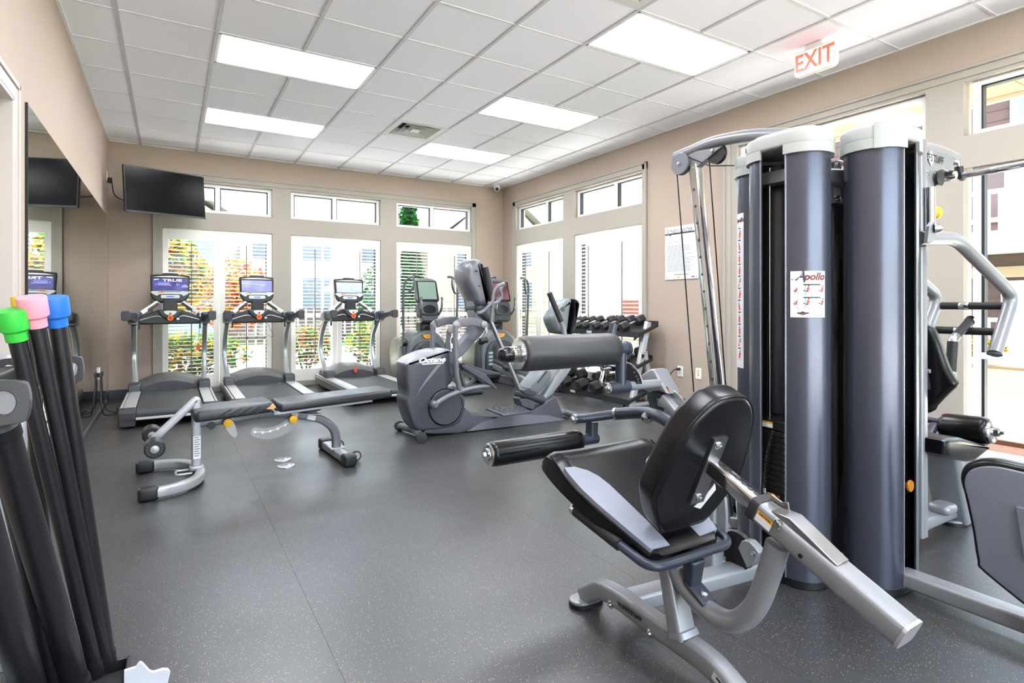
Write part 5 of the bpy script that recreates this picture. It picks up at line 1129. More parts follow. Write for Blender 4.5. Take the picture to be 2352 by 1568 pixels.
# hand rail round the seat
hp = fillet([(1.195, 1.575, .45), (1.195, 1.20, .388), (1.556, 1.20, .388), (1.556, 1.56, .485)], .055, 8)
obj('hand_rail', MB().tube(hp, .0145, 14), navy, gy_)
for a, b in (((1.195, 1.555, .4467), (1.195, 1.335, .4103)), ((1.556, 1.53, .4769), (1.556, 1.30, .415))):
    a, b = V(a), V(b); d = (b - a).normalized(); gr = obj('rail_grip', MB().tube([a, b], .0195, 16), blackr, gy_)
    obj('grip_cap', MB().lathe(a + d * .002, -d, [(0, 0), (.019, 0), (.0195, .018), (.016, .024), (0, .024)]), chrome, gr)
obj('rail_bracket', MB().tube([(X0, 1.205, .375), (X0, 1.215, .29)], [1.0, .8], flat=(.06, .045), up=(0, 1, 0)), navy, gy_, .004)
obj('bracket_plate', MB().box((X0, 1.185, .283), (.06, .085, .012), rot=M.Rotation(R(28), 3, 'X')), navy, gy_, .004)
obj('plate_bolt', MB().lathe((X0, 1.17, .281), (0, -.45, .9), [(0, 0), (.012, 0), (.011, .006), (.006, .009), (0, .009)]), chrome, gy_)
# cross tube to the tower, pivot post and cam
obj('cross_tube', MB().tube([(1.41, 1.555, .075), (2.30, 1.46, .075)], 1, flat=(.085, .062), up=(0, 0, 1)), gs, gy_)
q = [(1.878,1.576),(1.926,1.579),(1.967,1.572),(1.961,1.547),(1.926,1.526),(1.891,1.55),(1.863,1.56)]
obj('tether_eye', MB().prism(q, 'Z', .108, .118), gs, gy_, .003)
q = [(1.832,1.501),(1.924,1.534),(2.002,1.51),(1.989,1.45),(1.932,1.399),(1.845,1.411)]
obj('pivot_post', MB().tube([(1.90, 1.56, .09), (1.90, 1.56, .60)], 1, flat=(.07, .06), up=(0, 1, 0)), gs, gy_)
q = [(1.468,0.19),(1.451,0.223),(1.436,0.231),(1.415,0.234),(1.391,0.221),(1.372,0.205),(1.397,0.147),(1.427,0.125)]
obj('pulley_cover', MB().prism(q, 'X', 1.93, 1.97), gs, gy_, .004)
obj('cover_bolt', MB().lathe([(1.93,1.397,0.195)][0], (-1, 0, 0), [(0, 0), (.01, 0), (.009, .006), (0, .008)]), chrome, gy_)
q = [(1.94,1.493,0.179),(1.94,1.48,0.157),(1.94,1.468,0.137),(1.94,1.437,0.126)]
obj('floor_pulley', MB().lathe((1.985, 1.50, .16), (-1, 0, 0), [(0, 0), (.075, 0), (.068, .012), (.075, .024), (0, .024)], 32), black, gy_)
q = [(1.53,0.365),(1.503,0.397),(1.491,0.384),(1.487,0.322),(1.488,0.258),(1.499,0.228),(1.515,0.209),(1.53,0.209)]
obj('post_gusset', MB().prism(q, 'X', 1.885, 1.90), gs, gy_, .003)
# upper roller pad on its swing arm
YR = 1.87
a, b = [(1.155,1.87,0.964),(1.648,1.87,0.954)]
A_, B_ = V((a[0], YR, a[2])), V((b[0], YR, a[2]))
up1 = obj('roller_pad', MB().lathe(A_, (1, 0, 0), [(0, .004), (.055, .004), (.066, .012), (.0695, .03), (.0695, (B_ - A_).x - .05), (.066, (B_ - A_).x - .015), (.05, (B_ - A_).x), (0, (B_ - A_).x)], 40), mat('roller_vinyl', (50, 50, 53), .42, bump=.1, bscale=300), gy_, sharp=50)
obj('roller_disc', MB().lathe(A_ + V((.006, 0, 0)), (-1, 0, 0), [(0, 0), (.058, 0), (.06, .004), (.056, .007), (0, .007)], 40), chrome, up1)
obj('roller_ferrule', MB().lathe(A_, (-1, 0, 0), [(0, 0), (.033, 0), (.034, .008), (.030, .01), (.033, .018), (.030, .022), (.031, .034), (0, .034)], 32), chrome, up1)
obj('roller_knob', MB().lathe(A_ + V((-.032, 0, 0)), (-1, 0, 0), [(0, 0), (.029, 0), (.031, .012), (.030, .03), (.024, .047), (.012, .056), (0, .058)], 28), mat('knob_black', (18, 18, 22), .18), up1)
zz = a[2]
obj('roller_axle', MB().cyl(B_ - V((.01, 0, 0)), B_ + V((.06, 0, 0)), .030), navy, gy_)
obj('axle_cap', MB().cyl(B_ + V((.055, 0, 0)), B_ + V((.072, 0, 0)), .032), navy, gy_)
c = [(1.681,1.87,0.959),(1.678,1.87,0.798)]
obj('swing_arm', MB().tube([(c[0][0], YR, c[0][2]), (c[1][0], YR, c[1][2])], .0245, 16), navy, gy_)
c = [(1.611,1.87,0.797),(1.72,1.87,0.793),(1.799,1.87,0.794),(1.881,1.87,0.795)]
zp = c[0][2]
obj('pivot_tube', MB().cyl((c[0][0], YR, zp), (c[1][0], YR, zp), .027), navy, gy_)
obj('pivot_bolt', MB().lathe((c[0][0] + .004, YR, zp), (-1, 0, 0), [(0, 0), (.024, 0), (.024, .006), (.013, .008), (.012, .016), (.006, .018), (0, .02)]), chrome, gy_)
obj('pivot_shaft', MB().cyl((c[1][0] - .02, YR, zp), (c[3][0] + .04, YR, zp), .020), gs, gy_)
q = [(1.927,0.893),(1.9,0.888),(1.863,0.865),(1.839,0.839),(1.827,0.811),(1.927,0.795)]
sc_ = obj('range_sector', MB().prism(q, 'X', 1.755, 1.768), mat('sector_dark', (40, 42, 48), .3, metal=.3), gy_)
q = [(1.755,1.865,0.856),(1.755,1.852,0.841),(1.755,1.843,0.829),(1.755,1.839,0.817),(1.755,1.897,0.812)]; m = MB()
for p in q: m.cyl((1.756, p[1], p[2]), (1.753, p[1], p[2]), .0045, n=10)
obj('sector_holes', m, steel, sc_)
q = [(1.925,0.894),(1.892,0.888),(1.858,0.866),(1.835,0.839),(1.823,0.811)]; obj('sector_rim', MB().tube([(1.762, y, z) for y, z in crom(q, 4)], .0035, 8), steel, sc_)
q = [(2.0,0.806),(1.964,0.833),(1.921,0.857),(1.895,0.857),(1.844,0.797),(1.814,0.757),(1.859,0.761),(1.932,0.751),(1.959,0.754),(1.975,0.781)]
obj('cam_housing', MB().pillow(q, 'X', 1.90, 1.99, .012), gs, gy_)
m = MB(); q = [(1.897,1.835,0.789),(1.897,1.822,0.787),(1.897,1.807,0.768),(1.897,1.825,0.773)]; m.add(q, [(0, 1, 2, 3)]); obj('housing_label', m, paper, gy_)
m = MB(); q = [(1.897,1.82,0.791),(1.897,1.807,0.789),(1.897,1.79,0.761),(1.897,1.802,0.771)]; m.add(q, [(0, 1, 2, 3)]); obj('red_label', m, redm, gy_)
q = [(1.976,0.732),(1.941,0.748),(1.889,0.75),(1.843,0.74),(1.803,0.718),(1.774,0.678),(1.767,0.634),(1.808,0.616),(1.878,0.619),(1.941,0.651)]
cm_ = obj('cam_wheel', MB().prism(crom(q, 2, True), 'X', 1.935, 1.96), mat('cam_dark', (58, 62, 72), .35, metal=.3), gy_, .003)
q = [(1.869,0.754),(1.824,0.745),(1.784,0.722),(1.756,0.683),(1.746,0.637)]
obj('cam_rim', MB().tube([(1.952, y, z) for y, z in crom(q, 5)], 1, flat=(.045, .01), up=(1, 0, 0)), steel, cm_)
q = [(1.907,0.723),(1.874,0.719),(1.848,0.711),(1.869,0.683),(1.9,0.688)]; obj('cam_window', MB().prism(q, 'X', 1.931, 1.936), mat('cam_window', (140, 146, 152), .3), cm_)
q = [(1.93,1.816,0.661),(1.93,1.885,0.652)]
obj('cam_hub', MB().lathe(q[0], (-1, 0, 0), [(0, -.006), (.042, -.006), (.042, .004), (.03, .006), (.02, .012), (0, .012)]), steel, cm_)
obj('cam_bolt', MB().lathe(q[1], (-1, 0, 0), [(0, -.004), (.016, -.004), (.014, .008), (0, .01)]), chrome, cm_)
obj('cam_bracket', MB().tube([(1.93, 1.86, .73), (1.91, 1.60, .55)], 1, flat=(.05, .05), up=(0, 0, 1)), gs, gy_, .005)
# adjuster lever behind the roller and its plunger
q = [(1.736,1.98,1.067),(1.721,1.98,1.018),(1.709,1.98,0.974)]; obj('adjust_lever', MB().tube(q, .018, 14), navy, gy_)
q = [(1.597,1.9,0.879),(1.634,1.9,0.88),(1.668,1.9,0.875)]; obj('plunger', MB().tube(q, [.012, .014, .014], 12), chrome, gy_)
q = [(1.611,1.9,0.892),(1.602,1.9,0.85),(1.595,1.9,0.821),(1.62,1.9,0.805),(1.649,1.9,0.796)]; obj('plunger_lever', MB().tube(crom(q, 4), .0085, 10), chrome, gy_)
# lower roller pad
a, b = [(1.149,2.1,0.523),(1.634,2.1,0.528)]
A_, B_ = V((a[0], 2.10, a[2])), V((b[0], 2.10, a[2])); L_ = (B_ - A_).x
lo = obj('roller_pad', MB().lathe(A_, (1, 0, 0), [(0, .004), (.04, .004), (.05, .012), (.0535, .028), (.0535, L_ - .045), (.05, L_ - .012), (.04, L_), (0, L_)], 40), vinyl, gy_, sharp=50)
obj('roller_disc', MB().lathe(A_ + V((.008, 0, 0)), (-1, 0, 0), [(0, 0), (.045, 0), (.047, .005), (.043, .010), (.028, .012), (.027, .022), (.013, .024), (.010, .034), (0, .036)], 36), chrome, lo)
q = [(1.747,2.06,0.635),(1.855,2.06,0.633),(1.941,2.06,0.628),(1.99,2.06,0.613)]
A = [(1.599,2.1,0.626),(1.668,2.1,0.623)] + [(1.785,2.03,0.642)] + [(1.848,1.9,0.667)]; B = [(1.793,1.74,0.678)] + [(1.757,1.6,0.647)] + [(1.766,1.52,0.631)]
obj('arm_tube', MB().tube([A[0], A[1], A[2]], .0215, 16), navy, gy_)
obj('arm_collar', MB().cyl(A[2], V(A[2]) + (V(A[3]) - V(A[2])).normalized() * .012, .030), steel, gy_)
obj('lower_arm', MB().tube(fillet([A[2], A[3], B[0], B[1], B[2]], .09, 8), .0275, 18), navy, gy_)
obj('arm_bolt', MB().lathe(V(A[0]), (-1, 0, 0), [(0, -.006), (.024, -.006), (.024, .004), (.013, .006), (.012, .014), (0, .016)]), chrome, gy_)
obj('arm_bolt', MB().lathe(V([(1.807,1.84,0.655)][0]), (-1, -.3, 0), [(0, -.006), (.026, -.006), (.026, .006), (.014, .008), (.013, .018), (0, .02)]), chrome, gy_)
obj('arm_elbow', MB().tube([B[1], B[2]], .036, 6), navy, gy_)
q = [(1.707,2.1,0.603),(1.702,2.1,0.521)]
obj('roller_hanger', MB().tube([q[0], q[1]], 1, flat=(.05, .045), up=(1, 0, 0)), navy, gy_, .004)
obj('hanger_socket', MB().cyl((B_.x - .01, 2.10, a[2]), (q[1][0] + .03, 2.10, a[2]), .026), navy, gy_)
# ---- cable column station behind
XC = 2.44
q = [(2.44,2.124,1.911),(2.44,2.118,1.876),(2.44,2.097,1.583),(2.44,2.063,1.112)] + [(2.44,1.959,0.624),(2.44,1.934,0.348)]
c0, c1 = V(q[0]), V(q[-1]); cd = (c1 - c0).normalized(); c1 = c0 + cd * ((c0.z - .03) / -cd.z)
col = obj('cable_column', MB().tube([c0, c1], 1, flat=(.055, .06), up=(1, 0, 0)), chrome, gy_, .003)
m2 = MB()
fx = V((1, 0, 0)); fn = cd.cross(fx).normalized(); fn = fn if fn.y < 0 else -fn
for k in range(14):
    p = c0 + cd * (.14 + .092 * k); obj('column_hole', MB().lathe(p + V((-.0285, 0, 0)), (-1, 0, 0), [(0, -.002), (.0075, -.002), (.0075, .0016), (.0045, .0018), (0, .0012)], 12), black, col)
    if k: put_text(m2, str(k), .014, p + cd * .035 + V((-.0282, 0, 0)), fn, -cd)
obj('column_number', m2, paper, col)
obj('column_foot', MB().prism(stadium((XC - .05, c1.y), (XC + .05, c1.y), .05), 'Z', .002, .03), gs, gy_)
obj('column_base_tube', MB().tube([(XC, c1.y, .06), (2.5, 1.8, .06)], 1, flat=(.07, .06), up=(0, 0, 1)), gs, gy_)
q = [p for p in [(2.44,2.259,1.983),(2.44,2.157,1.993),(2.44,2.014,2.006),(2.44,1.89,1.998),(2.44,1.775,1.983),(2.44,1.654,1.957),(2.44,1.542,1.926),(2.44,1.483,1.909)]]
obj('top_arm', MB().tube(crom(q, 4), .030, 18), gs, gy_)
q2 = [(2.015,1.52,1.818)]
pr = [(2.187,1.986),(1.936,1.965),(1.983,1.943),(2.072,1.903),(2.105,1.887),(2.148,1.896),(2.17,1.941)]
obj('arm_plate', MB().prism(pr, 'X', XC - .02, XC + .02), gs, gy_, .003)
c = [(2.41,2.196,1.928)][0]; obj('end_pulley', MB().lathe((XC - .045, c[1], c[2]), (1, 0, 0), [(0, 0), (.058, 0), (.06, .004), (.06, .012), (.052, .018), (.052, .026), (.06, .032), (0, .034)], 36), greyp, gy_)
obj('pulley_bolt', MB().lathe((XC - .046, c[1], c[2]), (-1, 0, 0), [(0, 0), (.012, 0), (.010, .006), (0, .008)]), chrome, gy_)
c = [(2.44,1.979,1.939)][0]; obj('inner_pulley', MB().lathe((XC - .012, c[1], c[2]), (1, 0, 0), [(0, 0), (.052, 0), (.045, .012), (.052, .024), (0, .024)], 32), black, gy_)
for p in [(2.418,1.992,1.955),(2.418,2.11,1.89)]: obj('plate_bolt', MB().lathe(p, (-1, 0, 0), [(0, 0), (.011, 0), (.009, .007), (0, .009)]), chrome, gy_)
c = [(2.41,2.227,1.901),(2.41,2.143,1.017)] + [(2.41,2.097,0.582)]; obj('cable', MB().tube([c[0], c[2]], .0035, 8), black, gy_)
c = [(2.44,2.031,1.924),(2.44,1.959,1.114)] + [(2.44,1.924,0.708),(2.44,1.903,0.467)]; obj('cable', MB().tube([c[0], c[3]], .0035, 8), black, gy_)
c = [(2.42,2.165,1.965),(2.42,2.014,1.882)]; obj('cable', MB().tube([c[0], c[1], (2.40, 1.80, c[1][2] - .045)], .0035, 8), black, gy_)
# ---- press and pulldown station on the right
YP = 1.37
obj('press_base', MB().tube([(2.60, 1.36, .075), (3.60, YP, .075)], 1, flat=(.075, .062), up=(0, 0, 1)), gs, gy_)
obj('press_foot', MB().pillow([(3.60 + a, YP + b) for a, b in stadium((-.06, 0), (.03, 0), .062)], 'Z', .016, .03, .005), gs, gy_)
obj('press_foot_pad', MB().prism([(3.60 + a, YP + b) for a, b in stadium((-.06, 0), (.03, 0), .065)], 'Z', .001, .017), black, gy_)
pst = obj('press_seat_post', MB().tube([(3.56, YP, .03), (3.42, YP, .41)], [1.0, 1.0], flat=(.09, .16), up=(0, 1, 0)).xf(M.Identity(4)), gs, gy_)
m = MB(); flat_rect(m, (3.47, YP - .0465, .27), (1, 0, -.02), (-.34, 0, 1), -.045, .05, -.025, .025); obj('press_label', m, mat('label_grey', (196, 198, 196), .5), pst)
m = MB(); flat_rect(m, (3.47, YP - .047, .285), (1, 0, -.02), (-.34, 0, 1), -.025, .03, -.004, .004); obj('label_print', m, inkb, pst)
obj('post_bolt', MB().lathe((3.42, YP - .046, .365), (0, -1, 0), [(0, 0), (.014, 0), (.012, .006), (.006, .01), (0, .01)]), chrome, pst)
obj('pedal_boss', MB().pillow(rrect(3.30, 3.42, YP - .08, YP + .02, .03), 'Z', .10, .15, .02), gs, gy_)
obj('press_upright', MB().tube([(3.04, 1.305, .06), (3.03, 1.305, 1.93)], 1, flat=(.06, .05), up=(0, 1, 0)), gs, gy_)
obj('press_slide', MB().tube([(3.04, 1.262, 1.46), (3.035, 1.262, 1.70)], .022, 14), chrome, gy_)
pr = [(3.172,1.936),(3.311,1.953),(3.438,1.951),(3.578,1.941),(3.559,1.917),(3.488,1.9),(3.476,1.866),(3.426,1.837),(3.365,1.847),(3.311,1.812),(3.281,1.775),(3.258,1.717),(3.178,1.73),(3.144,1.847)]
bp2 = obj('boom_plate', MB().prism(pr, 'Y', YP - .03, YP + .03), gs, gy_, .004)
q = [(3.035,1.37,1.908),(3.178,1.37,1.923),(3.305,1.37,1.938),(3.426,1.37,1.938),(3.565,1.37,1.927)]; obj('boom_tube', MB().tube([(2.7, YP, q[0][2])] + crom(q, 4), .034, 16), gs, gy_)
c = [(3.23,1.335,1.88)][0]; m = MB(); put_text(m, 'TUFFSTUFF', .052, (c[0], YP - .0345, c[2]), (1, 0, 0), (0, 0, 1), bold=.001, italic=.2); obj('boom_lettering', m, inkb, bp2)
m = MB(); m.add([(c[0] + a, YP - .0338, c[2] + b) for a, b in ((0, .04), (.04, 0), (0, -.04), (-.04, 0))], [(0, 1, 2, 3)]); obj('boom_logo', m, paper, bp2)
c = [(3.345,1.34,1.85),(3.291,1.34,1.787)]; obj('boom_pulley', MB().lathe((c[0][0] + .05, YP + .0, c[0][2] - .02), (0, 1, 0), [(0, 0), (.05, 0), (.042, .012), (.05, .024), (0, .024)], 28), gun, gy_)
obj('boom_pulley', MB().lathe((c[1][0], YP - .05, c[1][2]), (0, 1, 0), [(0, 0), (.04, 0), (.034, .012), (.04, .024), (0, .024)], 28), black, gy_)
m = MB()
for p in [(3.192,1.335,1.802),(3.141,1.335,1.712)]: m.lathe((p[0], YP - .03, p[2]), (0, -1, 0), [(0, 0), (.014, 0), (.012, .008), (0, .01)])
obj('boom_bolts', m, chrome, gy_)
q = [(3.533,1.36,1.93),(3.585,1.36,1.922),(3.594,1.36,1.885)]; obj('bar_hook', MB().tube(fillet(q, .03), .011, 10), steel, gy_)
q = [(3.595,1.36,1.888),(3.598,1.36,1.847),(3.644,1.36,1.837)]; obj('hook_sleeve', MB().tube(fillet(q, .02), .02, 12), black, gy_)
q = [(3.5,1.451,1.823),(3.5,1.4,1.828),(3.5,1.37,1.831),(3.5,1.335,1.83)]; obj('bar_swivel', MB().tube([q[0], q[1]], .016, 12).tube([q[1], q[2], q[3]], [.024, .03, .02], 12), chrome, gy_)
q = [(3.5,1.306,1.821),(3.5,1.182,1.822),(3.5,1.062,1.827)]
obj('pulldown_bar', MB().tube([q[0], q[1], (3.5, q[2][1], q[2][2]), (3.5, q[2][1] - .25, q[2][2] + .03)], .0165, 14), chrome, gy_)
obj('bar_joint', MB().cyl(V(q[0]).lerp(V(q[1]), .95), V(q[1]).lerp(V(q[2]), .15), .0175), steel, gy_)
c = [(3.187,1.34,1.603),(3.273,1.34,1.613)]; obj('yellow_plunger', MB().lathe(c[0], (c[1][0] - c[0][0], 0, c[1][2] - c[0][2]), [(0, 0), (.012, .0), (.012, .03), (.011, .05), (.02, .06), (.034, .075), (.034, .09), (0, .1)]), yellow, gy_)
obj('plunger_tube', MB().cyl((3.05, 1.30, c[0][2]), c[0], .012), chrome, gy_)
# press arm with handles (near side), and its mirror on the far side
q = [(2.783,1.2,1.443),(3.089,1.2,1.465),(3.436,1.2,1.377),(3.827,1.2,1.211)]
q2 = [(3.807,1.2,1.202),(3.794,1.2,1.166),(3.731,1.2,1.075),(3.574,1.2,0.907)]
path = fillet([q[0], (q[1][0] + .05, 1.20, q[1][2]), q2[0], q2[3]], .10, 10)
for yy, nm in ((1.20, 0), (1.54, 1)):
    dy = yy - 1.20
    pa = obj('press_arm', MB().tube([(p[0], p[1] + dy, p[2]) for p in path], .031, 16), gs, gy_)
    obj('arm_end', MB().cyl((q2[3][0], yy, q2[3][2]), (q2[3][0] - .002, yy, q2[3][2] - .006), .0325), charcoal, pa)
    sg = 1 if nm == 0 else -1
    for (hx, hz) in ((q2[2][0] + .04, 1.148), (q2[2][0] - .02, 1.012)):
        L2 = .20 if sg > 0 else .14
        g_ = obj('press_grip', MB().cyl((hx, yy + sg * .03, hz), (hx, yy + sg * L2, hz), .0205), blackr, pa)
        obj('grip_cap', MB().lathe((hx, yy + sg * L2, hz), (0, sg, 0), [(0, 0), (.022, 0), (.022, .02), (.018, .028), (0, .028)]), chrome, g_)
c = [(3.721,1.36,1.063),(3.547,1.36,0.981),(3.524,1.36,0.961),(3.502,1.36,0.804)]
obj('vertical_grip', MB().cyl(V(c[0]), V(c[1]), .021), blackr, gy_); obj('vertical_grip', MB().cyl(V(c[2]), V(c[3]), .024), blackr, gy_)
obj('grip_elbow', MB().tube([V(c[1]).lerp(V(c[0]), .08), V(c[1]), V(c[2]), V(c[2]).lerp(V(c[3]), .08)], .0225, 14), steel, gy_)
for p, o_ in ((c[0], c[1]), (c[3], c[2])): 
    d = (V(p) - V(o_)).normalized(); obj('grip_cap', MB().lathe(p, d, [(0, 0), (.0245, 0), (.0245, .024), (.02, .03), (0, .03)]), chrome, gy_)
obj('pivot_cross_tube', MB().cyl((q[0][0] + .06, 1.19, q[0][2]), (q[0][0] + .06, 1.55, q[0][2]), .034), gs, gy_)
obj('pivot_strut', MB().tube([(q[0][0] + .06, YP, q[0][2]), (3.04, 1.32, q[0][2] + .06)], 1, flat=(.05, .05), up=(0, 0, 1)), gs, gy_)
pv = [(2.804,1.15,1.481)][0]; obj('pivot_flange', MB().prism([(2.749,1.417),(2.769,1.489),(2.803,1.513),(2.834,1.494),(2.829,1.455),(2.788,1.417)], 'Y', 1.15, 1.168), gs, gy_, .003)
obj('pivot_bolt', MB().lathe(pv, (.6, -1, 0), [(0, 0), (.02, 0), (.018, .02), (.01, .03), (0, .032)]), chrome, gy_)
# press seat, back and thigh roller
pr = [(3.03,0.531),(3.085,0.536),(3.22,0.523),(3.375,0.484),(3.527,0.442),(3.52,0.426),(3.351,0.391),(3.279,0.399),(3.085,0.442),(3.03,0.468)]
obj('press_seat', MB().pillow(pr, 'Y', 1.20, 1.52, .02), vinyl, gy_)
rh = [(1.319,1.059),(1.282,1.016),(1.255,0.935),(1.233,0.863),(1.212,0.82),(1.196,0.79),(1.202,0.769),(1.251,0.71),(1.282,0.669),(1.313,0.631)]
rim = [(y, z) for y, z in rh]; left = [(2 * YP + .02 - y, z) for y, z in reversed(rh)]
pk = obj('press_back_pad', MB().pillow(crom(rim + left, 2, True), 'X', 3.12, 3.185, .02), vinyl, gy_)
m = MB(); c = [(3.115,1.334,0.826),(3.115,1.299,0.832),(3.115,1.29,0.749),(3.115,1.329,0.749)]; m.add(c, [(0, 1, 2, 3)]); m.add([(p[0] - .006, p[1], p[2]) for p in c], [(3, 2, 1, 0)])
obj('press_back_bracket', m, steel, pk)
c = [(3.11,1.311,0.791),(3.11,1.309,0.761)]
m = MB()
for p in c: m.lathe((3.109, p[1], p[2]), (-1, 0, 0), [(0, -.004), (.009, -.004), (.008, .004), (0, .005)])
obj('bracket_bolts', m, chrome, pk)
c = [(3.11,1.336,0.835),(3.11,1.292,0.837)]; obj('bracket_hinge', MB().cyl(c[0], c[1], .010), mat('hinge_grey', (130, 132, 136), .4), pk)
c = [(3.55,1.501,0.526),(3.55,1.427,0.523),(3.55,1.212,0.522),(3.55,1.173,0.519)]
obj('thigh_axle', MB().cyl(c[0], V(c[1]) + V((0, -.02, 0)), .016), navy, gy_)
ya, yb, zr = c[1][1], c[2][1], (c[1][2] + c[2][2]) / 2 + .0
a = [(3.55,1.423,0.503),(3.55,1.206,0.515)]; A_, B_ = V(a[0]), V(a[1]); L_ = (B_ - A_).length
tr_ = obj('roller_pad', MB().lathe(A_, B_ - A_, [(0, 0), (.05, 0), (.066, .014), (.07, .03), (.07, L_ - .03), (.066, L_ - .012), (.055, L_), (0, L_)], 36), vinyl, gy_, sharp=50)
obj('roller_disc', MB().lathe(B_, B_ - A_, [(0, -.004), (.058, -.004), (.06, .004), (.054, .012), (.024, .016), (.022, .034), (.012, .038), (.01, .052), (0, .054)], 32), chrome, tr_)
obj('thigh_post', MB().tube([(3.20, YP, .45), (3.52, A_.y + .02, A_.z)], 1, flat=(.04, .04), up=(0, 0, 1)), navy, gy_)
obj('pulley_low', MB().lathe((3.70, 1.36, .22), (0, -1, 0), [(0, 0), (.035, 0), (.03, .01), (.035, .02), (0, .02)], 20), black, gy_)
# ---- station facing the viewer on the right: long floor tube and the back of its pad
obj('long_base_tube', MB().tube([(2.52, 1.14, .066), (2.52, .12, .066)], 1, flat=(.08, .062), up=(0, 0, 1)), gs, gy_)
obj('long_base_end', MB().tube([(2.30, .10, .05), (2.74, .10, .05)], 1, flat=(.08, .062), up=(0, 0, 1)), gs, gy_)
ol = [(0.824,0.242),(0.846,0.283),(0.86,0.382),(0.88,0.488),(0.893,0.546),(0.883,0.591),(0.852,0.619),(0.798,0.635),(0.716,0.634)]
ol = ol + [(.60, ol[-1][1] - .005), (.52, ol[-1][1] - .03), (.49, .50), (.50, .38), (.52, .25), (.56, .17), (.64, .145)]
rpd = obj('rear_pad_rim', MB().pillow(crom(ol, 4, True), 'X', 2.36, 2.43, .02), vinyl, gy_)
cx_ = sum(p[0] for p in ol) / len(ol); cz_ = sum(p[1] for p in ol) / len(ol)
il = [(cx_ + (p[0] - cx_) * .90, cz_ + (p[1] - cz_) * .92 - .004) for p in ol]
obj('rear_pad_shell', MB().pillow(crom(il, 4, True), 'X', 2.352, 2.40, .006), mat('pad_shell', (104, 107, 118), .42), rpd)
q = [(0.731,0.505),(0.71,0.513),(0.708,0.317),(0.711,0.465)]; obj('shell_boss', MB().prism([(q[0][0], q[0][1]), (q[0][0] - .12, q[0][1]), (q[0][0] - .10, q[0][1] - .2), (q[0][0] - .02, q[0][1] - .16)], 'X', 2.335, 2.36), mat('pad_shell', (104, 107, 118), .42), rpd, .004)
obj('pad_post', MB().tube([(2.46, .68, .06), (2.46, .68, .40)], 1, flat=(.06, .05), up=(0, 1, 0)), gs, gy_)

# ---------------------------------------------------------------- exercise bars leaning in the left corner, and their stand
barm = mat('bar_rubber', (27, 26, 30), .36, spec=.55, bump=.06, bscale=250)
def bar(top, bot, r, cap, label, name='exercise_bar', group='padded exercise bars in the stand'):
    a, b = V(bot), V(top); d = (b - a).normalized(); L = (b - a).length
    t = thing(name, label, 'exercise bar', tuple(a), group)
    obj('shaft', MB().lathe(a, d, [(0, 0), (r * .9, 0), (r, .006), (r, L * .5), (r, L - .01), (r * .96, L), (0, L)], 28), barm, t)
    obj('bottom_cap', MB().lathe(a, -d, [(0, -.045), (r * 1.12, -.045), (r * 1.14, -.01), (r, .004), (0, .006)], 24), black, t)
    if cap:
        cm = mat('cap_' + cap[0], cap[1], .42)
        k = r * 1.22; c = obj('end_cap', MB().lathe(b - d * .042, d, [(r, 0), (k, .001), (k * 1.02, .022), (k * 1.32, .028), (k * 1.36, .034), (k * 1.38, .070), (k * 1.34, .074), (0, .075)], 32), cm, t)
    else:
        obj('end_cap', MB().lathe(b - d * .03, d, [(r, 0), (r * 1.08, .001), (r * 1.08, .03), (r * .9, .036), (0, .037)], 28), black, t)
    return t
bar((-.307, 1.703, 1.112), (-.176, 1.966, .118), .0172, ('green', (58, 196, 70)), 'black exercise bar with a green end cap')
bar((-.273, 1.717, 1.142), (-.156, 1.996, .118), .0172, ('pink', (246, 158, 176)), 'black exercise bar with a pink end cap')
bar((-.239, 1.755, 1.142), (-.150, 2.005, .118), .0180, ('blue', (36, 112, 205)), 'black exercise bar with a blue end cap')
bar((-.337, 1.985, 1.145), (-.270, 2.005, .118), .0150, ('yellow', (240, 204, 50)), 'black exercise bar with a yellow end cap, behind the green and pink ones')
bar((-.291, 1.500, .915), (-.21, 1.905, .118), .029, None, 'thick black bar in front of the green capped bar, without a coloured cap')
bar((-.310, 1.355, .86), (-.29, 1.86, .118), .033, None, 'thickest black bar at the very left edge, nearest the viewer')
bar((-.300, 1.600, .80), (-.252, 1.90, .118), .019, None, 'thin dark bar between the two thick black bars')
sd2 = thing('bar_stand', 'grey stand with black grip plates holding the exercise bars', 'stand', (-.28, 1.95, 0))
obj('base_tray', MB().bb(-.44, -.10, 1.76, 2.05, .03, .042).bb(-.44, -.43, 1.76, 2.05, .03, .105).bb(-.11, -.10, 1.76, 2.05, .03, .105).bb(-.44, -.10, 1.76, 1.77, .03, .105).bb(-.44, -.10, 2.04, 2.05, .03, .105), black, sd2, .003)
for x in (-.40, -.14):
    for y in (1.80, 2.01): obj('tray_foot', MB().cyl((x, y, .001), (x, y, .032), .018), black, sd2)
obj('tray_liner', MB().bb(-.425, -.115, 1.775, 2.035, .042, .075), mat('tray_foam', (30, 30, 33), .8), sd2)
stg = mat('stand_grey', (170, 174, 182), .32, metal=.35)
obj('column', MB().tube([(-.46, 2.30, .03), (-.47, 2.50, .93)], 1, flat=(.12, .06), up=(0, 1, 0)), stg, sd2, .006)
obj('column_front', MB().tube([(-.40, 1.80, .03), (-.385, 1.70, .92)], 1, flat=(.10, .05), up=(0, 1, 0)), stg, sd2, .006)
obj('column_head', MB().lathe((-.47, 2.50, .90), (0, .1, 1), [(0, 0), (.072, 0), (.07, .06), (.055, .085), (0, .095)], 28), stg, sd2)
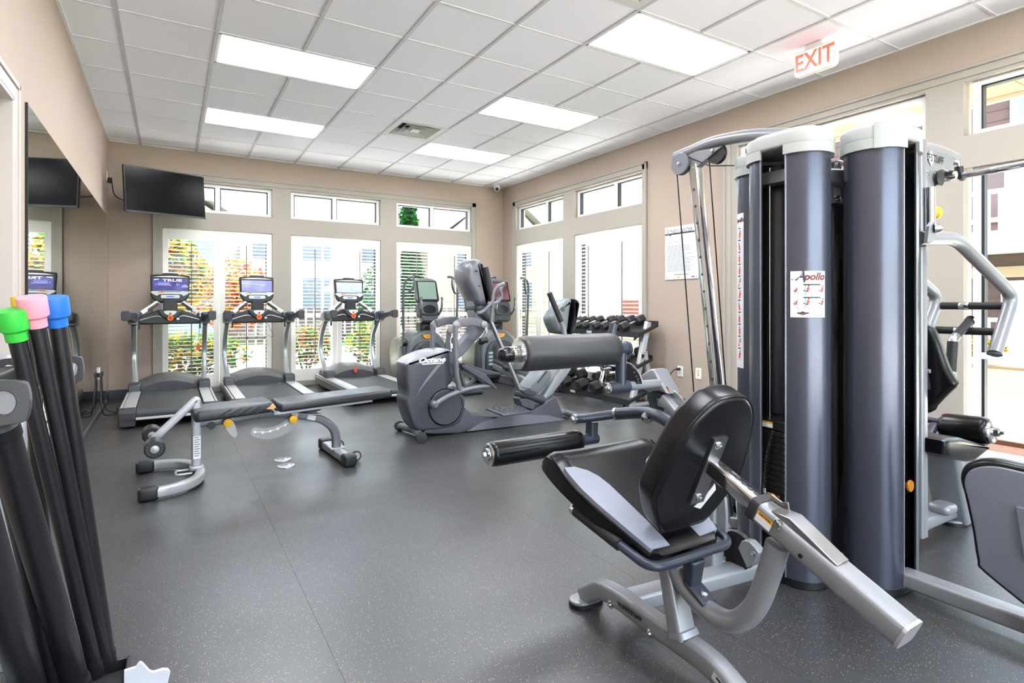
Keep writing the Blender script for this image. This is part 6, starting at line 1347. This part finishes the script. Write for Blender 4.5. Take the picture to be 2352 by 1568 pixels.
def grip_plate(cx, cy, cz, w, h, th):
    """rounded plate with an oval grip hole at each end, in the x-z plane"""
    out = crom([(cx - w / 2, cz - h * .28), (cx - w / 2, cz + h * .28), (cx - w * .42, cz + h * .46), (cx, cz + h * .5), (cx + w * .42, cz + h * .46), (cx + w / 2, cz + h * .28), (cx + w / 2, cz - h * .28), (cx + w * .42, cz - h * .46), (cx, cz - h * .5), (cx - w * .42, cz - h * .46)], 4, True)
    bm = bmesh.new()
    loops = [out] + [[(cx + s * w * .355 + .02 * math.cos(R(a)), cz + .024 * math.sin(R(a))) for a in range(0, 360, 20)] for s in (-1, 1)]
    es = []
    for lp in loops:
        vs = [bm.verts.new((x, cy, z)) for x, z in lp]; es += [bm.edges.new((vs[i - 1], vs[i])) for i in range(len(vs))]
    bmesh.ops.triangle_fill(bm, edges=es, use_beauty=True)
    r = bmesh.ops.extrude_face_region(bm, geom=list(bm.faces)); bmesh.ops.translate(bm, vec=(0, th, 0), verts=[v for v in r['geom'] if isinstance(v, bmesh.types.BMVert)])
    bmesh.ops.recalc_face_normals(bm, faces=bm.faces)
    m = MB(); bm.verts.ensure_lookup_table(); m.v = [tuple(v.co) for v in bm.verts]; bm.verts.index_update(); m.f = [tuple(v.index for v in f.verts) for f in bm.faces]; bm.free(); return m
plm = mat('grip_plate', (52, 53, 58), .35, spec=.6)
obj('grip_plate', grip_plate(-.372, 1.44, .965, .27, .092, .022), plm, sd2, .005)
obj('grip_plate', grip_plate(-.350, 2.30, .945, .215, .092, .022), plm, sd2, .005)
obj('plate_rail', MB().tube([(-.42, 1.45, .95), (-.42, 2.31, .94)], 1, flat=(.05, .05), up=(0, 0, 1)), black, sd2, .005)
fo = obj('stand_foot', MB().bb(-.10, -.03, 1.86, 1.93, .085, .095), mat('foot_white', (196, 198, 206), .35), sd2, .003)
pr = [(-0.108,0.155),(-0.081,0.156),(-0.075,0.165),(-0.07,0.167),(-0.064,0.161),(-0.048,0.135),(-0.039,0.129),(-0.017,0.13),(-0.004,0.125),(0.001,0.114),(-0.006,0.082),(-0.006,-0.004),(-0.093,0.028),(-0.108,0.081)]
obj('foot_wing', MB().prism(pr, 'Y', 1.875, 1.885), mat('foot_white', (196, 198, 206), .35), sd2, .002)
# paper notices on the mirror wall behind the bars
for k, (y, z, w_, h_, c_) in enumerate(((4.35, .60, .21, .28, (228, 236, 226)), (4.35, .33, .21, .22, (186, 226, 190)))):
    t = thing('wall_notice', ('white paper notice low on the mirror behind the bars', 'pale green paper notice low on the mirror behind the bars')[k], 'notice', (XL + .012, y, z))
    obj('sheet', MB().bb(XL + .0115, XL + .0125, y - w_ / 2, y + w_ / 2, z - h_ / 2, z + h_ / 2), mat('notice_%s' % ('white', 'green')[k], c_, .5), t)
    m = MB()
    for q in range(6): flat_rect(m, (XL + .013, y, z + h_ * .32 - q * h_ * .12), (0, 1, 0), (0, 0, 1), -w_ * .38, w_ * (.3 - .06 * (q % 2)), -.005, .005)
    obj('print', m, mat('print_pink', (214, 120, 130), .5), t)
# ---------------------------------------------------------------- television
tvc = [V((-.43, 7.62, 2.708)), V((.378, 8.10, 2.738)), V((.372, 8.09, 2.246)), V((-.434, 7.61, 2.202))]
tv = thing('television', 'black flat screen television on an arm high in the left corner', 'television', (-.03, 7.9, 2.2))
ctr = sum(tvc, V((0, 0, 0))) / 4; ex = ((tvc[1] - tvc[0]) + (tvc[2] - tvc[3])).normalized(); ey = ((tvc[0] - tvc[3]) + (tvc[1] - tvc[2])).normalized(); ez = ex.cross(ey).normalized(); ey = ez.cross(ex)
if ez.y > 0: ez = -ez
PT = M.Translation(ctr) @ M(((ex.x, ey.x, ez.x), (ex.y, ey.y, ez.y), (ex.z, ey.z, ez.z))).to_4x4()
W2, H2 = .470, .262
obj('housing', MB().prism(rrect(-W2, W2, -H2, H2, .008), 'Z', -.035, 0).xf(PT), mat('tv_black', (16, 16, 18), .35), tv, .004)
obj('screen', MB().prism(rrect(-W2 + .010, W2 - .010, -H2 + .022, H2 - .010, .003), 'Z', -.002, .0012).xf(PT), mat('tv_screen', (12, 12, 13), .2, spec=.12), tv)
obj('bottom_bezel', MB().prism(rrect(-W2, W2, -H2 - .002, -H2 + .014, .004), 'Z', -.02, .004).xf(PT), mat('tv_bezel', (52, 52, 56), .25), tv)
obj('back_bulge', MB().pillow(rrect(-W2 * .7, W2 * .7, -H2 * .8, H2 * .4, .03), 'Z', -.075, -.034, .02).xf(PT), black, tv)
bk_ = PT @ V((0, 0, -.075))
obj('wall_arm', MB().tube([tuple(bk_), (-.05, 8.25, 2.46), (-.12, YB - .03, 2.46)], 1, flat=(.06, .04), up=(0, 0, 1)), black, tv, .004)
obj('wall_plate', MB().bb(-.20, -.04, YB - .03, YB - .001, 2.32, 2.60), black, tv, .004)
m = MB(); put_text(m, 'HISENSE', .010, PT @ V((0, -H2 + .006, .0048)), ex, ey)
obj('tv_power_cord', MB().tube(crom([(XL + .05, 8.24, 2.66), (XL + .06, 8.20, 2.58), (-.56, 8.1, 2.45), (-.50, 7.98, 2.38), (-.43, 7.8, 2.34), tuple(PT @ V((-W2 * .6, -H2 * .5, -.07)))], 6), .006, 8), inkb, tv)
t = thing('wall_outlet', 'white outlet with a black plug high in the left corner beside the television', 'outlet', (XL, 8.30, 2.68))
obj('cover_plate', MB().bb(XL + .001, XL + .008, 8.25, 8.335, 2.63, 2.745), mat('ivory', (238, 236, 226), .4), t, .002)
obj('plug', MB().bb(XL + .008, XL + .05, 8.265, 8.32, 2.61, 2.67), black, t, .006)
# low outlet by the mirror and its cords
t = thing('wall_outlet', 'white outlet with two black plugs low on the mirror wall in the left corner', 'outlet', (XL, 7.29, .43))
obj('cover_plate', MB().bb(XL + .009, XL + .02, 7.25, 7.33, .375, .50), mat('ivory', (238, 236, 226), .4), t, .002)
for y in (7.235, 7.345): obj('plug', MB().bb(XL + .012, XL + .045, y - .02, y + .02, .405, .45), black, t, .005)
for s, pts in ((0, [(XL + .03, 7.235, .41), (XL + .035, 7.20, .25), (XL + .05, 7.15, .08), (XL + .08, 7.2, .012), (-.45, 7.3, .012), (-.5, 7.6, .01)]), (1, [(XL + .03, 7.345, .41), (XL + .035, 7.38, .22), (XL + .06, 7.42, .05), (-.5, 7.35, .012), (-.44, 7.55, .012), (-.38, 7.9, .012)])):
    tag(obj('power_cord', MB().tube(crom(pts, 6), .006, 8), inkb), ('black power cord from the nearer plug of the low corner outlet', 'black power cord from the farther plug of the low corner outlet, curling on the floor')[s], 'cord')
# ---------------------------------------------------------------- right wall: rules sign, outlets
sg = thing('rules_sign', 'white fitness center rules sign on the right wall', 'sign', (XR, 4.48, 1.74))
sy0, sy1, sz0, sz1 = 4.722, 4.245, 1.441, 2.042
obj('board', MB().bb(XR - .012, XR - .002, sy1, sy0, sz0, sz1), mat('sign_white', (232, 236, 244), .4), sg, .001)
def sgt(nm, s, size, y, z, m_, **k):
    m = MB(); put_text(m, s, size, (XR - .0128, y, z), (0, -1, 0), (0, 0, 1), **k); obj(nm, m, m_, sg)
sgt('heading', 'FITNESS CENTER', .062, sy0 - .025, 1.985, inkb, align='LEFT', sx=.82)
m = MB(); flat_rect(m, (XR - .0126, sy0, 1.957), (0, -1, 0), (0, 0, 1), 0, .477, -.006, .010); flat_rect(m, (XR - .0126, sy0, 1.945), (0, -1, 0), (0, 0, 1), .07, .09, -.006, .006); obj('heading_bar', m, inkb, sg)
sgt('intro', 'Thank you for choosing our community.', .022, sy0 - .03, 1.915, inkg, align='LEFT', sx=.95)
sgt('intro', 'Please follow these rules at all times.', .022, sy0 - .03, 1.893, inkg, align='LEFT', sx=.95)
sgt('subheading', 'FITNESS CENTER RULES', .024, sy0 - .03, 1.862, inkb, align='LEFT', sx=.9)
m = MB(); rl = random.Random(3)
for k in range(21): flat_rect(m, (XR - .0126, sy0 - .03, 1.825 - .0145 * k), (0, -1, 0), (0, 0, 1), 0, .25 + .16 * rl.random(), -.0022, .0022)
flat_rect(m, (XR - .0126, sy0 - .13, 1.495), (0, -1, 0), (0, 0, 1), 0, .22, -.004, .004); obj('fine_print', m, inkg, sg)
m = MB(); m.add([(XR - .0127, sy0 - .2 + .014 * math.cos(R(a)), 1.463 + .014 * math.sin(R(a))) for a in range(0, 360, 30)], [tuple(range(12))]); obj('seal', m, yellow, sg)
m = MB(); flat_rect(m, (XR - .0126, sy1 + .07, 1.463), (0, -1, 0), (0, 0, 1), -.015, .0, -.008, .008); flat_rect(m, (XR - .0126, sy1 + .07, 1.463), (0, -1, 0), (0, 0, 1), .006, .026, -.006, .006)
for y, z in ((sy0 - .02, sz0 + .02), (sy1 + .02, sz0 + .02), (sy0 - .02, sz1 - .02)): flat_rect(m, (XR - .0126, y, z), (0, -1, 0), (0, 0, 1), -.005, .005, -.005, .005)
obj('corner_marks', m, inkb, sg)
for k, (y, lb) in enumerate(((4.50, 'cream wall outlet with a black plug and cord beside the dumbbell rack'), (4.243, 'cream wall plate with small sockets, beside the outlet with the black cord'))):
    t = thing('wall_outlet', lb, 'outlet', (XR, y, .405))
    obj('cover_plate', MB().bb(XR - .008, XR - .001, y - .04, y + .04, .345, .465), mat('ivory', (238, 236, 226), .4), t, .002)
    m = MB()
    for z in ((.385, .43) if k == 0 else (.385, .405, .43)): m.cyl((XR - .010, y, z), (XR - .007, y, z), .013 if k == 0 else .006)
    obj('sockets', m, mat('ivory_dark', (206, 200, 186), .5) if k == 0 else mat('socket_brown', (150, 96, 66), .5), t)
tag(obj('power_cord', MB().tube(crom([(XR - .05, 4.50, .43), (XR - .09, 4.53, .41), (XR - .14, 4.62, .25), (XR - .2, 4.68, .08), (XR - .25, 4.64, .014), (XR - .3, 4.3, .012), (4.45, 4.2, .012)], 6), .0055, 8).cyl((XR - .012, 4.50, .43), (XR - .055, 4.50, .43), .014), inkb), 'black power cord plugged into the cream outlet by the dumbbell rack', 'cord')
# ---------------------------------------------------------------- exit sign and camera
es_ = thing('exit_sign', 'lit red and white EXIT sign hanging from the ceiling at the right', 'exit sign', (4.25, 2.53, HC))
yc, zc = 2.53, 3.035
obj('housing', MB().pillow([(y + yc, z + zc) for y, z in rrect(-.165, .165, -.098, .098, .035)], 'X', 4.225, 4.275, .012), mat('exit_housing', (236, 234, 226), .4), es_)
obj('canopy', MB().pillow([(yc - .07, 3.13), (yc + .07, 3.13), (yc + .07, HC - .001), (yc - .07, HC - .001)], 'X', 4.215, 4.285, .008), mat('exit_housing', (236, 234, 226), .4), es_)
obj('face', MB().prism([(y + yc, z + zc) for y, z in rrect(-.145, .145, -.085, .085, .02)], 'X', 4.2235, 4.226), mat('exit_face', (240, 232, 226), .4, emit=.25), es_)
m = MB(); put_text(m, 'EXIT', .185, (4.2228, yc, zc - .002), (0, -1, 0), (0, 0, 1), bold=.004, sx=.82); obj('lettering', m, mat('exit_red', (226, 64, 46), .4, emit=1.1), es_)
t = thing('security_camera', 'small white dome security camera at the ceiling in the back right corner', 'camera', (4.70, 8.30, HC))
obj('mount', MB().lathe((4.70, 8.30, HC - .001), (0, 0, -1), [(0, 0), (.062, 0), (.058, .02), (.045, .035), (0, .04)]), whitem, t)
obj('eyeball', MB().sphere((4.69, 8.27, HC - .062), .05, 20, 12), whitem, t)
d = (V((2.5, 4, 1.2)) - V((4.69, 8.27, HC - .062))).normalized()
obj('lens', MB().lathe(V((4.69, 8.27, HC - .062)) + d * .038, d, [(0, 0), (.030, 0), (.028, .012), (.015, .016), (0, .014)], 24), mat('lens_black', (20, 22, 28), .12), t)
# ---------------------------------------------------------------- outdoors
gm = mat('lawn_green', (58, 88, 26), .9, noise=.25, nscale=60)
struct('ground', MB().bb(-60, 80, -40, 90, -.6, -.04), gm)
conc = mat('concrete', (205, 200, 190), .85, noise=.04, nscale=8)
struct('sidewalk_and_bounce_paving', MB().bb(6.0, 9.4, -3.2, 30, -.2, -.025).bb(-14, 12, -22, -3.2, -.2, -.028).bb(-8, 5.95, 8.7, 16.5, -.2, -.028), conc)  # walk on the right; front and back paving added to bounce daylight indoors
bark = mat('bark_chips', (128, 92, 66), .9, noise=.35, nscale=90)
struct('planting_bed', MB().bb(5.12, 5.95, -3.1, 8.6, -.2, -.015).bb(-1.3, 1.9, 9.9, 10.9, -.2, -.012).bb(13.2, 14.5, -8, 30, -.2, -.02), bark)
struct('bed_edging', MB().bb(5.95, 6.0, -3.1, 8.6, -.2, .02).bb(13.15, 13.2, -8, 30, -.2, .01), mat('edging_wood', (110, 84, 62), .9))
# own roof and eaves
soff = mat('soffit_tan', (166, 134, 92), .8)
rf = mat('own_roof', (150, 146, 140), .9)
for k in range(16):
    y = -4.0 + .82 * k
    pass
ev = struct('roof', MB().bb(XL - 1.2, 5.75, -4.6, YB + .75, HC + .26, HC + .40).bb(5.75, 6.45, -4.6, 4.6, HC + .26, HC + .40), rf)
for k in range(7): obj('soffit_panel', MB().bb(XR + WT + .002, 6.40, -4.2 + 1.22 * k + .004, -4.2 + 1.22 * (k + 1) - .004, 3.03, 3.05), soff, ev)
fam = mat('fascia', (226, 222, 214), .7)
obj('fascia_board', MB().bb(6.40, 6.45, -4.6, 4.6, 2.99, HC + .27), fam, ev); obj('fascia_board', MB().bb(5.70, 5.75, 4.6, YB + .75, HC + .0, HC + .27), fam, ev)
obj('soffit_panel', MB().bb(XR + WT + .002, 5.70, 4.36, YB + .7, HC + .02, HC + .04), soff, ev)
obj('soffit_panel', MB().bb(XL - 1.2, XR + WT, YB + WT + .002, YB + .7, HC + .02, HC + .04), soff, ev)
obj('fascia_board', MB().bb(XL - 1.2, 5.75, YB + .7, YB + .75, HC, HC + .27), fam, ev)
# leaves
def leafmat(name, rgb):
    m = bpy.data.materials.new(name); m.use_nodes = True; t = m.node_tree; t.nodes.clear()
    d = t.nodes.new('ShaderNodeBsdfDiffuse'); tr = t.nodes.new('ShaderNodeBsdfTranslucent'); mx = t.nodes.new('ShaderNodeMixShader'); mx.inputs[0].default_value = .45; o = t.nodes.new('ShaderNodeOutputMaterial')
    gi = t.nodes.new('ShaderNodeNewGeometry'); hs = t.nodes.new('ShaderNodeHueSaturation'); hs.inputs['Color'].default_value = lin(rgb)
    mr = t.nodes.new('ShaderNodeMapRange'); mr.inputs[3].default_value = .55; mr.inputs[4].default_value = 1.4; t.links.new(gi.outputs['Random Per Island'], mr.inputs[0]); t.links.new(mr.outputs[0], hs.inputs['Value'])
    m2 = t.nodes.new('ShaderNodeMapRange'); m2.inputs[3].default_value = .455; m2.inputs[4].default_value = .535; t.links.new(gi.outputs['Random Per Island'], m2.inputs[0]); t.links.new(m2.outputs[0], hs.inputs['Hue'])
    for s in (d, tr): t.links.new(hs.outputs['Color'], s.inputs['Color'])
    t.links.new(d.outputs[0], mx.inputs[1]); t.links.new(tr.outputs[0], mx.inputs[2]); t.links.new(mx.outputs[0], o.inputs['Surface']); return m
LM = {'green': leafmat('leaf_green', (54, 86, 26)), 'yellow': leafmat('leaf_yellow', (150, 116, 18)), 'rust': leafmat('leaf_rust', (128, 62, 24)), 'dark': leafmat('leaf_dark', (24, 72, 28))}
def leaves(cx, cy, z0, z1, rx, ry, n, size, rng, taper=False):
    m = MB()
    for _ in range(n):
        while True:
            x, y, z = rng.uniform(-1, 1), rng.uniform(-1, 1), rng.uniform(-1, 1)
            if x * x + y * y + (z * z if not taper else 0) < 1: break
        k = (1 - (z + 1) / 2) ** .6 if taper else 1
        p = V((cx + x * rx * k, cy + y * ry * k, (z0 + z1) / 2 + z * (z1 - z0) / 2))
        u = V((rng.uniform(-1, 1), rng.uniform(-1, 1), rng.uniform(-.6, .6))).normalized(); v = u.cross(V((rng.uniform(-1, 1), rng.uniform(-1, 1), 1))).normalized()
        s = size * rng.uniform(.7, 1.3)
        m.add([p - u * s, p + v * s * .45, p + u * s, p - v * s * .45], [(0, 1, 2, 3)])
    return m
bkm = mat('bark', (96, 76, 58), .9, noise=.2, nscale=30)
rng = random.Random(11)
def shrub(x, y, z1, rx, ry, kind, n, size, label, name='garden_shrub', z0=.1, group='shrubs outside the back windows'):
    t = thing(name, label, 'shrub', (x, y, -.11), group)
    o = obj('foliage', leaves(x, y, z0, z1, rx, ry, n, size, rng), LM[kind[0]], t); o['kind'] = 'stuff'
    if len(kind) > 1: o = obj('foliage', leaves(x, y, z0, z1, rx * .95, ry, n // 2, size, rng), LM[kind[1]], t); o['kind'] = 'stuff'
    m = MB()
    for k in range(4): m.tube(crom([(x, y, -.11), (x + rng.uniform(-.3, .3) * rx, y + rng.uniform(-.3, .3) * ry, (z1 + z0) * .4), (x + rng.uniform(-.6, .6) * rx, y + rng.uniform(-.5, .5) * ry, z1 * .85)], 4), .018, 6)
    obj('stems', m, bkm, t)
    return t
shrub(-.20, 10.3, 2.35, .75, .6, ('yellow', 'green'), 1500, .085, 'yellow green leafy shrub outside the first back window behind the left treadmill', z0=.9)
shrub(1.0, 11.75, 2.0, .8, .6, ('rust', 'yellow'), 900, .075, 'rust and yellow shrub outside the first back window behind the middle treadmill', z0=.7)
shrub(.2, 9.6, .75, .9, .4, ('green', 'yellow'), 700, .07, 'low green shrub under the first back window')
shrub(2.0, 10.2, .8, .5, .4, ('green', 'rust'), 450, .06, 'low shrub outside the second back window, left sash')
shrub(3.05, 10.0, .9, .45, .4, ('green', 'yellow'), 450, .06, 'low shrub outside the second back window, right sash')
shrub(3.6, 11.6, 2.0, .35, .35, ('dark',), 900, .06, 'dark green shrub outside between the second and third back windows', z0=.1)
t = thing('evergreen_tree', 'narrow bright green evergreen seen in the third back transom window', 'tree', (8.35, 22.0, -.14))
o = obj('foliage', leaves(8.35, 22.0, .3, 6.4, .75, .75, 2600, .16, rng, True), LM['dark'], t); o['kind'] = 'stuff'
obj('trunk', MB().cyl((8.35, 22.0, -.14), (8.35, 22.0, 5.5), .12, .03), bkm, t)
for k, (x, y, w_) in enumerate(((13.4, 9.0, .3), (13.35, 4.7, .3), (13.35, 6.2, .28))):
    shrub(x, y, .55, w_, .4, ('yellow', 'green') if k == 1 else ('green', 'yellow'), 350, .06, ('round low shrub before the brick building outside the right windows', 'yellow leafed low plant before the white railing outside the right glass', 'small low shrub between the buildings outside the right wall')[k], group='low shrubs outside the right wall')
# houses
sid = lambda n, c: mat(n, c, .8)
brick = mat('brick_red', (112, 54, 42), .85, noise=.15, nscale=60)
whs = sid('siding_white', (196, 190, 182)); tans = sid('siding_tan', (150, 132, 112)); brs = sid('siding_brown', (70, 50, 46)); blus = sid('siding_blue', (98, 118, 128))
shing = mat('shingle_grey', (120, 114, 112), .9, noise=.12, nscale=20)
winm = mat('far_window', (70, 82, 96), .15)
def face(ax, at, a, z, w, h, d, m=None):
    """box set on a facade: ax 'y' facade at y=at looking -y, 'x' facade at x=at looking -x"""
    m = m or MB(); return m.bb(a - w / 2, a + w / 2, at - d, at + .02, z, z + h) if ax == 'y' else m.bb(at - d, at + .02, a - w / 2, a + w / 2, z, z + h)
def house(label, x0, x1, y0, y1, h, rh, ridge, wm, ax, at, wins, gable_m=None, eave=.5):
    t = thing('apartment_building', label, 'building', ((x0 + x1) / 2, (y0 + y1) / 2, -.14))
    obj('walls', MB().bb(x0, x1, y0, y1, -.3, h), wm, t)
    # lap siding courses proud of the wall
    m = MB(); z = .2
    while z < h - .1:
        if ax == 'y': m.bb(x0, x1, y0 - .015, y0 + .01, z, z + .02)
        else: m.bb(x0 - .015, x0 + .01, y0, y1, z, z + .02)
        z += .22
    c = obj('siding_courses', m, wm, t); c['kind'] = 'stuff'
    e = eave
    if ridge == 'x': pr = [(y0 - e, h - .1), ((y0 + y1) / 2, h + rh), (y1 + e, h - .1), (y1 + e, h + .1), ((y0 + y1) / 2, h + rh + .22), (y0 - e, h + .1)]; r = MB().prism(pr, 'X', x0 - e, x1 + e); g = MB().prism([(y0, h - .02), (y1, h - .02), ((y0 + y1) / 2, h + rh)], 'X', x0, x1)
    else: pr = [(x0 - e, h - .1), ((x0 + x1) / 2, h + rh), (x1 + e, h - .1), (x1 + e, h + .1), ((x0 + x1) / 2, h + rh + .22), (x0 - e, h + .1)]; r = MB().prism(pr, 'Y', y0 - e, y1 + e); g = MB().prism([(x0, h - .02), (x1, h - .02), ((x0 + x1) / 2, h + rh)], 'Y', y0, y1)
    obj('roof', r, shing, t); obj('gable', g, gable_m or wm, t)
    for a, z, w, hh in wins:
        f = obj('window', face(ax, at, a, z, w, hh, .08), mat('far_frame', (236, 234, 230), .6), t)
        obj('pane', face(ax, at, a, z + .08, w / 2 - .12, hh - .16, .095).bb(*( (a + .06 - 0, a + .06, at, at, z, z) ) ) if False else face(ax, at, a - w / 4, z + .08, w / 2 - .12, hh - .16, .095), winm, f)
        obj('pane', face(ax, at, a + w / 4, z + .08, w / 2 - .12, hh - .16, .095), winm, f)
    return t
house('white apartment building with grey roof seen through the middle back window', 2.5, 9.5, 26, 36, 4.6, 2.4, 'x', whs, 'y', 26, [(3.6, .9, 1.4, 1.5), (5.8, .9, 1.8, 1.5), (8.2, .9, 1.4, 1.5), (3.6, 3.0, 1.4, 1.2), (5.8, 3.0, 1.8, 1.2), (8.2, 3.0, 1.4, 1.2)])
house('gabled house with dark eaves seen through the third back window', 11.2, 17.5, 25, 34, 4.4, 2.6, 'y', tans, 'y', 25, [(12.5, .9, 1.4, 1.5), (15.5, .9, 1.6, 1.5), (12.5, 3.0, 1.3, 1.1), (15.6, 3.0, 1.3, 1.1)], whs)
house('blue and white house seen through the first back window beside the television', -6.0, 1.4, 22, 32, 4.3, 2.5, 'y', blus, 'y', 22, [(-3.6, .9, 1.6, 1.5), (-.6, .9, 1.6, 1.5), (-3.6, 3.0, 1.3, 1.0), (-.6, 3.0, 1.3, 1.0)], whs)
b = house('white and brick apartment building across the lawn from the shuttered right windows', 19.5, 30, 11, 26, 4.9, 2.2, 'y', whs, 'x', 19.5, [(12, .5, 1.5, 1.5), (15.2, .5, 1.8, 1.5), (18.5, .5, 1.5, 1.5), (12, 2.9, 1.5, 1.3), (15.2, 2.9, 1.8, 1.3), (18.5, 2.9, 1.5, 1.3)])
m = MB()
brm = mesh('brick_pier', MB().bb(19.1 - 24.75, 19.5 - 24.75, -.7, .7, 0, 1.5), brick)
for y in (13.6, 17.0, 20.5): o = bpy.data.objects.new('brick_pier', brm); COL.objects.link(o); o.parent = b; o.location = (0, y - 18.5, 0)
# building with balconies behind the right glass
b = house('brown sided building with white balcony railings and a blue panel outside the right glass', 15.0, 25, -4, 9.5, 6.2, 2.0, 'y', brs, 'x', 15.0, [])
obj('pale_band', MB().bb(14.92, 15.02, -4, 9.5, 1.72, 1.95), mat('band_beige', (150, 128, 108), .7), b)
obj('blue_panel', MB().bb(14.90, 15.02, -1, 4.75, 2.6, 5.6), blus, b)
m = MB()
for k in range(20): m.bb(14.885, 14.90, -1 + .29 * k, -1 + .29 * k + .03, 2.6, 5.6)
obj('panel_battens', m, blus, b)
f = obj('window', face('x', 15.0, 5.2, 2.9, .9, 1.6, .08), tans, b); obj('pane', face('x', 15.0, 5.2, 3.0, .7, 1.4, .09), mat('brown_pane', (60, 42, 40), .4), f)
f = obj('patio_door', face('x', 15.0, 3.6, -.1, 2.6, 1.75, .09), mat('far_frame', (236, 234, 230), .6), b); obj('pane', face('x', 15.0, 3.6, 0.0, 2.2, 1.6, .1), mat('pane_green', (150, 190, 176), .2), f)
wht = mat('railing_white', (238, 238, 236), .6)
obj('balcony_floor', MB().bb(13.7, 15.0, -3, 9, 2.22, 2.52), wht, b); obj('porch_floor', MB().bb(13.7, 15.0, -3, 9, -.2, .06), conc, b)
bl = mesh('baluster', MB().bb(-.02, .02, -.1, .1, 0, .78), wht)
for z in (2.56, .06):
    obj('rail', MB().bb(13.72, 13.8, -3, 9, z + .76, z + .84).bb(13.72, 13.8, -3, 9, z - .04, z + .03), wht, b)
    for k in range(36):
        o = bpy.data.objects.new('baluster', bl); COL.objects.link(o); o.parent = b; o.location = (13.76 - 20.0, -2.8 + .33 * k - 2.75, z + .14)
# patio umbrella and low fence behind the middle window
t = thing('patio_umbrella', 'pale blue patio umbrella outside the second back window', 'umbrella', (4.95, 17.5, -.14))
obj('canopy', MB().lathe((4.95, 17.5, 1.55), (0, 0, 1), [(1.15, 0), (1.12, .04), (.6, .32), (.08, .55), (0, .58)], 8), mat('umbrella_blue', (150, 184, 208), .7), t)
obj('pole', MB().cyl((4.95, 17.5, -.1), (4.95, 17.5, 2.15), .025), wht, t); obj('stand', MB().cyl((4.95, 17.5, -.14), (4.95, 17.5, -.02), .25, .2), conc, t)
t = thing('picket_fence', 'dark board fence outside behind the back windows', 'fence', (3, 18.5, -.14))
pk_ = mesh('fence_board', MB().bb(-.09, .09, -.015, .015, 0, 1.15), mat('fence_dark', (56, 44, 42), .8))
for k in range(40):
    o = bpy.data.objects.new('fence_board', pk_); COL.objects.link(o); o.parent = t; o.location = (-1.4 + .24 * k, 0, .02)
obj('fence_rail', MB().bb(1.5, 11, 18.52, 18.56, .1, .2).bb(1.5, 11, 18.52, 18.56, .75, .85), mat('fence_dark', (56, 44, 42), .8), t)
